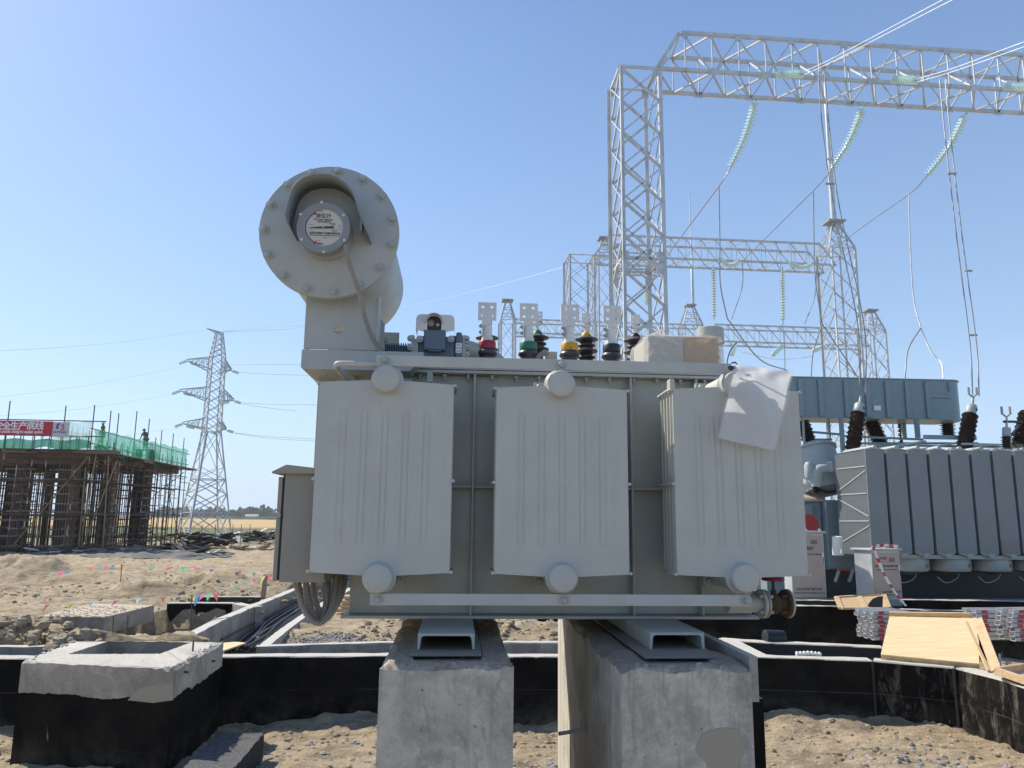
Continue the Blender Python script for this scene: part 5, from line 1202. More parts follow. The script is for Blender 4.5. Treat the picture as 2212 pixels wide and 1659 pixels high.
L1.put('brace', (uu, 0, zg), (uu, 1.5, zg), .1)
for k in range(1, 9):
    for w_ in (-0.02, 1.52): link('gusset_plate', PLT, G1, Matrix.Translation((uu+2.0*k, w_, zg-0.10)) @ Matrix.Diagonal((0.34, 0.012, 0.24, 1)))
    if k < 9: link('gusset_plate', PLT, G1, Matrix.Translation((uu+2.0*k-1.0, -0.02, zt1-0.16)) @ Matrix.Diagonal((0.26, 0.012, 0.2, 1)))
for w_ in (-0.012, 1.5):
    for u_ in (0.09, uu-0.09):
        for z_ in (zg-0.12, zg-0.3-0.38*(zg+0.3)+0.0, zg*0.62):
            link('gusset_plate', PLT, G1, Matrix.Translation((u_, w_, z_-0.16)) @ Matrix.Diagonal((0.26, 0.012, 0.34, 1)))
for u_ in (0.02, uu-0.02):
    for z_ in (zg*0.63, zg-0.2):
        for k in range(6):
            for dx in (-.05, .05): link('splice_bolt', STUD, G1, Matrix.Translation((u_+dx, -0.03, z_-0.13+k*0.06)) @ Matrix.Rotation(math.pi/2, 4, 'X') @ Matrix.Diagonal((.014, .014, .02, 1)))
# the gantry across the bus
g2 = Pd(1229, 549, 43); GF2 = Frame((g2.x, g2.y, 0), 4.9)
G2 = thing('gantry', 'second gantry, with two towers joined by a beam behind the nearest gantry', 'gantry', GF2, 'steel lattice gantries')
L2 = Lattice(G2, GF2, False); q = lambda x, y, w_=0: GF2.px(x, y, w_)
tower(L2, 0, q(1282, 552).x, 0, 1.5, -0.3, g2.z, 14, 0.13, 0.06)
uR0, uR1 = q(1796, 575).x, q(1848, 575).x
tower(L2, uR0, uR1, 0, 1.6, -0.3, g2.z+1.1, 14, 0.13, 0.06)
pk = q(1815, 472).z; uM = (uR0+uR1)/2
for cu, cw in ((uR0, 0), (uR1, 0), (uR1, 1.6), (uR0, 1.6)):
    L2.put('leg', (cu, cw, g2.z+1.1), (uM+(cu-uM)*0.16, 0.8+(cw-.8)*0.16, pk), 0.12)
for k in range(3):
    ka, kb = 1-0.84*k/3, 1-0.84*(k+1)/3; za, zb_ = g2.z+1.1+(pk-g2.z-1.1)*k/3, g2.z+1.1+(pk-g2.z-1.1)*(k+1)/3; C = [(uR0, 0), (uR1, 0), (uR1, 1.6), (uR0, 1.6)]
    for i in range(4):
        a, b = C[i], C[(i+1) % 4]
        L2.put('brace', (uM+(a[0]-uM)*ka, .8+(a[1]-.8)*ka, za), (uM+(b[0]-uM)*kb, .8+(b[1]-.8)*kb, zb_), 0.07); L2.put('brace', (uM+(b[0]-uM)*ka, .8+(b[1]-.8)*ka, za), (uM+(a[0]-uM)*kb, .8+(a[1]-.8)*kb, zb_), 0.05)
MB().box((uM-0.55, 0.3, pk), (uM+0.55, 1.3, pk+0.10)).build('peak_plate', M['galvd'], G2)
zb2 = q(1300, 551).z; beam(L2, q(1282, 552).x, uR0+0.3, 0, 1.5, g2.z-0.05, g2.z+1.25, 1.9, 0.11, 0.055, e0=0.9, e1=0.9); L2.done()
mt_ = MB(); pr_ = q(1785, 180, 0.8); zz_ = [pk+0.1, pk+2.2, pk+6.5, pk+6.55, q(1787, 300, .8).z, max(pr_.z, pk+14)]
mt_.lathe([(0.17, pk+0.1), (0.15, pk+4.2), (0.22, pk+4.25), (0.22, pk+4.33), (0.12, pk+4.4), (0.10, pk+8.2), (0.07, pk+8.3), (0.05, pr_.z)], (uM, 0.8, 0), (0, 0, 1), 10); mt_.build('lightning_mast', M['galv'], G2)
# third row of gantries
g3 = Pd(1084, 700, 66); GF3 = Frame((g3.x, g3.y, 0), 4.9); q = lambda x, y, w_=0: GF3.px(x, y, w_)
def far_gantry(label, towers, beams, fr, single=False, mast=None):
    t = thing('gantry', label, 'gantry', fr, 'steel lattice gantries'); L = Lattice(t, fr, False)
    for (u0, u1, z1, pkz) in towers:
        tower(L, u0, u1, 0, 1.6, -0.3, z1, 11, 0.13, 0.065)
        um = (u0+u1)/2
        for cu, cw in ((u0, 0), (u1, 0), (u1, 1.6), (u0, 1.6)): L.put('leg', (cu, cw, z1), (um+(cu-um)*.25, .8+(cw-.8)*.25, pkz), 0.13)
        for kk in (0.33, 0.66):
            zz_ = z1+(pkz-z1)*kk; s_ = 1-.75*kk; C = [(um+(a-um)*s_, .8+(b-.8)*s_, zz_) for a, b in ((u0, 0), (u1, 0), (u1, 1.6), (u0, 1.6))]
            for i in range(4): L.put('brace', C[i], C[(i+1) % 4], .08); L.put('brace', C[i], Vector(((u0, u1, u1, u0)[(i+1) % 4], (0, 0, 1.6, 1.6)[(i+1) % 4], z1)), .07)
        MB().box((um-0.5, .3, pkz), (um+.5, 1.3, pkz+.12)).build('peak_plate', M['galvd'], t)
    for u0, u1, z0, z1 in beams: beam(L, u0, u1, 0, 1.5, z0, z1, 2.0, 0.12, 0.06)
    if mast:
        um, z0, z1 = mast; MB().lathe([(0.16, z0), (0.13, z0+3.5), (0.06, z0+3.6), (0.05, z1)], (um, .8, 0), (0, 0, 1), 8).build('lightning_mast', M['galv'], t)
    L.done(); return t
A1_, A2_ = q(1081, 745).x, q(1112, 745).x
far_gantry('far gantry at the left of the row, its peaked tower beside the red bushing', [(A1_, A2_, q(1095, 690).z, q(1096, 646).z)], [(A2_, q(1520, 720).x, q(1200, 722).z, q(1200, 693).z)], GF3)
g4 = Pd(1545, 738, 60); GF4 = Frame((g4.x, g4.y, 0), 4.9); q = lambda x, y, w_=0: GF4.px(x, y, w_)
far_gantry('far gantry at the right of the row, its beam crossing behind the second gantry', [(q(1878, 740).x, q(1914, 740).x, q(1895, 715).z, q(1893, 668).z)], [(0, q(1880, 750).x, q(1545, 738).z, q(1545, 702).z)], GF4)
g5 = Pd(1480, 715, 72); GF5 = Frame((g5.x, g5.y, 0), 4.9); q = lambda x, y, w_=0: GF5.px(x, y, w_)
far_gantry('peaked far tower with a tall lightning rod', [(q(1478, 712).x, q(1518, 712).x, q(1497, 702).z, q(1497, 657).z)], [], GF5, mast=(q(1497, 657, .8).x, q(1497, 656, .8).z, q(1490, 415, .8).z))
g6 = Pd(1292, 640, 58); GF6 = Frame((g6.x, g6.y, 0), 4.9); q = lambda x, y, w_=0: GF6.px(x, y, w_)
far_gantry('lattice tower standing just behind the nearest gantry leg', [(0, q(1330, 640).x, q(1310, 560).z, q(1308, 510).z)], [(q(1330, 640).x, q(1440, 640).x, q(1310, 580).z, q(1310, 545).z)], GF6)

# ---- insulator strings
DISC = MB().lathe([(0.02, 0.075), (0.045, 0.07), (0.048, 0.03), (0.10, 0.012), (0.127, -0.012), (0.122, -0.02), (0.09, -0.012), (0.06, -0.022), (0.02, -0.015)], n=14).mesh('glass_disc', M['glass'], 60)
def istring(label, P, n, group, sag=0.0, sc=1.0, hw=True, parent=None):
    t = thing('insulator_string', label, 'insulator', None, group)
    pts = curve_pts(P, 10) if len(P) > 2 else [Vector(P[0]), Vector(P[1])]
    D = [0]
    for a, b in zip(pts, pts[1:]): D.append(D[-1]+(b-a).length)
    def at(s):
        j = 0
        while j < len(D)-2 and D[j+1] < s: j += 1
        return pts[j].lerp(pts[j+1], (s-D[j])/(D[j+1]-D[j])), (pts[j+1]-pts[j]).normalized()
    e = D[-1]*0.07
    for k in range(n):
        p, d = at(e+(D[-1]-2*e)*(k+.5)/n); link('glass_disc', DISC, t, Matrix.Translation(p) @ (-d).to_track_quat('Z', 'Y').to_matrix().to_4x4() @ Matrix.Scale(sc, 4))
    m = MB(); m.tube(pts, 0.022*sc, 6); m.build('link_rod', M['galvd'], t); return t
GI = 'glass insulator strings on the gantries'
c11 = Crop(1580, 60, 1300/2212); c12 = Crop(1580, 600, 1300/2212)
hang = [((1635.5, 208), (1573, 372)), ((1869, 222), (1788, 378)), ((2091, 238), (1996, 388))]
wires = thing('line_conductors', 'grey line wires strung between and below the gantries', 'power lines')
def wire(P, r=0.018, mt=None, nm='conductor', par=None):
    m = MB(); m.tube(curve_pts(P, 10), r, 6); return m.build(nm, mt or M['wire'], par or wires)
wd = ['left', 'middle', 'right']
for i, ((a, b), (c, d)) in enumerate(hang):
    P0 = Pd(a, b, 26.6+0.35*i); Pm = Pd((a+c)/2+6+i, (b+d)/2+3, 27.6+.35*i); P1 = Pd(c, d, 28.4+.35*i)
    istring('%s of the three long glass strings hanging under the nearest gantry beam' % wd[i], [P0, Pm, P1], 20, GI, sc=1.4)
    s_ = (c-a)/2.0
mids = [[(1573, 372, 28.4), (1553, 402, 28.9), (1480, 500, 33), (1432, 566, 41)], [(1788, 378, 28.8), (1757, 412, 29.5), (1660, 508, 35), (1602, 566, 42.4)], [(1996, 388, 29.1), (1963, 420, 29.8), (1850, 500, 36), (1762, 570, 43)]]
for P in mids: wire([Pd(*p) for p in P], 0.022)
for i, ((x0, y0), (x1, y1)) in enumerate((((1676, 160), (1738, 159)), ((1924, 172), (1985, 173)), ((2165, 186), (2240, 190)))):
    istring('%s of the glass strings pulling towards the camera from the nearest beam' % wd[i], [Pd(x0, y0, 24.9+.35*i), Pd(x1, y1+1, 23.4+.3*i)], 10, GI, sc=1.15)
for off in (-3, 4):
    wire([Pd(1738, 157+off, 23.4), Pd(1800, 128+off, 19.5), Pd(2050, -3+off*1.6, 13), Pd(2500, -235+off*2.5, 8)], 0.0085, M['wirep'])
    wire([Pd(1985, 172+off, 23.6), Pd(2060, 150+off, 19.5), Pd(2212, 95+off*1.5, 14.5), Pd(2700, -80+off*2, 9)], 0.0085, M['wirep'])
for off in (-4, 5): wire([Pd(2240, 188+off, 23), Pd(2400, 150, 17)], 0.02, M['wirep'])
# three short sagging strings on the second gantry and hanging ones
for i, ((x0, y0), (xm, ym), (x1, y1)) in enumerate((((1401, 560), (1412, 567), (1433, 566)), ((1551, 557), (1576, 573), (1602, 561)), ((1702, 564), (1730, 578), (1762, 566)))):
    istring('%s sagging glass string on the second gantry' % wd[i], [Pd(x0, y0, 43), Pd(xm, ym, 42.5), Pd(x1, y1, 41.8)], 14, GI, sc=1.2)
for i, (x, y0, y1) in enumerate(((1396, 585, 660), (1541, 580, 692), (1690, 584, 700))):
    istring('%s glass string hanging straight down from the second gantry' % wd[i], [Pd(x, y0-8, 45), Pd(x+1.5, y1, 45)], 18, GI, sc=1.25)
for i, ((x0, y0), (x1, y1)) in enumerate((((1668, 768), (1690, 747)), ((1755, 758), (1790, 745)), ((1580, 768), (1588, 745)))):
    istring(['slanting glass string under the far right beam, left of the second tower', 'glass string under the far right beam, touching the second tower', 'glass string below the far beam, beside the wrapped crate'][i], [Pd(x0, y0, 58), Pd(x1, y1, 60)], 12, GI, sc=1.5)
# droppers
drops = [[(1553, 402, 28.9), (1555, 520, 28.9), (1556, 612, 29.2), (1571, 688, 30)], [(1604, 566, 42), (1603, 620, 42), (1580, 690, 42)], [(1757, 412, 29.5), (1759, 560, 30), (1762, 610, 30), (1776, 700, 30.6)],
         [(1764, 568, 43), (1760, 640, 43), (1738, 700, 43)], [(1571, 688, 30), (1640, 775, 31), (1700, 800, 33)], [(1690, 700, 45), (1694, 740, 45), (1696, 805, 45)], [(1776, 700, 30.6), (1757, 760, 31), (1752, 815, 31)], [(1776, 700, 30.6), (1830, 780, 30.6), (1850, 812, 31)]]
for P in drops: wire([Pd(*p) for p in P], 0.024)
D3 = [[(1963, 420, 29.8), (1966, 520, 28), (1973, 640, 26), (1989, 708, 25)], [(1989, 708, 25), (1962, 755, 24.6), (1955, 816, 24)], [(1989, 708, 25), (2012, 760, 24.6), (2034, 785, 24.3), (2038, 818, 24)]]
wire([Pd(*p) for p in D3[0]], 0.02); wire([Pd(*p) for p in D3[1]], 0.022); wire([Pd(*p) for p in D3[2]], 0.026, M['wirep'])
wire([Pd(1600, 760, 58), Pd(1680, 776, 60), Pd(1755, 770, 60)], 0.03, M['wirep'])
wire([Pd(1225, 575, 44), Pd(1050, 622, 70), Pd(873, 661, 92), Pd(478, 716, 95)], 0.012, M['wirep'])
for x0, x1, x2, x3, xe, ye in ((1768, 1775, 1800, 1853, 1857, 850), (1781, 1790, 1812, 1866, 1870, 855)):
    wire([Pd(x0, 155, 23), Pd(x1, 260, 23), Pd(x2, 440, 22.8), Pd(x3, 700, 22.4), Pd(xe, ye, 22)], 0.018)
for x0, xe in ((2030, 2101), (2042, 2115)):
    wire([Pd(x0, 172, 23), Pd(x0+8, 260, 22.8), Pd(x0+35, 500, 22.4), Pd(xe-6, 740, 22), Pd(xe, 855, 21.6)], 0.018)
for i, (x0, x1, y) in enumerate(((1784, 1803, 397), (2047, 2066, 375), (2085, 2100, 585), (2094, 2111, 734-10))):
    m = MB(); m.bar(Pd(x0, y, 22.6), Pd(x1, y, 22.6), 0.05, 0.05); m.build('wire_spacer', M['galvd'], wires)
# pylon wires and others at the left
for P in ([(478, 716, 97), (600, 706, 97), (680, 699, 97)], [(478, 717, 97), (600, 712, 97), (680, 703, 97)], [(501, 788, 99), (620, 787, 99), (760, 784, 99)], [(513, 804, 99), (600, 809, 99), (800, 812, 99)], [(520, 870, 99), (620, 874, 99), (800, 874, 99)], [(522, 872, 99), (570, 880, 99), (640, 888, 99)],
          [(507, 935, 99), (600, 944, 99), (800, 953, 99)], [(507, 936, 99), (600, 948, 99), (800, 958, 99)]): wire([Pd(*p) for p in P], 0.032, M['wirep'])
for P in ([(450, 712, 94), (250, 740, 60), (-60, 762, 40)], [(395, 792, 92), (200, 830, 70), (-40, 863, 50)], [(376, 851, 90), (200, 880, 70), (-40, 902, 55)], [(385, 925, 90), (200, 950, 70)]): wire([Pd(*p) for p in P], 0.007)

# ================================================================ lattice pylon
PB = Pd(437, 1166, 95); PYF = Frame((PB.x, PB.y, PB.z), 38)
PY = thing('pylon', 'tall lattice power pylon with three pairs of crossarms beyond the scaffolding', 'pylon', PYF)
def Zp(y): return (PYF.px(450, y, 0).z)
lev = [(0, 2.55), (Zp(934), 0.88), (Zp(773), 0.80), (Zp(716), 0.36)]
def half(z):
    for (a, ha), (b, hb) in zip(lev, lev[1:]):
        if z <= b+1e-6: return ha+(hb-ha)*(z-a)/(b-a)
    return lev[-1][1]
def pc(i, z): h = half(z); return Vector(((-1, 1, 1, -1)[i]*h, (-1, -1, 1, 1)[i]*h, z))
zs_ = [0, 3.2, 5.4, 7.2, 8.7, Zp(934)]; nz_ = 16
zs_ += [lev[1][0]+(lev[2][0]-lev[1][0])*k/8 for k in range(1, 9)]+[lev[2][0]+(lev[3][0]-lev[2][0])*k/5 for k in range(1, 6)]
for (a, _), (b, _) in zip(lev, lev[1:]):
    for i in range(4): link('leg', ANG, PY, align(pc(i, a), pc(i, b), (0.30 if i == 0 else 0.2) if a == 0 else 0.17, (1, 0, 0)))
bm = 0
for a, b in zip(zs_, zs_[1:]):
    for i in range(4):
        j = (i+1) % 4; s_ = 0.12 if a < 6 else 0.075
        link('brace', ANG, PY, align(pc(i, a), pc(j, b), s_)); link('brace', ANG, PY, align(pc(j, a), pc(i, b), s_))
for z_ in (0.6, 3.2, 7.2, Zp(934)):
    for i in range(4): link('brace', ANG, PY, align(pc(i, z_), pc((i+1) % 4, z_), 0.10))
for n_, ((lx, ly), (rx, ry), yb, yt) in enumerate((((403, 780), (501, 801), 800, 773), ((388, 845), (506, 866), 865, 838), ((394, 916), (490, 929), 928, 905))):
    zb_, zt_ = Zp(yb), Zp(yt)
    for sgn, (tx, ty), Yt in ((-1, (lx, ly), 93.0), (1, (rx, ry), 97.5)):
        tip = PYF.loc(Pd(tx, ty, Yt)); 
        near = sorted(range(4), key=lambda i: (pc(i, zb_)-tip).length)[:2]
        arm = thing('crossarm', None, None); arm.parent = PY; del_cat(arm)
        for i in near:
            a, b = pc(i, zb_), pc(i, zt_)
            link('arm_chord', ANG, arm, align(a, tip, 0.13)); link('arm_chord', ANG, arm, align(b, tip+Vector((0, 0, 0.15)), 0.12))
            for k in range(1, 5): link('arm_brace', ANG, arm, align(a.lerp(tip, k/5), b.lerp(tip, (k-.6)/5), 0.07)); link('arm_brace', ANG, arm, align(a.lerp(tip, k/5), b.lerp(tip, k/5), 0.06))
        for k in range(1, 5): link('arm_brace', ANG, arm, align(pc(near[0], zb_).lerp(tip, k/5), pc(near[1], zb_).lerp(tip, (k-1)/5), 0.07))
    for (tx, ty, Yt, dx, dy) in ((lx, ly, 93, -16, 6), (rx, ry, 97.5, 14, 5), (lx+8, ly+4, 93, 18, 5), (rx-10, ry+2, 97.5, -22, 5)):
        istring('pylon glass string, %s arms, %s' % (['upper', 'middle', 'lower'][n_], {-16: 'pulling left off the left tip', 14: 'pulling right off the right tip', 18: 'slanting inward below the left arm', -22: 'slanting inward below the right arm'}[dx]), [Pd(tx, ty, Yt), Pd(tx+dx, ty+dy, Yt+1.5)], 7, 'glass insulator strings on the pylon', sc=1.4)
tl, tr = PYF.loc(Pd(446, 710, 93.8)), PYF.loc(Pd(475, 718, 96.6))
for t_ in (tl, tr):
    for i in range(4): link('arm_chord', ANG, PY, align(pc(i, lev[3][0]), t_, 0.10))

# ================================================================ big transformer behind
BF = Frame((Pd(1868.7, 1190, 20).x, Pd(1868.7, 1190, 20).y, 0.3), 3.2)
cB = Crop(2180, 1000, 700/1452); cD = Crop(2200, 1160, 300/1244); cE = Crop(2560, 1080, 320/1659)
BT = thing('power_transformer', 'large blue-grey power transformer with a bank of finned radiators, far right', 'transformer', BF)
b_ = lambda X, Y, w_: BF.px(*cB(X, Y), w_)
zt_b, zb_b = (b_(645, 550, 0).z+b_(1268, 553, 0).z)/2, (b_(680, 1145, 0).z+b_(1192, 1165, 0).z)/2
edges = [b_(x, 800, 0).x for x in (540, 668, 790, 912, 1036, 1160, 1290, 1414)]; pit_ = (edges[-1]-edges[0])/7
fp = MB(); nu = 49; W_ = pit_*0.86; prof = []
for i in range(nu):
    prof.append((i*W_/(nu-1), -0.008*(i % 2)))
prof += [(W_, 0.02), (0, 0.02)]; fp.prism([(a, b, zb_b) for a, b in prof], (0, 0, zt_b-zb_b)); FPM = fp.mesh('front_panel', M['bigfin'], 0)
fn = MB()
for k in range(1, 34): fn.box((0.0, 0.05*k, zb_b+0.02), (W_-0.01, 0.05*k+0.016, zt_b-0.02))
FNM = fn.mesh('fins', M['bigfin'], 0)
hd = MB(); 
for z_, dz in ((zt_b, 1), (zb_b, -1)):
    hd.prism([(0.0, 0, z_), (W_*0.35, 0, z_+dz*.05), (W_*0.65, 0, z_+dz*.05), (W_, 0, z_)], (0, 1.7, 0))
    hd.lathe([(0.001, 0), (0.055, 0), (0.06, 0.01), (0.06, 1.75)], (W_/2, -0.06, z_+dz*0.045), (0, 1, 0), 14)
HDM = hd.mesh('header', M['bigpale'], 40)
for k in range(10):
    r = thing('radiator', None, None); r.parent = BT; del_cat(r); r.location = (edges[0]+pit_*(k-0), 0, 0)
    link('front_panel', FPM, r); f_ = link('fins', FNM, r); f_['kind'] = 'stuff'; link('header', HDM, r)
# edge braces on the left end
for a, b in (((360, 662), (523, 645)), ((370, 788), (525, 670)), ((370, 812), (533, 803)), ((370, 838), (545, 938)), ((378, 965), (547, 965)), ((387, 1090), (550, 992))):
    u0 = edges[0]-0.012
    def side(X, Y):
        d = ray(*cB(X, Y)); n_ = BF.ux; o_ = BF.M @ Vector((u0, 0, 0)); t_ = (o_-CAMP).dot(n_)/d.dot(n_); return BF.loc(CAMP+d*t_)
    m = MB(); m.bar(side(*a), side(*b), 0.03, 0.008, up=(1, 0, 0)); m.build('edge_strip', M['bigpale'], BT)
# tank
tu0 = BF.px(1738, 1200, 2.2).x
tk0 = b_(170, 850, 2.4); tk1 = b_(265, 840, 2.4)
MB().box((tk0.x-1.2, 2.4, 0.25), (tk1.x, 5.2, b_(200, 850, 2.4).z)).build('tank', M['bigtr'], BT, bev=0.02)
MB().box((tk1.x+0.02, 2.15, 0.25), (edges[-1]+3, 5.0, b_(300, 842, 2.15).z)).build('tank', M['bigtr'], BT, bev=0.02)
lid = b_(200, 850, 2.4).z
MB().prism([(tk0.x-1.2, 2.3, lid+0.004), (tk1.x+0.1, 2.3, lid+0.004), (tk1.x+0.55, 3.4, lid+0.5), (tk0.x-1.2, 3.4, lid+0.5)], (0, 0, 0.05)).build('tank_lid', paint('cream_lid', (0.50, 0.43, 0.36), amt=0.2), BT)
MB().box((b_(165, 870, 2.3).x, 2.25, b_(165, 1010, 2.3).z), (b_(215, 870, 2.3).x, 2.39, b_(165, 868, 2.3).z)).build('tap_box', M['bigtr'], BT, bev=0.02)
m = MB(); m.lathe([(0.001, 0), (0.27, 0), (0.27, 0.05)], b_(197, 985, 1.2), (0, 1, 0), 28); m.build('red_disc', mat('signal_red', (0.35, 0.01, 0.02), 0.4), BT)
MB().box((tk0.x-1.0, 2.1, 0.0), (edges[-1]+3, 4.8, 0.24)).build('base_skid', M['bigtr'], BT)
MB().box((edges[0]-2.6, 1.2, -0.25), (edges[-1]+3, 1.9, 0.12)).build('base_skid', M['black'], BT)  # black colour stands in for the shade under the radiators
MB().box((edges[0]-0.3, 2.05, 0.24), (edges[-1]+3, 2.14, 1.0)).build('shade_skirt', mat('under_radiator_shade', (0.02, 0.026, 0.03), 0.5), BT)  # near-black panel added for the shadow below the radiators
# conservator with ribs
wc = 3.4; c0 = b_(60, 128, wc); c1_ = b_(1110, 150, wc); zc0, zc1 = (b_(150, 355, wc).z+b_(1000, 372, wc).z)/2-0.02, (b_(150, 128, wc).z+b_(1000, 146, wc).z)/2
R_ = 0.62; P = [(c0.x-1.5, wc), (c1_.x-R_*0.8, wc)]+[(c1_.x-R_*0.8+R_*0.8*math.sin(t), wc+R_-R_*math.cos(t)) for t in np.linspace(0.1, math.pi-0.1, 16)]+[(c1_.x-R_*0.8, wc+2*R_), (c0.x-1.5, wc+2*R_)]
CS = thing('conservator', None, None); CS.parent = BT; del_cat(CS)
MB().prism([(a, b, zc0) for a, b in P], (0, 0, zc1-zc0)).build('oil_vessel', M['bigtr'], CS, smooth=30)
P2_ = [(a+(0.03 if a > c1_.x-R_ else 0), b+(-0.03 if b < wc+R_ else .03)) for a, b in P]
MB().prism([(a, b, zc1+0.002) for a, b in P2_], (0, 0, 0.03)).build('vessel_lid', M['bigtr'], CS, smooth=30)
for X in (145, 262, 412, 537, 652, 768, 885):
    a = b_(X-12, 240, wc).x; b = b_(X+14, 240, wc).x; MB().box((a, wc-0.07, zc0+0.03), (b, wc-0.002, zc1-0.06)).build('rib', M['bigtr'], CS, bev=0.01)
a = b_(903, 220, wc-.05); b = b_(1025, 248, wc-.05); MB().box((a.x, wc-0.055, b.z), (b.x, wc-0.002, a.z)).build('rib', M['bigtr'], CS, bev=0.01)
a = b_(1010, 150, wc-.05); MB().box((a.x, wc-0.05, b.z+0.22), (a.x+0.06, wc-0.002, zc1-0.06)).build('rib', M['bigtr'], CS, bev=0.01)
a = b_(572, 292, wc); b = b_(617, 322, wc); MB().box((a.x, wc-0.04, b.z), (b.x, wc-0.002, a.z)).build('name_plate', M['white'], CS, bev=0.02)
for X0, X1, Y1, w_ in ((165, 193, 780, 3.2), (380, 410, 560, 3.2), (820, 850, 480, 3.2), (310, 345, 780, 4.4), (740, 770, 480, 4.4)):
    a = b_(X0, 365, w_); b = b_(X1, Y1, w_); MB().box((a.x, w_, b.z), (b.x, w_+0.12, zc0-0.002)).build('post', M['bigtr'], BT)
for P in (((150, 440), (400, 462), 3.6), ((400, 470), (860, 490), 3.6), ((140, 490), (330, 490), 3.8), ((490, 512), (1180, 512), 3.0), ((560, 522), (1450, 535), 2.2)):
    m = MB(); m.bar(b_(*P[0], P[2]), b_(*P[1], P[2]), 0.10, 0.06); m.build('support_rail', M['bigtr'], BT)
a = b_(868, 462, 1.8); b = b_(1177, 492, 1.8); MB().box((a.x, 1.8, b.z), (b.x, 1.86, a.z)).build('walkway_angle', M['bigtr'], BT)
for P in (((600, 545), (870, 500)), ((870, 545), (1100, 500)), ((1100, 515), (1310, 520))):
    m = MB(); m.bar(b_(*P[0], 1.0), b_(*P[1], 2.4), 0.12, 0.05); m.build('support_rail', M['bigpale'], BT)
def bush(label, base, top, r, cap, n, w0, w1, hole=True, conv=b_):
    t = thing('high_voltage_bushing', None, None); t.parent = BT; del_cat(t)
    A = conv(*base, w0); B = conv(*top, w1); ax = (B-A).normalized(); L = (B-A).length; prof = [(r*0.62, 0)]
    for k in range(n): z_ = L*(k+0.5)/n; R_ = r*(1 if k % 2 == 0 else 0.86); h_ = L/n; prof += [(r*0.62, z_-h_*0.45), (R_, z_-h_*0.12), (R_*0.97, z_-h_*0.0), (r*0.64, z_+h_*0.35)]
    prof.append((r*0.6, L)); MB().lathe(prof, A, ax, 24).build('porcelain_sheds', M['porc'], t, smooth=30)
    if cap:
        cr, ch = cap; MB().lathe([(cr*0.9, 0), (cr, 0.02), (cr, ch), (cr*0.9, ch+0.03), (cr*0.3, ch+0.05), (cr*0.25, ch+0.35)], B, ax, 24).build('metal_cap', M['bigpale'], t)
        if hole: MB().lathe([(0.001, 0), (0.045, 0.0)], B+ax*ch*0.55+BF.ux*0.0+Vector((cr*0.45, -cr*0.93, 0)), (0, -1, 0), 12, cap=False).build('cap_port', M['black'], t)
        tp_ = B+ax*(ch+0.33)
        for du in (-0.12, 0.12):
            m = MB(); m.bar(tp_, tp_+Vector((du, 0, 0.10)), 0.035); m.bar(tp_+Vector((du, 0, 0.08)), tp_+Vector((du, 0, 0.30)), 0.045); m.build('wire_clamp', M['galvd'], t)
    return t
bush('', (452, 545), (485, 335), 0.215, (0.14, 0.26), 15, 1.6, 1.9); bush('', (1103, 545), (1138, 345), 0.22, (0.15, 0.28), 15, 1.6, 1.9)
bush('', (622, 530), (560, 385), 0.25, None, 13, 3.9, 4.2); bush('', (1012, 480), (1005, 390), 0.24, None, 8, 4.4, 4.4); bush('', (205, 512), (160, 385), 0.22, None, 11, 3.4, 3.6); bush('', (736, 540), (728, 400), 0.09, None, 12, 4.6, 4.6)
bush('', (1350, 545), (1350, 472), 0.15, (0.11, 0.22), 7, 1.2, 1.2, False); bush('', (1430, 530), (1475, 330), 0.24, None, 16, 1.4, 1.6)
m = MB(); m.bar(b_(1335, 385, 1.2), b_(1440, 387, 1.3), 0.08, 0.06); m.bar(b_(1375, 468, 1.2), b_(1430, 400, 1.3), 0.05, 0.05); m.build('bus_bar', M['black'], BT)
# turret, elbow, small fittings left of the radiators
A = b_(282, 735, 2.7); B = b_(232, 548, 3.0); ax = (B-A).normalized(); L = (B-A).length
MB().lathe([(0.62, -0.3), (0.60, L*0.25), (0.56, L*0.97), (0.62, L*0.97), (0.62, L*1.03), (0.42, L*1.04), (0.36, L*1.16), (0.25, L*1.17)], A, ax, 40).build('bushing_turret', M['bigpale'], BT)
m = MB(); m.tube(curve_pts([b_(335, 655, 1.9), b_(285, 660, 1.9), b_(250, 670, 1.9), b_(242, 700, 1.9), b_(243, 760, 1.95)], 8), 0.14, 16); m.build('oil_elbow', M['bigpale'], BT)
a = b_(318, 615, 1.8); b = b_(350, 680, 1.8); MB().box((a.x, 1.75, b.z), (b.x, 2.0, a.z)).build('pipe_valve', M['bigpale'], BT, bev=0.02)
MB().lathe([(0.12, 0), (0.14, 0.06), (0.14, 0.36), (0.09, 0.45), (0.02, 0.46)], b_(203, 715, 2.0), (0, 0, 1), 20).build('breather', M['bigpale'], BT)
a = b_(350, 1100, 1.0); b = b_(383, 1165, 1.0); MB().lathe([(0.14, 0), (0.15, 0.04), (0.13, 0.48), (0.10, 0.5)], (0.5*(a.x+b.x), 1.0, b.z), (0, 0, 1), 18).build('filter_pot', M['white'], BT)
bush('', (232, 805), (235, 765), 0.10, None, 6, 2.0, 2.0); bush('', (250, 800), (255, 772), 0.07, None, 5, 2.1, 2.1)
m = MB(); m.tube(curve_pts([b_(262, 775, 2.0), b_(290, 792, 2.0), b_(330, 795, 2.0), b_(352, 790, 2.0)], 6), 0.035, 8); m.build('oil_pipe', M['black'], BT)
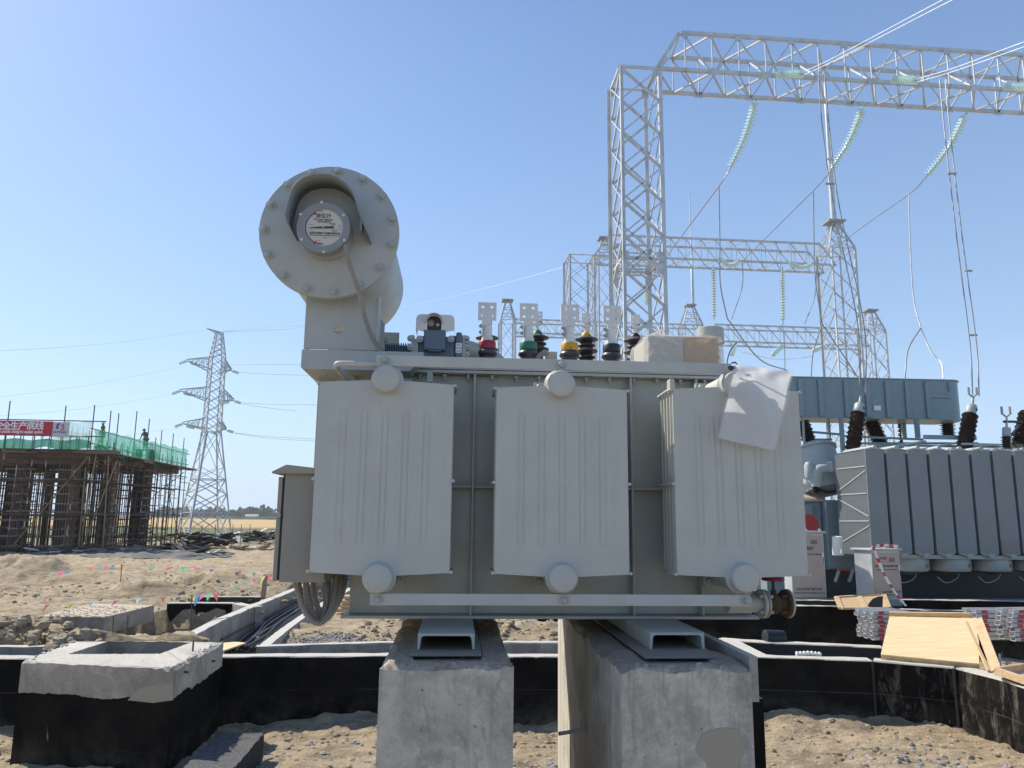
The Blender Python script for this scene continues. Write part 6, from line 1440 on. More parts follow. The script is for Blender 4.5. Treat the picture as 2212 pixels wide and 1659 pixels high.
# fans under the radiators
FAN = thing('cooling_fan', None, None); FAN.parent = BT; del_cat(FAN)
for i, (X0, X1, Yt, Yb) in enumerate(((735, 952, 1185, 1262), (985, 1200, 1187, 1263), (1225, 1440, 1190, 1263), (1465, 1680, 1192, 1263))):
    f_ = FAN if i == 0 else thing('cooling_fan', None, None)
    f_.parent = BT; del_cat(f_)
    a = b_(X0, Yt, 0.1); b = b_(X1, Yb, 0.1); r_ = (b.x-a.x)/2; c = Vector(((a.x+b.x)/2, 0.1+r_, 0))
    MB().lathe([(r_*0.97, a.z), (r_, a.z-0.05), (r_*0.99, b.z+0.06), (r_*0.93, b.z)], c, (0, 0, 1), 40, cap=False).build('fan_shroud', M['bigpale'], f_)
    MB().lathe([(r_*0.93, b.z+0.002), (r_*0.55, b.z-0.05), (0.10, b.z-0.10), (0.01, b.z-0.10)], c, (0, 0, 1), 32, cap=False).build('fan_guard', mat('fan_guard', (0.10, 0.13, 0.13), 0.5), f_)
    q = b_(X0+165, 1228, 0.0); MB().box((q.x-0.05, 0.1+r_*0.12-0.02, q.z-0.05), (q.x+0.07, 0.1+r_*0.25, q.z+0.05)).build('fan_plate', mat('brown_plate', (0.20, 0.16, 0.13), .6), f_)
    m = MB(); m.tube(curve_pts([b_(X0+95, 1268, 0.6), b_(X0+70, 1305, 0.5), b_(X0+10, 1325, 0.4), b_(X0-40, 1290, 0.5)], 8), 0.012, 6); m.build('fan_cable', M['bigpale'], f_)
m = MB(); m.bar(b_(385, 1142, 0.1), b_(480, 1150, 0.1), 0.08, 0.1); m.bar(b_(730, 1172, 0.1), b_(1700, 1182, 0.1), 0.06, 0.1); m.build('radiator_rail', M['bigpale'], BT)
a = b_(1318, 1082, -0.02); b = b_(1420, 1150, -0.02); MB().box((a.x, -0.03, b.z), (b.x, -0.012, a.z)).build('rating_plate', mat('plate_grey_brown', (0.22, 0.20, 0.19), .5), BT)
m = MB()
for X in (350, 430): m.bar(b_(X+25, 1245, 1.8), b_(X, 1320, 1.8), 0.09, 0.05)
m.build('jack_leg', M['bigpale'], BT); m = MB(); m.bar(b_(370, 1250, 1.75), b_(440, 1250, 1.75), 0.05, 0.05); m.build('jack_bar', M['inkred'], BT)

# ---- cabinets
def cabinet(label, fr, w_, d, h, base, txt, side_mt, body_mt):
    t = thing('control_cabinet', label, 'cabinet', fr, 'control cabinets in front of the large transformer')
    MB().box((0, 0, base), (w_, d, h)).build('cabinet_body', side_mt, t, bev=0.006)
    MB().box((0.025, -0.012, base+0.03), (w_-0.02, -0.002, h-0.04)).build('door', body_mt, t, bev=0.003)
    MB().box((0.01, 0.01, 0), (w_-0.01, d-0.01, base-0.003)).build('cabinet_plinth', M['bigtr'], t)
    m = MB(); m.box((-0.05, -0.06, h+0.002), (w_+0.05, d+0.05, h+0.05)); m.prism([(-0.05, -0.06, h+0.052), (w_+0.05, -0.06, h+0.052), (w_+0.0, -0.0, h+0.085), (0, -0.0, h+0.085)], (0, d*0.9, 0)) if False else None
    m.build('cabinet_roof', M['bigpale'], t, bev=0.012)
    for u in (0.07, w_*0.5, w_-0.07):
        m = MB(); m.tube([(u+0.022*math.cos(a_), 0.02, h+0.075+0.022*math.sin(a_)) for a_ in np.linspace(0, 2*math.pi, 13)], 0.008, 6); m.build('lifting_eye', M['white'], t)
    MB().box((w_-0.06, -0.03, h*0.55), (w_-0.035, -0.013, h*0.55+0.22)).build('handle', M['white'] , t, bev=0.004)
    MB().box((w_-0.055, -0.036, h*0.55), (w_-0.04, -0.031, h*0.55+0.12)).build('handle_grip', M['black'], t, bev=0.002)
    for s_, u, z, sz in txt: text(s_, sz, M['ink'], t, (u, -0.0135, z), bold=0.002)
    MB().box((w_*0.60, -0.016, h-0.24), (w_*0.80, -0.0125, h-0.15)).build('cabinet_plate', mat('brown_tag', (0.19, 0.15, 0.13), .5), t)
    return t
STL = paint('brushed_steel_pinkish', (0.37, 0.315, 0.27), amt=0.15, rough=0.35); STS = galva('satin_steel', (0.50, 0.52, 0.53), 0.3, 0.4)
a = Pd(1713, 1294, 17.6); CA = Frame((a.x, a.y, a.z), 4.9); hA = CA.px(1745, 1152, 0).z; wA = CA.px(1786, 1290, 0).x
CA0 = cabinet('tan steel control cabinet standing half behind the right radiator', CA, wA, 0.4, hA, 0.05, [('装置控制柜', wA*0.42, hA-0.34, 0.095), ('Monitoring Control Cabinet', wA*0.50, hA-0.46, 0.055), ('山东五岳电器有限公司', wA*.48, 0.21, 0.06), ('Shandong Wuyue Electrical Appliances Co., Ltd.', wA*.5, 0.135, 0.036)], STS, STL)
a = Pd(1890, 1311, 17.1); CB = Frame((a.x, a.y, a.z), 20); hB = CB.px(1910, 1190, 0).z; wB = CB.px(1950, 1300, 0).x
CB0 = cabinet('tan and steel control cabinet with red and white tape hanging across it', CB, wB, 0.5, hB, 0.14, [('WYBD', wB*0.40, hB-0.16, 0.07), ('变压器油中气体在线监测装置', wB*0.48, hB-0.33, 0.048), ('Online Monitoring Device of Gas in Transformer Oil', wB*0.5, hB-0.40, 0.027), ('山东五岳电器有限公司', wB*.62, 0.30, 0.05), ('Shandong Wuyue Electrical Appliances Co., Ltd.', wB*.6, 0.24, 0.024)], STS, STL)
TPm = thing('barrier_tape', 'red and white barrier tape tied over the cabinet roof and trailing down', 'barrier tape')
P = [Pd(1886, 1181, 16.85), Pd(1896, 1206, 16.8), Pd(1908, 1236, 16.75), Pd(1922, 1262, 16.7), Pd(1938, 1286, 16.65), Pd(1957, 1309, 16.6)]; pts = curve_pts(P, 6)
for i in range(0, len(pts)-1, 2):
    a, b = pts[i], pts[min(i+2, len(pts)-1)]; m = MB(); n_ = Vector((0.03, 0.015*math.sin(i*.7), 0.0)); m.add([a-n_, a+n_, b+n_, b-n_], [(0, 1, 2, 3)]); m.build('tape_band', M['tape'] if (i//2) % 3 else M['tapered'], TPm)
P = [Pd(1886, 1181, 16.85), Pd(1900, 1178, 17), Pd(1920, 1178, 17), Pd(1940, 1180, 17.2)]; pts = curve_pts(P, 4)
for i in range(0, len(pts)-1, 2):
    a, b = pts[i], pts[min(i+2, len(pts)-1)]; m = MB(); n_ = Vector((0, 0, 0.028)); m.add([a-n_, a+n_, b+n_, b-n_], [(0, 1, 2, 3)]); m.build('tape_band', M['tape'] if (i//2) % 2 else M['tapered'], TPm)
# loose items on the right
def board(name, label, cat, quad, th, mt, parent=None):
    Q = [Vector(q_) for q_ in quad]; n_ = (Q[1]-Q[0]).cross(Q[3]-Q[0]).normalized()
    if n_.z < 0: n_ = -n_
    m = MB(); m.prism(Q, -n_*th); o = m.build(name, mt, parent, bev=0.002); return tag(o, label, cat) if label else o
c13 = Crop(2420, 1700, 460/2212)
FPn = thing('plywood_shutter', 'large pale plywood shutter panel leaning over the wall corner at the right', 'plywood panel')
bl, br_, tr_, tl_ = Pd(*c13(275, 672), 10.62), Pd(*c13(1606, 800), 10.05), Pd(*c13(1600, 185), 11.85), Pd(*c13(392, 160), 12.35)
board('plywood_sheet', None, None, [bl, br_, tr_, tl_], 0.018, M['ply'], FPn)
ex = (br_-bl).normalized(); ey = (tl_-bl).normalized(); nz__ = ex.cross(ey).normalized()
for k in range(7):
    t_ = [0.02, 0.2, 0.36, 0.52, 0.68, 0.84, 0.99][k]; a, b = bl.lerp(tl_, t_)-nz__*0.055, br_.lerp(tr_, t_)-nz__*0.055; m = MB(); m.bar(a, b, 0.045, 0.07, up=nz__); m.build('batten', M['lumber'], FPn, bev=0.002)
a, b = tl_+nz__*0.03+ey*0.04, tr_+nz__*0.03-ex*0.1+ey*0.04; m = MB(); m.bar(a, b, 0.06, 0.06, up=nz__); m.build('batten', M['lumber'], FPn, bev=0.002)
m = MB(); sn = [Pd(*c13(*p), 11.0) for p in ((0, 0),)]
for i, (X, Y) in enumerate(((980, 240), (1290, 390), (980, 468))):
    pass
cr = lambda X, Y, d: Pd(*cR(X, Y), d)
board('plank', 'wide plank with two wire marks leaning beside the plywood panel', 'plank', [cr(1980, 822, 9.65), cr(2050, 800, 9.6), cr(1912, 440, 11.0), cr(1850, 462, 11.05)], 0.02, M['lumber'])
board('timber_strip', 'thin timber strip leaning over the right edge of the plywood panel', 'timber', [cr(1955, 815, 9.8), cr(1978, 820, 9.8), cr(1815, 470, 11.2), cr(1798, 475, 11.2)], 0.025, M['lumber'])
PFm = thing('pallet', 'new timber frame lying at the lower right edge', 'timber frame')
f0, f1, f2, f3 = cr(2020, 822, 9.4), cr(2260, 905, 8.9), cr(2400, 860, 9.8), cr(2215, 792, 10.3)
for a, b in ((f0, f1), (f1, f2), (f2, f3), (f3, f0)):
    m = MB(); m.bar(a, b, 0.05, 0.08); m.build('frame_side', M['lumber'], PFm, bev=0.003)
board('frame_sheet', None, None, [f0-Vector((0, 0, .03)), f1-Vector((0, 0, .03)), f2-Vector((0, 0, .03)), f3-Vector((0, 0, .03))], 0.01, mat('pink_board', (0.55, 0.38, 0.27), .7), PFm)
CRt = thing('crate_lid', 'broken wooden crate lid lying in front of the cabinets', 'crate lid')
q0, q1, q2, q3 = Pd(*cB(358, 1410), 16.9), Pd(*cB(632, 1392), 17.0), Pd(*cB(662, 1470), 16.3), Pd(*cB(385, 1475), 16.2)
for a, b in ((q0, q1), (q1, q2), (q2, q3), (q3, q0), (q0.lerp(q1, .48), q3.lerp(q2, .52))):
    m = MB(); m.bar(a, b, 0.10, 0.04); m.build('slat', M['lumber'], CRt, bev=0.003)
board('lid_board', None, None, [q3, q2, q1, q0], 0.015, M['lumber'], CRt)
m = MB(); P = [cB(540, 1465), cB(548, 1445), cB(570, 1420), cB(598, 1408), cB(630, 1404), cB(628, 1440), cB(626, 1475)]; m.prism([Pd(x, y, 16.0) for x, y in P], (0.02, 0.05, 0)); tag(m.build('rubber_sheet', M['black'], None), 'torn black rubber sheet standing against the crate lid', 'rubber sheet')
m = MB(); q = cr(455, 606, 12.1); m.lathe([(0.085, -0.16), (0.11, -0.15)]+[(0.11+0.006*(k % 2), -0.14+k*0.02) for k in range(14)]+[(0.11, 0.15), (0.085, 0.16)], q+Vector((0, 0.05, 0.03)), (1, 0.15, -0.05), 24); tag(m.build('rubber_roll', M['black'], None), 'short roll of ribbed black rubber lying on the greyed trench wall', 'rubber roll')
m = MB(); conduit(m, [cr(600, 700, 10.9), cr(640, 700, 10.9), cr(690, 697, 10.9), cr(740, 702, 10.9), cr(778, 706, 10.9)], 0.028, 0.05, 12, 0.22); tag(m.build('spiral_hose', M['tin'], None), 'short piece of pale spiral hose on top of the black pit wall', 'hose')
STF = thing('steel_bracket_stand', 'thin bent steel bracket sticking up beside the leaning plank', 'bracket'); m = MB()
for a, b in (((2038, 700), (2046, 810)), ((2046, 745), (2122, 768)), ((2090, 760), (2092, 800))): m.bar(cr(*a, 10.2), cr(*b, 10.2), 0.02, 0.02)
m.build('bracket_bar', M['galv'], STF)
# stacked steel formwork brackets
BR = MB(); BR.box((0, 0, 0), (0.62, 0.004, 0.055)); BR.box((0, 0, 0), (0.62, 0.10, 0.004)); BR.box((0, 0.096, 0), (0.62, 0.10, 0.055)); BR.box((0.0, -0.012, 0.05), (0.64, 0.0, 0.056)); BRW = BR.mesh('bracket_rail', mat('off_white_steel', (0.55, 0.56, 0.56), .45), 0)
RP = MB(); RP.box((0.10, -0.0035, 0.006), (0.20, -0.0005, 0.046)); RPM = RP.mesh('red_patch', M['tapered'], 0)
ordw = ['lowest', 'second from the bottom', 'third from the bottom', 'middle', 'third from the top', 'second from the top', 'topmost']
stand = {'left': (Pd(1889, 1383, 13.1), 0.0, 6), 'centre-right': (Pd(2112, 1383, 12.6), 0.0, 6), 'far right': (Pd(2192, 1386, 12.0), 0, 10)}
for sn_, (p, _, ang) in stand.items():
    for k in range(7):
        t = thing('steel_bracket', '%s white and red steel bracket, %s stack' % (ordw[k], sn_), 'steel bracket', Frame((p.x+rnd.uniform(-.03, .03), p.y+rnd.uniform(-.02, .02), p.z+k*0.068), ang+rnd.uniform(-3, 3)), 'stacked steel brackets')
        for dy in (0, 0.2, 0.4) if sn_ == 'left' else (0, 0.22):
            link('bracket_rail', BRW, t, Matrix.Translation((0, dy, 0))); link('red_patch', RPM, t, Matrix.Translation((0, dy, 0))); link('red_patch', RPM, t, Matrix.Translation((.32, dy, 0)))
# ================================================================ scaffolded frame at the far left
SP = Pd(172, 1190, 54); SFr = Frame((SP.x, SP.y, -0.12), 4.9)
SC = thing('scaffolding', 'dense scaffolding around a concrete frame under construction, wrapped in green net', 'scaffolding', SFr)
s_ = lambda x, y, w_=0: SFr.px(x, y, w_)
def sside(x, y):
    d = ray(x, y); t_ = (SFr.o-CAMP).dot(SFr.ux)/d.dot(SFr.ux); return SFr.loc(CAMP+d*t_)
POLE = MB().lathe([(1, 0), (1, 1)], n=6).mesh('pole', M['rod'], 60); POLY = MB().lathe([(1, 0), (1, 1)], n=6).mesh('pole', mat('ochre_pole', (0.28, 0.20, 0.09), .6), 60)
zd = s_(150, 972).z; zn = s_(203, 926).z
def pole(a, b, r=0.04, me=None, nm='pole'): link(nm, me or POLE, SC, align(a, b, r))
UL = -16.0; WB_ = sside(387, 1178).y
tops = {203: 872, 110: 865, 27: 865}
tr = random.Random(9)
npole = 0
for k in range(0, 18):
    u = -k*0.95; tall = zn+tr.choice([0.1, -0.1, 1.6]) if k % 3 else zn+tr.uniform(1.4, 2.0)
    pole((u, 0, 0), (u+tr.uniform(-.05, .05), 0, tall if k % 2 == 0 else zd+1.0)); npole += 1
    if k % 2: pole((u, 1.1, 0), (u, 1.1, zd))
    if k % 2 == 0: pole((u-.3, 4.0, 0), (u-.3, 4.0, zd))
for x, y in ((240, 887), (257, 893), (296, 888), (323, 905), (337, 945), (350, 929), (375, 936), (398, 946)):
    q = sside(x, y); pole((0, q.y, 0), (0, q.y, q.z))
for k in range(1, 17):
    w_ = WB_*k/16; pole((tr.uniform(-.05, .05), w_, 0), (0, w_, zd+0.9)); pole((-1.1, w_-.3, 0), (-1.1, w_-.3, zd))
    if k % 2: pole((-3.4, w_, 0), (-3.4, w_, zd))
for k in range(170):
    u = -tr.uniform(0.5, 15); w_ = tr.uniform(1.5, 13); pole((u, w_, 0), (u+tr.uniform(-.05, .05), w_+tr.uniform(-.05, .05), zd))
for y in (1185, 1114, 1039, 1000):
    z_ = s_(150, y).z
    for w_ in (0, 1.1): pole((UL, w_, z_), (0.6, w_, z_), 0.038, nm='ledger')
    for u in (0, -1.1): pole((u, -0.5, z_+.1), (u, WB_+0.6, z_+.1), 0.038, nm='ledger')
    for k in range(0, 16, 2): pole((-k*0.95-.1, -0.3, z_+0.05), (-k*.95-.1, 5, z_+.05), 0.03, nm='ledger')
for a, b in (((27, 1180), (192, 985)), ((177, 1182), (253, 996)), ((208, 980), (178, 1150)), ((235, 985), (222, 1185)), ((170, 1180), (185, 1010))):
    pole(s_(*a, -0.15), s_(*b, -0.15), 0.045, POLY, 'diagonal_brace')
for a, b in (((262, 1170), (290, 1020)), ((352, 1180), (300, 1120)), ((330, 1070), (395, 1020)), ((268, 1000), (302, 1185)), ((390, 1190), (355, 1030))):
    pa, pb = sside(*a), sside(*b); pa.x = pb.x = 0.1; pole(pa, pb, 0.035, None, 'diagonal_brace')
for k in range(230):   # hanging couplers and short ties
    if tr.random() < .5: a = Vector((-tr.uniform(0, 14), tr.choice([0, 1.1]), tr.uniform(.3, zd-.3))); b = a+Vector((tr.uniform(.6, 2.0)*tr.choice([-1, 1]), 0, tr.uniform(-.05, .05)))
    else: a = Vector((tr.choice([0, -1.1]), tr.uniform(0, WB_), tr.uniform(.3, zd-.3))); b = a+Vector((0, tr.uniform(.8, 2.2), 0))
    pole(a, b, 0.03, None, 'tie')
# white tube marks on poles
BAND = MB().lathe([(1, 0), (1, 1)], n=6).mesh('pale_band', mat('pale_band', (0.55, 0.50, 0.44), .6), 60)
for k in range(90):
    if tr.random() < .6: a = Vector((-0.95*tr.randrange(0, 16), 0, tr.uniform(.5, zd-.6)))
    else: a = Vector((0, WB_*tr.randrange(1, 17)/16, tr.uniform(.5, zd-.6)))
    link('pale_band', BAND, SC, align(a, a+Vector((0, 0, .42)), 0.042))
# formwork columns
FB = MB().box((-.5, -.5, 0), (.5, .5, 1)).mesh('formwork_board', M['form'], 0); FL = MB().box((-.5, -.5, 0), (.5, .5, 1)).mesh('formwork_board', M['formlight'], 0)
FC_ = MB().box((-.5, -.5, 0), (.5, .5, 1)).mesh('column_clamp', M['plank'], 0)
def column(u, w_, wd, h, lit):
    c = thing('formwork_column', None, None); c.parent = SC; del_cat(c)
    MB().box((u-wd/2, w_-wd/2, 0), (u+wd/2, w_+wd/2, h)).build('column_core', mat('dark_formwork', (0.045, 0.035, 0.03), .7) if 'dark_formwork' not in bpy.data.materials else bpy.data.materials['dark_formwork'], c)  # column core darker than the boards fixed to it
    for k in range(5):
        for f_ in range(2):
            t_ = -wd/2+wd*(k+.5)/5
            x, y = (u+t_, w_-wd/2-0.04) if f_ == 0 else (u+wd/2+0.04, w_+t_)
            link('formwork_board', FL if (lit and f_ == 1) or (lit and k > 3) else FB, c, Matrix.Translation((x, y, 0.2)) @ Matrix.Diagonal((0.09, 0.09, h-0.3, 1)))  # paler boards paint sunlight onto one side of the lit columns
    for k in range(11):
        z_ = 0.5+k*(h-0.7)/11+tr.uniform(-.08, .08); link('column_clamp', FC_, c, Matrix.Translation((u+tr.uniform(-.25, .25), w_-wd/2-0.1, z_)) @ Matrix.Diagonal((wd*tr.uniform(1.5, 2.6), 0.06, 0.09, 1))); link('column_clamp', FC_, c, Matrix.Translation((u+wd/2+.1, w_+tr.uniform(-.25, .25), z_+.1)) @ Matrix.Diagonal((0.06, wd*tr.uniform(1.5, 2.6), 0.09, 1)))
for x, wd, lit in ((40, .85, 0), (138, 1.0, 1), (-60, 1, 0)): p = s_(x, 1100, 1.6); column(p.x, 1.8, wd, zd, lit)
for x, wd, lit in ((256, .9, 1), (325, 1.1, 0)):
    q = sside(x, 1100); column(-0.9, q.y, wd, zd, lit)
column(-5, 9, .9, zd, 0); column(-9.5, 9, .9, zd, 0)
MB().box((UL, 0.5, zd-0.55), (-0.5, WB_-.3, zd-0.1)).build('beam_formwork', M['form'], SC)
MB().box((UL, -0.6, zd-0.06), (0.7, WB_+.6, zd)).build('deck', M['form'], SC)
for k in range(10): MB().box((UL, 1+k*1.4, zd-0.95), (-0.6, 1.25+k*1.4, zd-0.56)).build('beam_formwork', M['form'], SC)
for z_ in (s_(150, 1114).z, s_(150, 1039).z):
    for k in range(3): MB().box((UL if k < 2 else -1.0, -.2+k*.28 if k < 2 else -0.3, z_+0.06), (0.4, -0.0+k*.28 if k < 2 else WB_*.9, z_+0.10)).build('scaffold_plank', M['form'], SC)
for k in range(46):
    if tr.random() < .5: x_ = -tr.uniform(0, 14); MB().box((x_, -0.9, zd-tr.uniform(.05, .3)), (x_+tr.uniform(.8, 2.6), -0.2, zd-.03)).build('scaffold_plank', M['form'], SC)
    else: y_ = tr.uniform(0, WB_-1); MB().box((0.2, y_, zd-tr.uniform(.05, .3)), (0.95, y_+tr.uniform(.8, 2.4), zd-.03)).build('scaffold_plank', M['form'], SC)
MB().box((UL, 2.4, 0), (-6, 2.6, 1.5)).build('dark_sheeting', M['black'], SC)
# nets
def netpanel(name, P0, P1, z0a, z1a, z0b, z1b, mt, wav, n=40, m_=8):
    rows = []
    for j in range(m_+1):
        row = []
        for i in range(n+1):
            t = i/n; p = P0.lerp(P1, t); zlo = z0a+(z0b-z0a)*t+0.22*math.sin(i*.55)*math.sin(i*.13+1); zhi = z1a+(z1b-z1a)*t+0.06*math.sin(i*.8)
            out = wav*(math.sin(i*.9+j*.3)+.5*math.sin(i*2.1))*math.sin(math.pi*j/m_)**.5
            row.append((p.x+(out if abs(P1.y-P0.y) > abs(P1.x-P0.x) else 0), p.y-(out if abs(P1.x-P0.x) > abs(P1.y-P0.y) else 0), zlo+(zhi-zlo)*j/m_))
        rows.append(row)
    return MB().grid(rows).build(name, mt, SC, smooth=80)
netpanel('safety_net', Vector((UL, -.12, 0)), Vector((0, -.12, 0)), s_(0, 972).z, s_(0, 949).z, s_(190, 972).z, s_(190, 951).z, M['net'], .10, 60)
netpanel('pale_safety_net', Vector((-3.4, -.05, 0)), Vector((0, -.05, 0)), s_(150, 950).z, s_(150, 914).z, s_(200, 950).z, s_(200, 912).z, M['netpale'], .06, 20)
netpanel('safety_net', Vector((0.12, 0, 0)), Vector((0.12, WB_, 0)), s_(200, 982).z, s_(203, 927).z, sside(398, 1014).z, sside(398, 970).z, M['netside'], .12, 60)
netpanel('pale_safety_net', Vector((-2.6, 0.4, 0)), Vector((-2.6, WB_, 0)), zd, s_(203, 924).z, zd, sside(398, 965).z, M['netpale'], .08, 40)
for z_ in (s_(150, 942).z, s_(150, 909).z): pole((UL, -.02, z_), (0.9, -.02, z_), 0.04, None, 'guard_rail')
for z_ in (zd+.5, zn): pole((0, -.3, z_), (0, WB_+.8, z_-(0.1)), 0.035, None, 'guard_rail')
for k in range(14): u = -k*0.62-.2; pole((u, -.02, zd), (u, -.02, s_(150, 942).z), 0.03, None, 'guard_post')
# rebar starters
m = MB()
for k in range(70):
    u, w_ = (-tr.uniform(.3, 2.5), tr.uniform(0.5, WB_)); m.bar((u, w_, zd), (u+tr.uniform(-.1, .1), w_, zd+tr.uniform(1.0, 1.8)), 0.022)
m.build('rebar_starters', M['rod'], SC, kind='stuff')
# banner
BN = thing('banner', 'red site banner with white lettering and a logo panel, tied to the scaffolding', 'banner', SFr)
b0, b1 = s_(-40, 910, -.2), s_(112.5, 942, -.2); c0_, c1__ = s_(112.5, 912, -.2), s_(148, 943, -.2); zt__, zb__ = s_(60, 909.5, -.2).z, s_(60, 941.5, -.2).z
MB().box((b0.x-2, -.22, zb__), (b1.x, -.20, zt__)).build('banner_cloth', M['banner'], BN); MB().box((b1.x+.003, -.22, zb__-.03), (c1__.x, -.20, zt__-.03)).build('logo_panel', mat('banner_grey', (0.50, 0.50, 0.53), .6), BN)
cs = Crop(0, 1170, 300/2212)
for ch, X in (('安', -30), ('全', 138), ('生', 305), ('产', 477), ('底', 648), ('线', 820)): text(ch, 0.60, M['white'], BN, s_(*cs(X, 215), -.205)+Vector((0, -.02, 0)), bold=0.012)
q = s_(*cs(890, 335), -.205); text("h pastki chizig'ini saqlab qolish", 0.30, M['white'], BN, q+Vector((0, -.02, 0)), align_x='RIGHT', bold=0.008, width=s_(*cs(890, 335), -.2).x-s_(*cs(-14, 335), -.2).x)
def lp(pts, mt, nm):
    m = MB(); m.add([tuple(s_(*cs(X, Y), -.225)) for X, Y in pts], [tuple(range(len(pts)))]); m.build(nm, mt, BN, smooth=0)
lp([(1170, 190), (1205, 150), (1245, 150), (1232, 185), (1205, 200), (1205, 225), (1228, 243), (1165, 278)], M['inkblue'], 'logo_mark')
lp([(1335, 160), (1335, 275), (1285, 303), (1245, 295), (1290, 262), (1295, 225), (1262, 200), (1262, 190)], mat('logo_red', (0.62, 0.13, 0.08), .6), 'logo_mark')
text('中国能建葛洲坝集团', 0.125, M['ink'], BN, s_(*cs(1235, 338), -.225), bold=.004, width=.88)
# small things at the foot of the scaffold
def pile(name, label, cat, centre, n, L, sp, hgt, mts, seed, part='board'):
    t = thing(name, label, cat); r = random.Random(seed)
    for k in range(n):
        p = centre+Vector((r.uniform(-sp[0], sp[0]), r.uniform(-sp[1], sp[1]), r.uniform(0, hgt)))
        o = MB().box((-L*r.uniform(.2, .5), -r.uniform(.1, .6), -.04), (L*r.uniform(.2, .5), .05, .04)).build(part, r.choice(mts), t, smooth=0); o.location = p; o.rotation_euler = (r.gauss(0, .35), r.gauss(0, .2), r.gauss(0, .5))
    return t
gp = lambda x, y, z=-.1: Pz(x, y, z)
pale = mat('pale_sheet', (0.55, 0.54, 0.52), .7); dark = mat('dark_sheet', (0.035, 0.035, 0.04), .7)
pile('debris_heap', 'heap of dark and pale boards at the foot of the pylon', 'debris', gp(435, 1176), 80, 2.2, (2.8, 1.4), 0.9, [dark, dark, M['form'], pale, M['plank']], 1)
pile('debris_heap', 'heap of boards and black sheeting beside the control box', 'debris', gp(567, 1170), 70, 2.0, (2.6, 1.4), 1.1, [dark, dark, M['form'], pale, M['formlight']], 2)
pile('plank_spread', 'planks scattered flat on the ground between the scaffolding and the yard', 'planks', gp(440, 1190), 60, 2.6, (4.5, 1.2), .2, [M['plank'], M['lumber'], M['form'], M['lumber']], 3)
pile('site_rubbish', 'rubbish strewn along the base of the scaffolding', 'rubbish', gp(275, 1200), 90, 1.0, (6.5, .7), .4, [pale, M['form'], M['plank'], dark], 4)
m = MB(); rows = []
for j in range(16):
    row = []
    for i in range(60):
        x = 170+i*5.6+8*math.sin(j*1.3); y = 1194+j*(1.5-0.8*(i/59)**2)+1.2*math.sin(i*.35); p = gp(x, y, -.08); e = math.sin(math.pi*j/15)*math.sin(math.pi*min(1, i/59*1.0)); row.append((p.x, p.y, -.08+max(zyard(p.x, p.y)+.08, 0)+.03+.35*e+.06*math.sin(i*.7+j)*e))
    rows.append(row)
m.grid(rows); tag(m.build('ground_sheet', mat('grey_ground_net', (0.10, 0.095, 0.085), .8), None), 'grey tarpaulin spread on the ground in front of the scaffolding', 'tarpaulin')
for k, x in enumerate((463, 492, 530, 548, 577-10)):
    m = MB(); p = gp(x-30, 1186); m.cyl(p, p+Vector((0, 0, 2.0)), .03, n=6); tag(m.build('thin_stake', M['rod'], None), '%s thin rusty stake from the left among the debris by the pylon' % ['first', 'second', 'third', 'fourth', 'fifth'][k], 'stake', 'thin stakes by the debris')

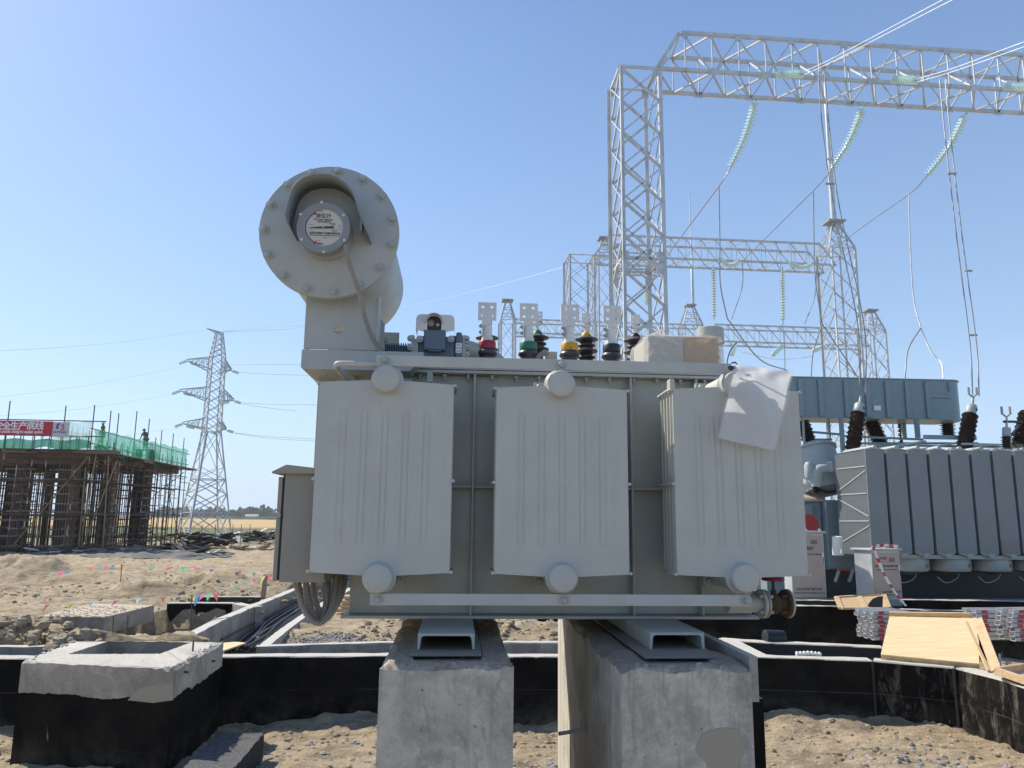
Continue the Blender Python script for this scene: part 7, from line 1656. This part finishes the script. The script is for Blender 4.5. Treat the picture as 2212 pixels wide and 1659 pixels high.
# ---- two workers on the deck
def person(label, P, face, bend, vest, helm, arms):
    """joints in metres above the feet, facing along -y turned by face"""
    t = thing('person', label, 'person', Frame(P, face))
    hz = 0.93; lean = math.radians(bend); sp = lambda d, x=0: Vector((x, -math.sin(lean)*d, hz+math.cos(lean)*d))
    V = {'pelvis': Vector((0, 0, hz)), 'belly': sp(.2), 'chest': sp(.42), 'neck': sp(.56), 'head0': sp(.64), 'head1': sp(.74), 'head2': sp(.82)}
    R_ = {'pelvis': .15, 'belly': .14, 'chest': .17, 'neck': .06, 'head0': .085, 'head1': .10, 'head2': .075}
    Ed = [('pelvis', 'belly'), ('belly', 'chest'), ('chest', 'neck'), ('neck', 'head0'), ('head0', 'head1'), ('head1', 'head2')]
    for s2, sx in (('l', -1), ('r', 1)):
        V['hip'+s2] = Vector((.10*sx, 0, .86)); V['knee'+s2] = Vector((.12*sx, -.03, .48)); V['ank'+s2] = Vector((.13*sx, .02, .09)); V['toe'+s2] = Vector((.14*sx, -.15, .04))
        R_.update({'hip'+s2: .11, 'knee'+s2: .075, 'ank'+s2: .05, 'toe'+s2: .045}); Ed += [('pelvis', 'hip'+s2), ('hip'+s2, 'knee'+s2), ('knee'+s2, 'ank'+s2), ('ank'+s2, 'toe'+s2)]
        sh = sp(.50, .19*sx); el, ha = arms[sx]; V['sh'+s2] = sh; V['el'+s2] = sh+Vector(el); V['ha'+s2] = sh+Vector(ha); V['fi'+s2] = sh+Vector(ha)+(Vector(ha)-Vector(el)).normalized()*.13
        R_.update({'sh'+s2: .075, 'el'+s2: .05, 'ha'+s2: .035, 'fi'+s2: .03}); Ed += [('chest', 'sh'+s2), ('sh'+s2, 'el'+s2), ('el'+s2, 'ha'+s2), ('ha'+s2, 'fi'+s2)]
    def skin(name, keys, grow, mt):
        ks = [k for k in V if k in keys]; ix = {k: i for i, k in enumerate(ks)}; me = bpy.data.meshes.new(name); me.from_pydata([tuple(V[k]) for k in ks], [(ix[a], ix[b]) for a, b in Ed if a in ix and b in ix], []); me.materials.append(mt)
        o = link(name, me, t); o.modifiers.new('skin', 'SKIN'); 
        for i, k in enumerate(ks): me.skin_vertices[0].data[i].radius = (R_[k]+grow,)*2
        root = ix.get('pelvis', 0); me.skin_vertices[0].data[root].use_root = True
        u = o.modifiers.new('sub', 'SUBSURF'); u.levels = 1; u.render_levels = 1
    skin('body', set(V), 0, mat('skin', (0.30, 0.17, 0.11), .6)); skin('trousers', {'pelvis', 'hipl', 'hipr', 'kneel', 'kneer', 'ankl', 'ankr'}, .022, mat('dark_trousers', (0.03, 0.035, 0.05), .8))
    skin('hi_vis_vest', {'pelvis', 'belly', 'chest', 'shl', 'shr'}, .03, vest); skin('sleeves', {'chest', 'shl', 'shr', 'ell', 'elr'}, .018, mat('shirt', (0.10, 0.12, 0.13), .8))
    hc = V['head2']; MB().lathe([(.155, -.03), (.125, -.015), (.125, .03), (.10, .085), (.05, .12), (.005, .13)], hc+Vector((0, 0, .0)), (0, -math.sin(lean), math.cos(lean)), 16).build('helmet', helm, t)
    pf = MB(); pf.box((-.7, -.5, -.05), (.7, .5, -.005)); pf.box((-.6, -.4, -1.0), (-.52, .4, -.06)); pf.box((.52, -.4, -1.0), (.6, .4, -.06)); o = pf.build('plank_platform', M['form'], SC); o.matrix_world = Frame(P, face).M; return t
vy = mat('hi_vis_yellow', (0.45, 0.62, 0.10), .7)
Y1_ = (SFr.M @ sside(220, 955)).y+1.6; p = Pd(220, 960, Y1_); person('person in a white helmet and yellow vest standing on the scaffold deck', (p.x, p.y, Pd(220, 911, Y1_).z-1.86), -60, 4, vy, M['white'], {-1: ((-.05, -.05, -.28), (-.02, -.2, -.45)), 1: ((.05, -.06, -.28), (.02, -.22, -.42))})
Y2_ = (SFr.M @ sside(314, 965)).y+1.8; p = Pd(314, 965, Y2_); person('person in a blue helmet bending forward on the far part of the scaffold', (p.x, p.y, Pd(314, 928, Y2_).z-1.72), -10, 28, mat('vest_dull_yellow', (0.25, 0.30, 0.10), .7), mat('helmet_blue', (.02, .06, .4), .4), {-1: ((-.08, -.05, -.26), (-.1, -.15, -.5)), 1: ((.08, -.05, -.26), (.1, -.15, -.5))})

# ================================================================ trees on the horizon
LEAF = mat('far_foliage', (0.055, 0.075, 0.035), .9); n_ = NB(LEAF); n_.col(n_.mix(n_.noise(n_.world(), .35, 3), (0.035, 0.052, 0.026), (0.085, 0.105, 0.045)))
def crown(m, c, rx, h, rg, n, poplar=False):
    for k in range(n):
        a = rg.uniform(0, 6.28); z_ = rg.random(); rad = rx*(math.sin(math.pi*min(1, .12+z_*.86))**.6)*math.sqrt(rg.random())
        clod(m, (c[0]+rad*math.cos(a), c[1]+rad*math.sin(a), c[2]+h*(.12+.86*z_)), rg.uniform(.12, .26)*(rx*1.2 if not poplar else rx*1.6), rg, 1.1)
m = MB(); rg = random.Random(77)
for k in range(230):
    x = rg.uniform(-200, 2400) if k > 110 else rg.uniform(330, 640); Yk = rg.uniform(850, 960); p = Pd(x, 1120, Yk); crown(m, (p.x, p.y, 0), rg.uniform(4, 8), rg.uniform(6, 13), rg, 14)
tag(m.build('treeline', LEAF, None, smooth=0), 'dark belt of trees along the horizon', None, None, 'stuff')
for i, (x, y, rx, nm, lb) in enumerate(((566, 1091, 4.2, 'poplar_tree', 'tall poplar clump rising above the far trees by the control box'), (579, 1094, 3.4, 'poplar_tree', 'slimmer poplar just right of the tallest one'), (555, 1099, 4.6, 'tree', 'broad round tree left of the tall poplars'), (536, 1097, 8.5, 'tree', 'wide dark tree behind the right leg of the pylon'),
                                       (517, 1103, 7.5, 'tree', 'low round tree between the pylon legs'), (452, 1100, 3.4, 'poplar_tree', 'small upright tree seen through the pylon base'), (500, 1102, 5, 'tree', 'tree touching the right leg of the pylon'))):
    p = Pd(x, 1118, 835); top = Pd(x, y, 835).z; t = thing(nm, lb, 'tree', Frame((p.x, p.y, 0)), 'trees on the horizon'); m = MB(); crown(m, (0, 0, 0), rx, top, rg, 60, 'poplar' in nm); m.build('crown', LEAF, t, smooth=0)
    m = MB(); m.cyl((0, 0, -.5), (0, 0, top*.5), .5, .2, 6); m.build('trunk', M['plank'], t)
HS = thing('farmhouse', 'tiny white farmhouse among the far trees', 'house', Frame((Pd(543, 1113, 820).x, 820, 0.3)))
MB().box((-6, 0, 0), (6, 6, 2.6)).build('wall', M['white'], HS); m = MB(); m.prism([(-7, -1, 2.6), (-7, 7, 2.6), (-7, 3, 4.2)], (14, 0, 0)); m.build('roof', M['galvd'], HS)
# thin air between here and the horizon
hz = MB(); hz.box((-4500, -90, -3.5), (4500, 2750, 60))
HM = bpy.data.materials.new('thin_dusty_air'); HM.use_nodes = True; HN = HM.node_tree.nodes; HN.clear()
ho1 = HN.new('ShaderNodeOutputMaterial'); ho2 = HN.new('ShaderNodeVolumePrincipled'); ho2.inputs['Color'].default_value = (0.86, 0.92, 1.0, 1); ho2.inputs['Density'].default_value = 0.00022; ho2.inputs['Anisotropy'].default_value = 0.3
HM.node_tree.links.new(ho2.outputs[0], ho1.inputs['Volume']); tag(hz.build('haze', HM, None, smooth=0), None, None, None, 'stuff')
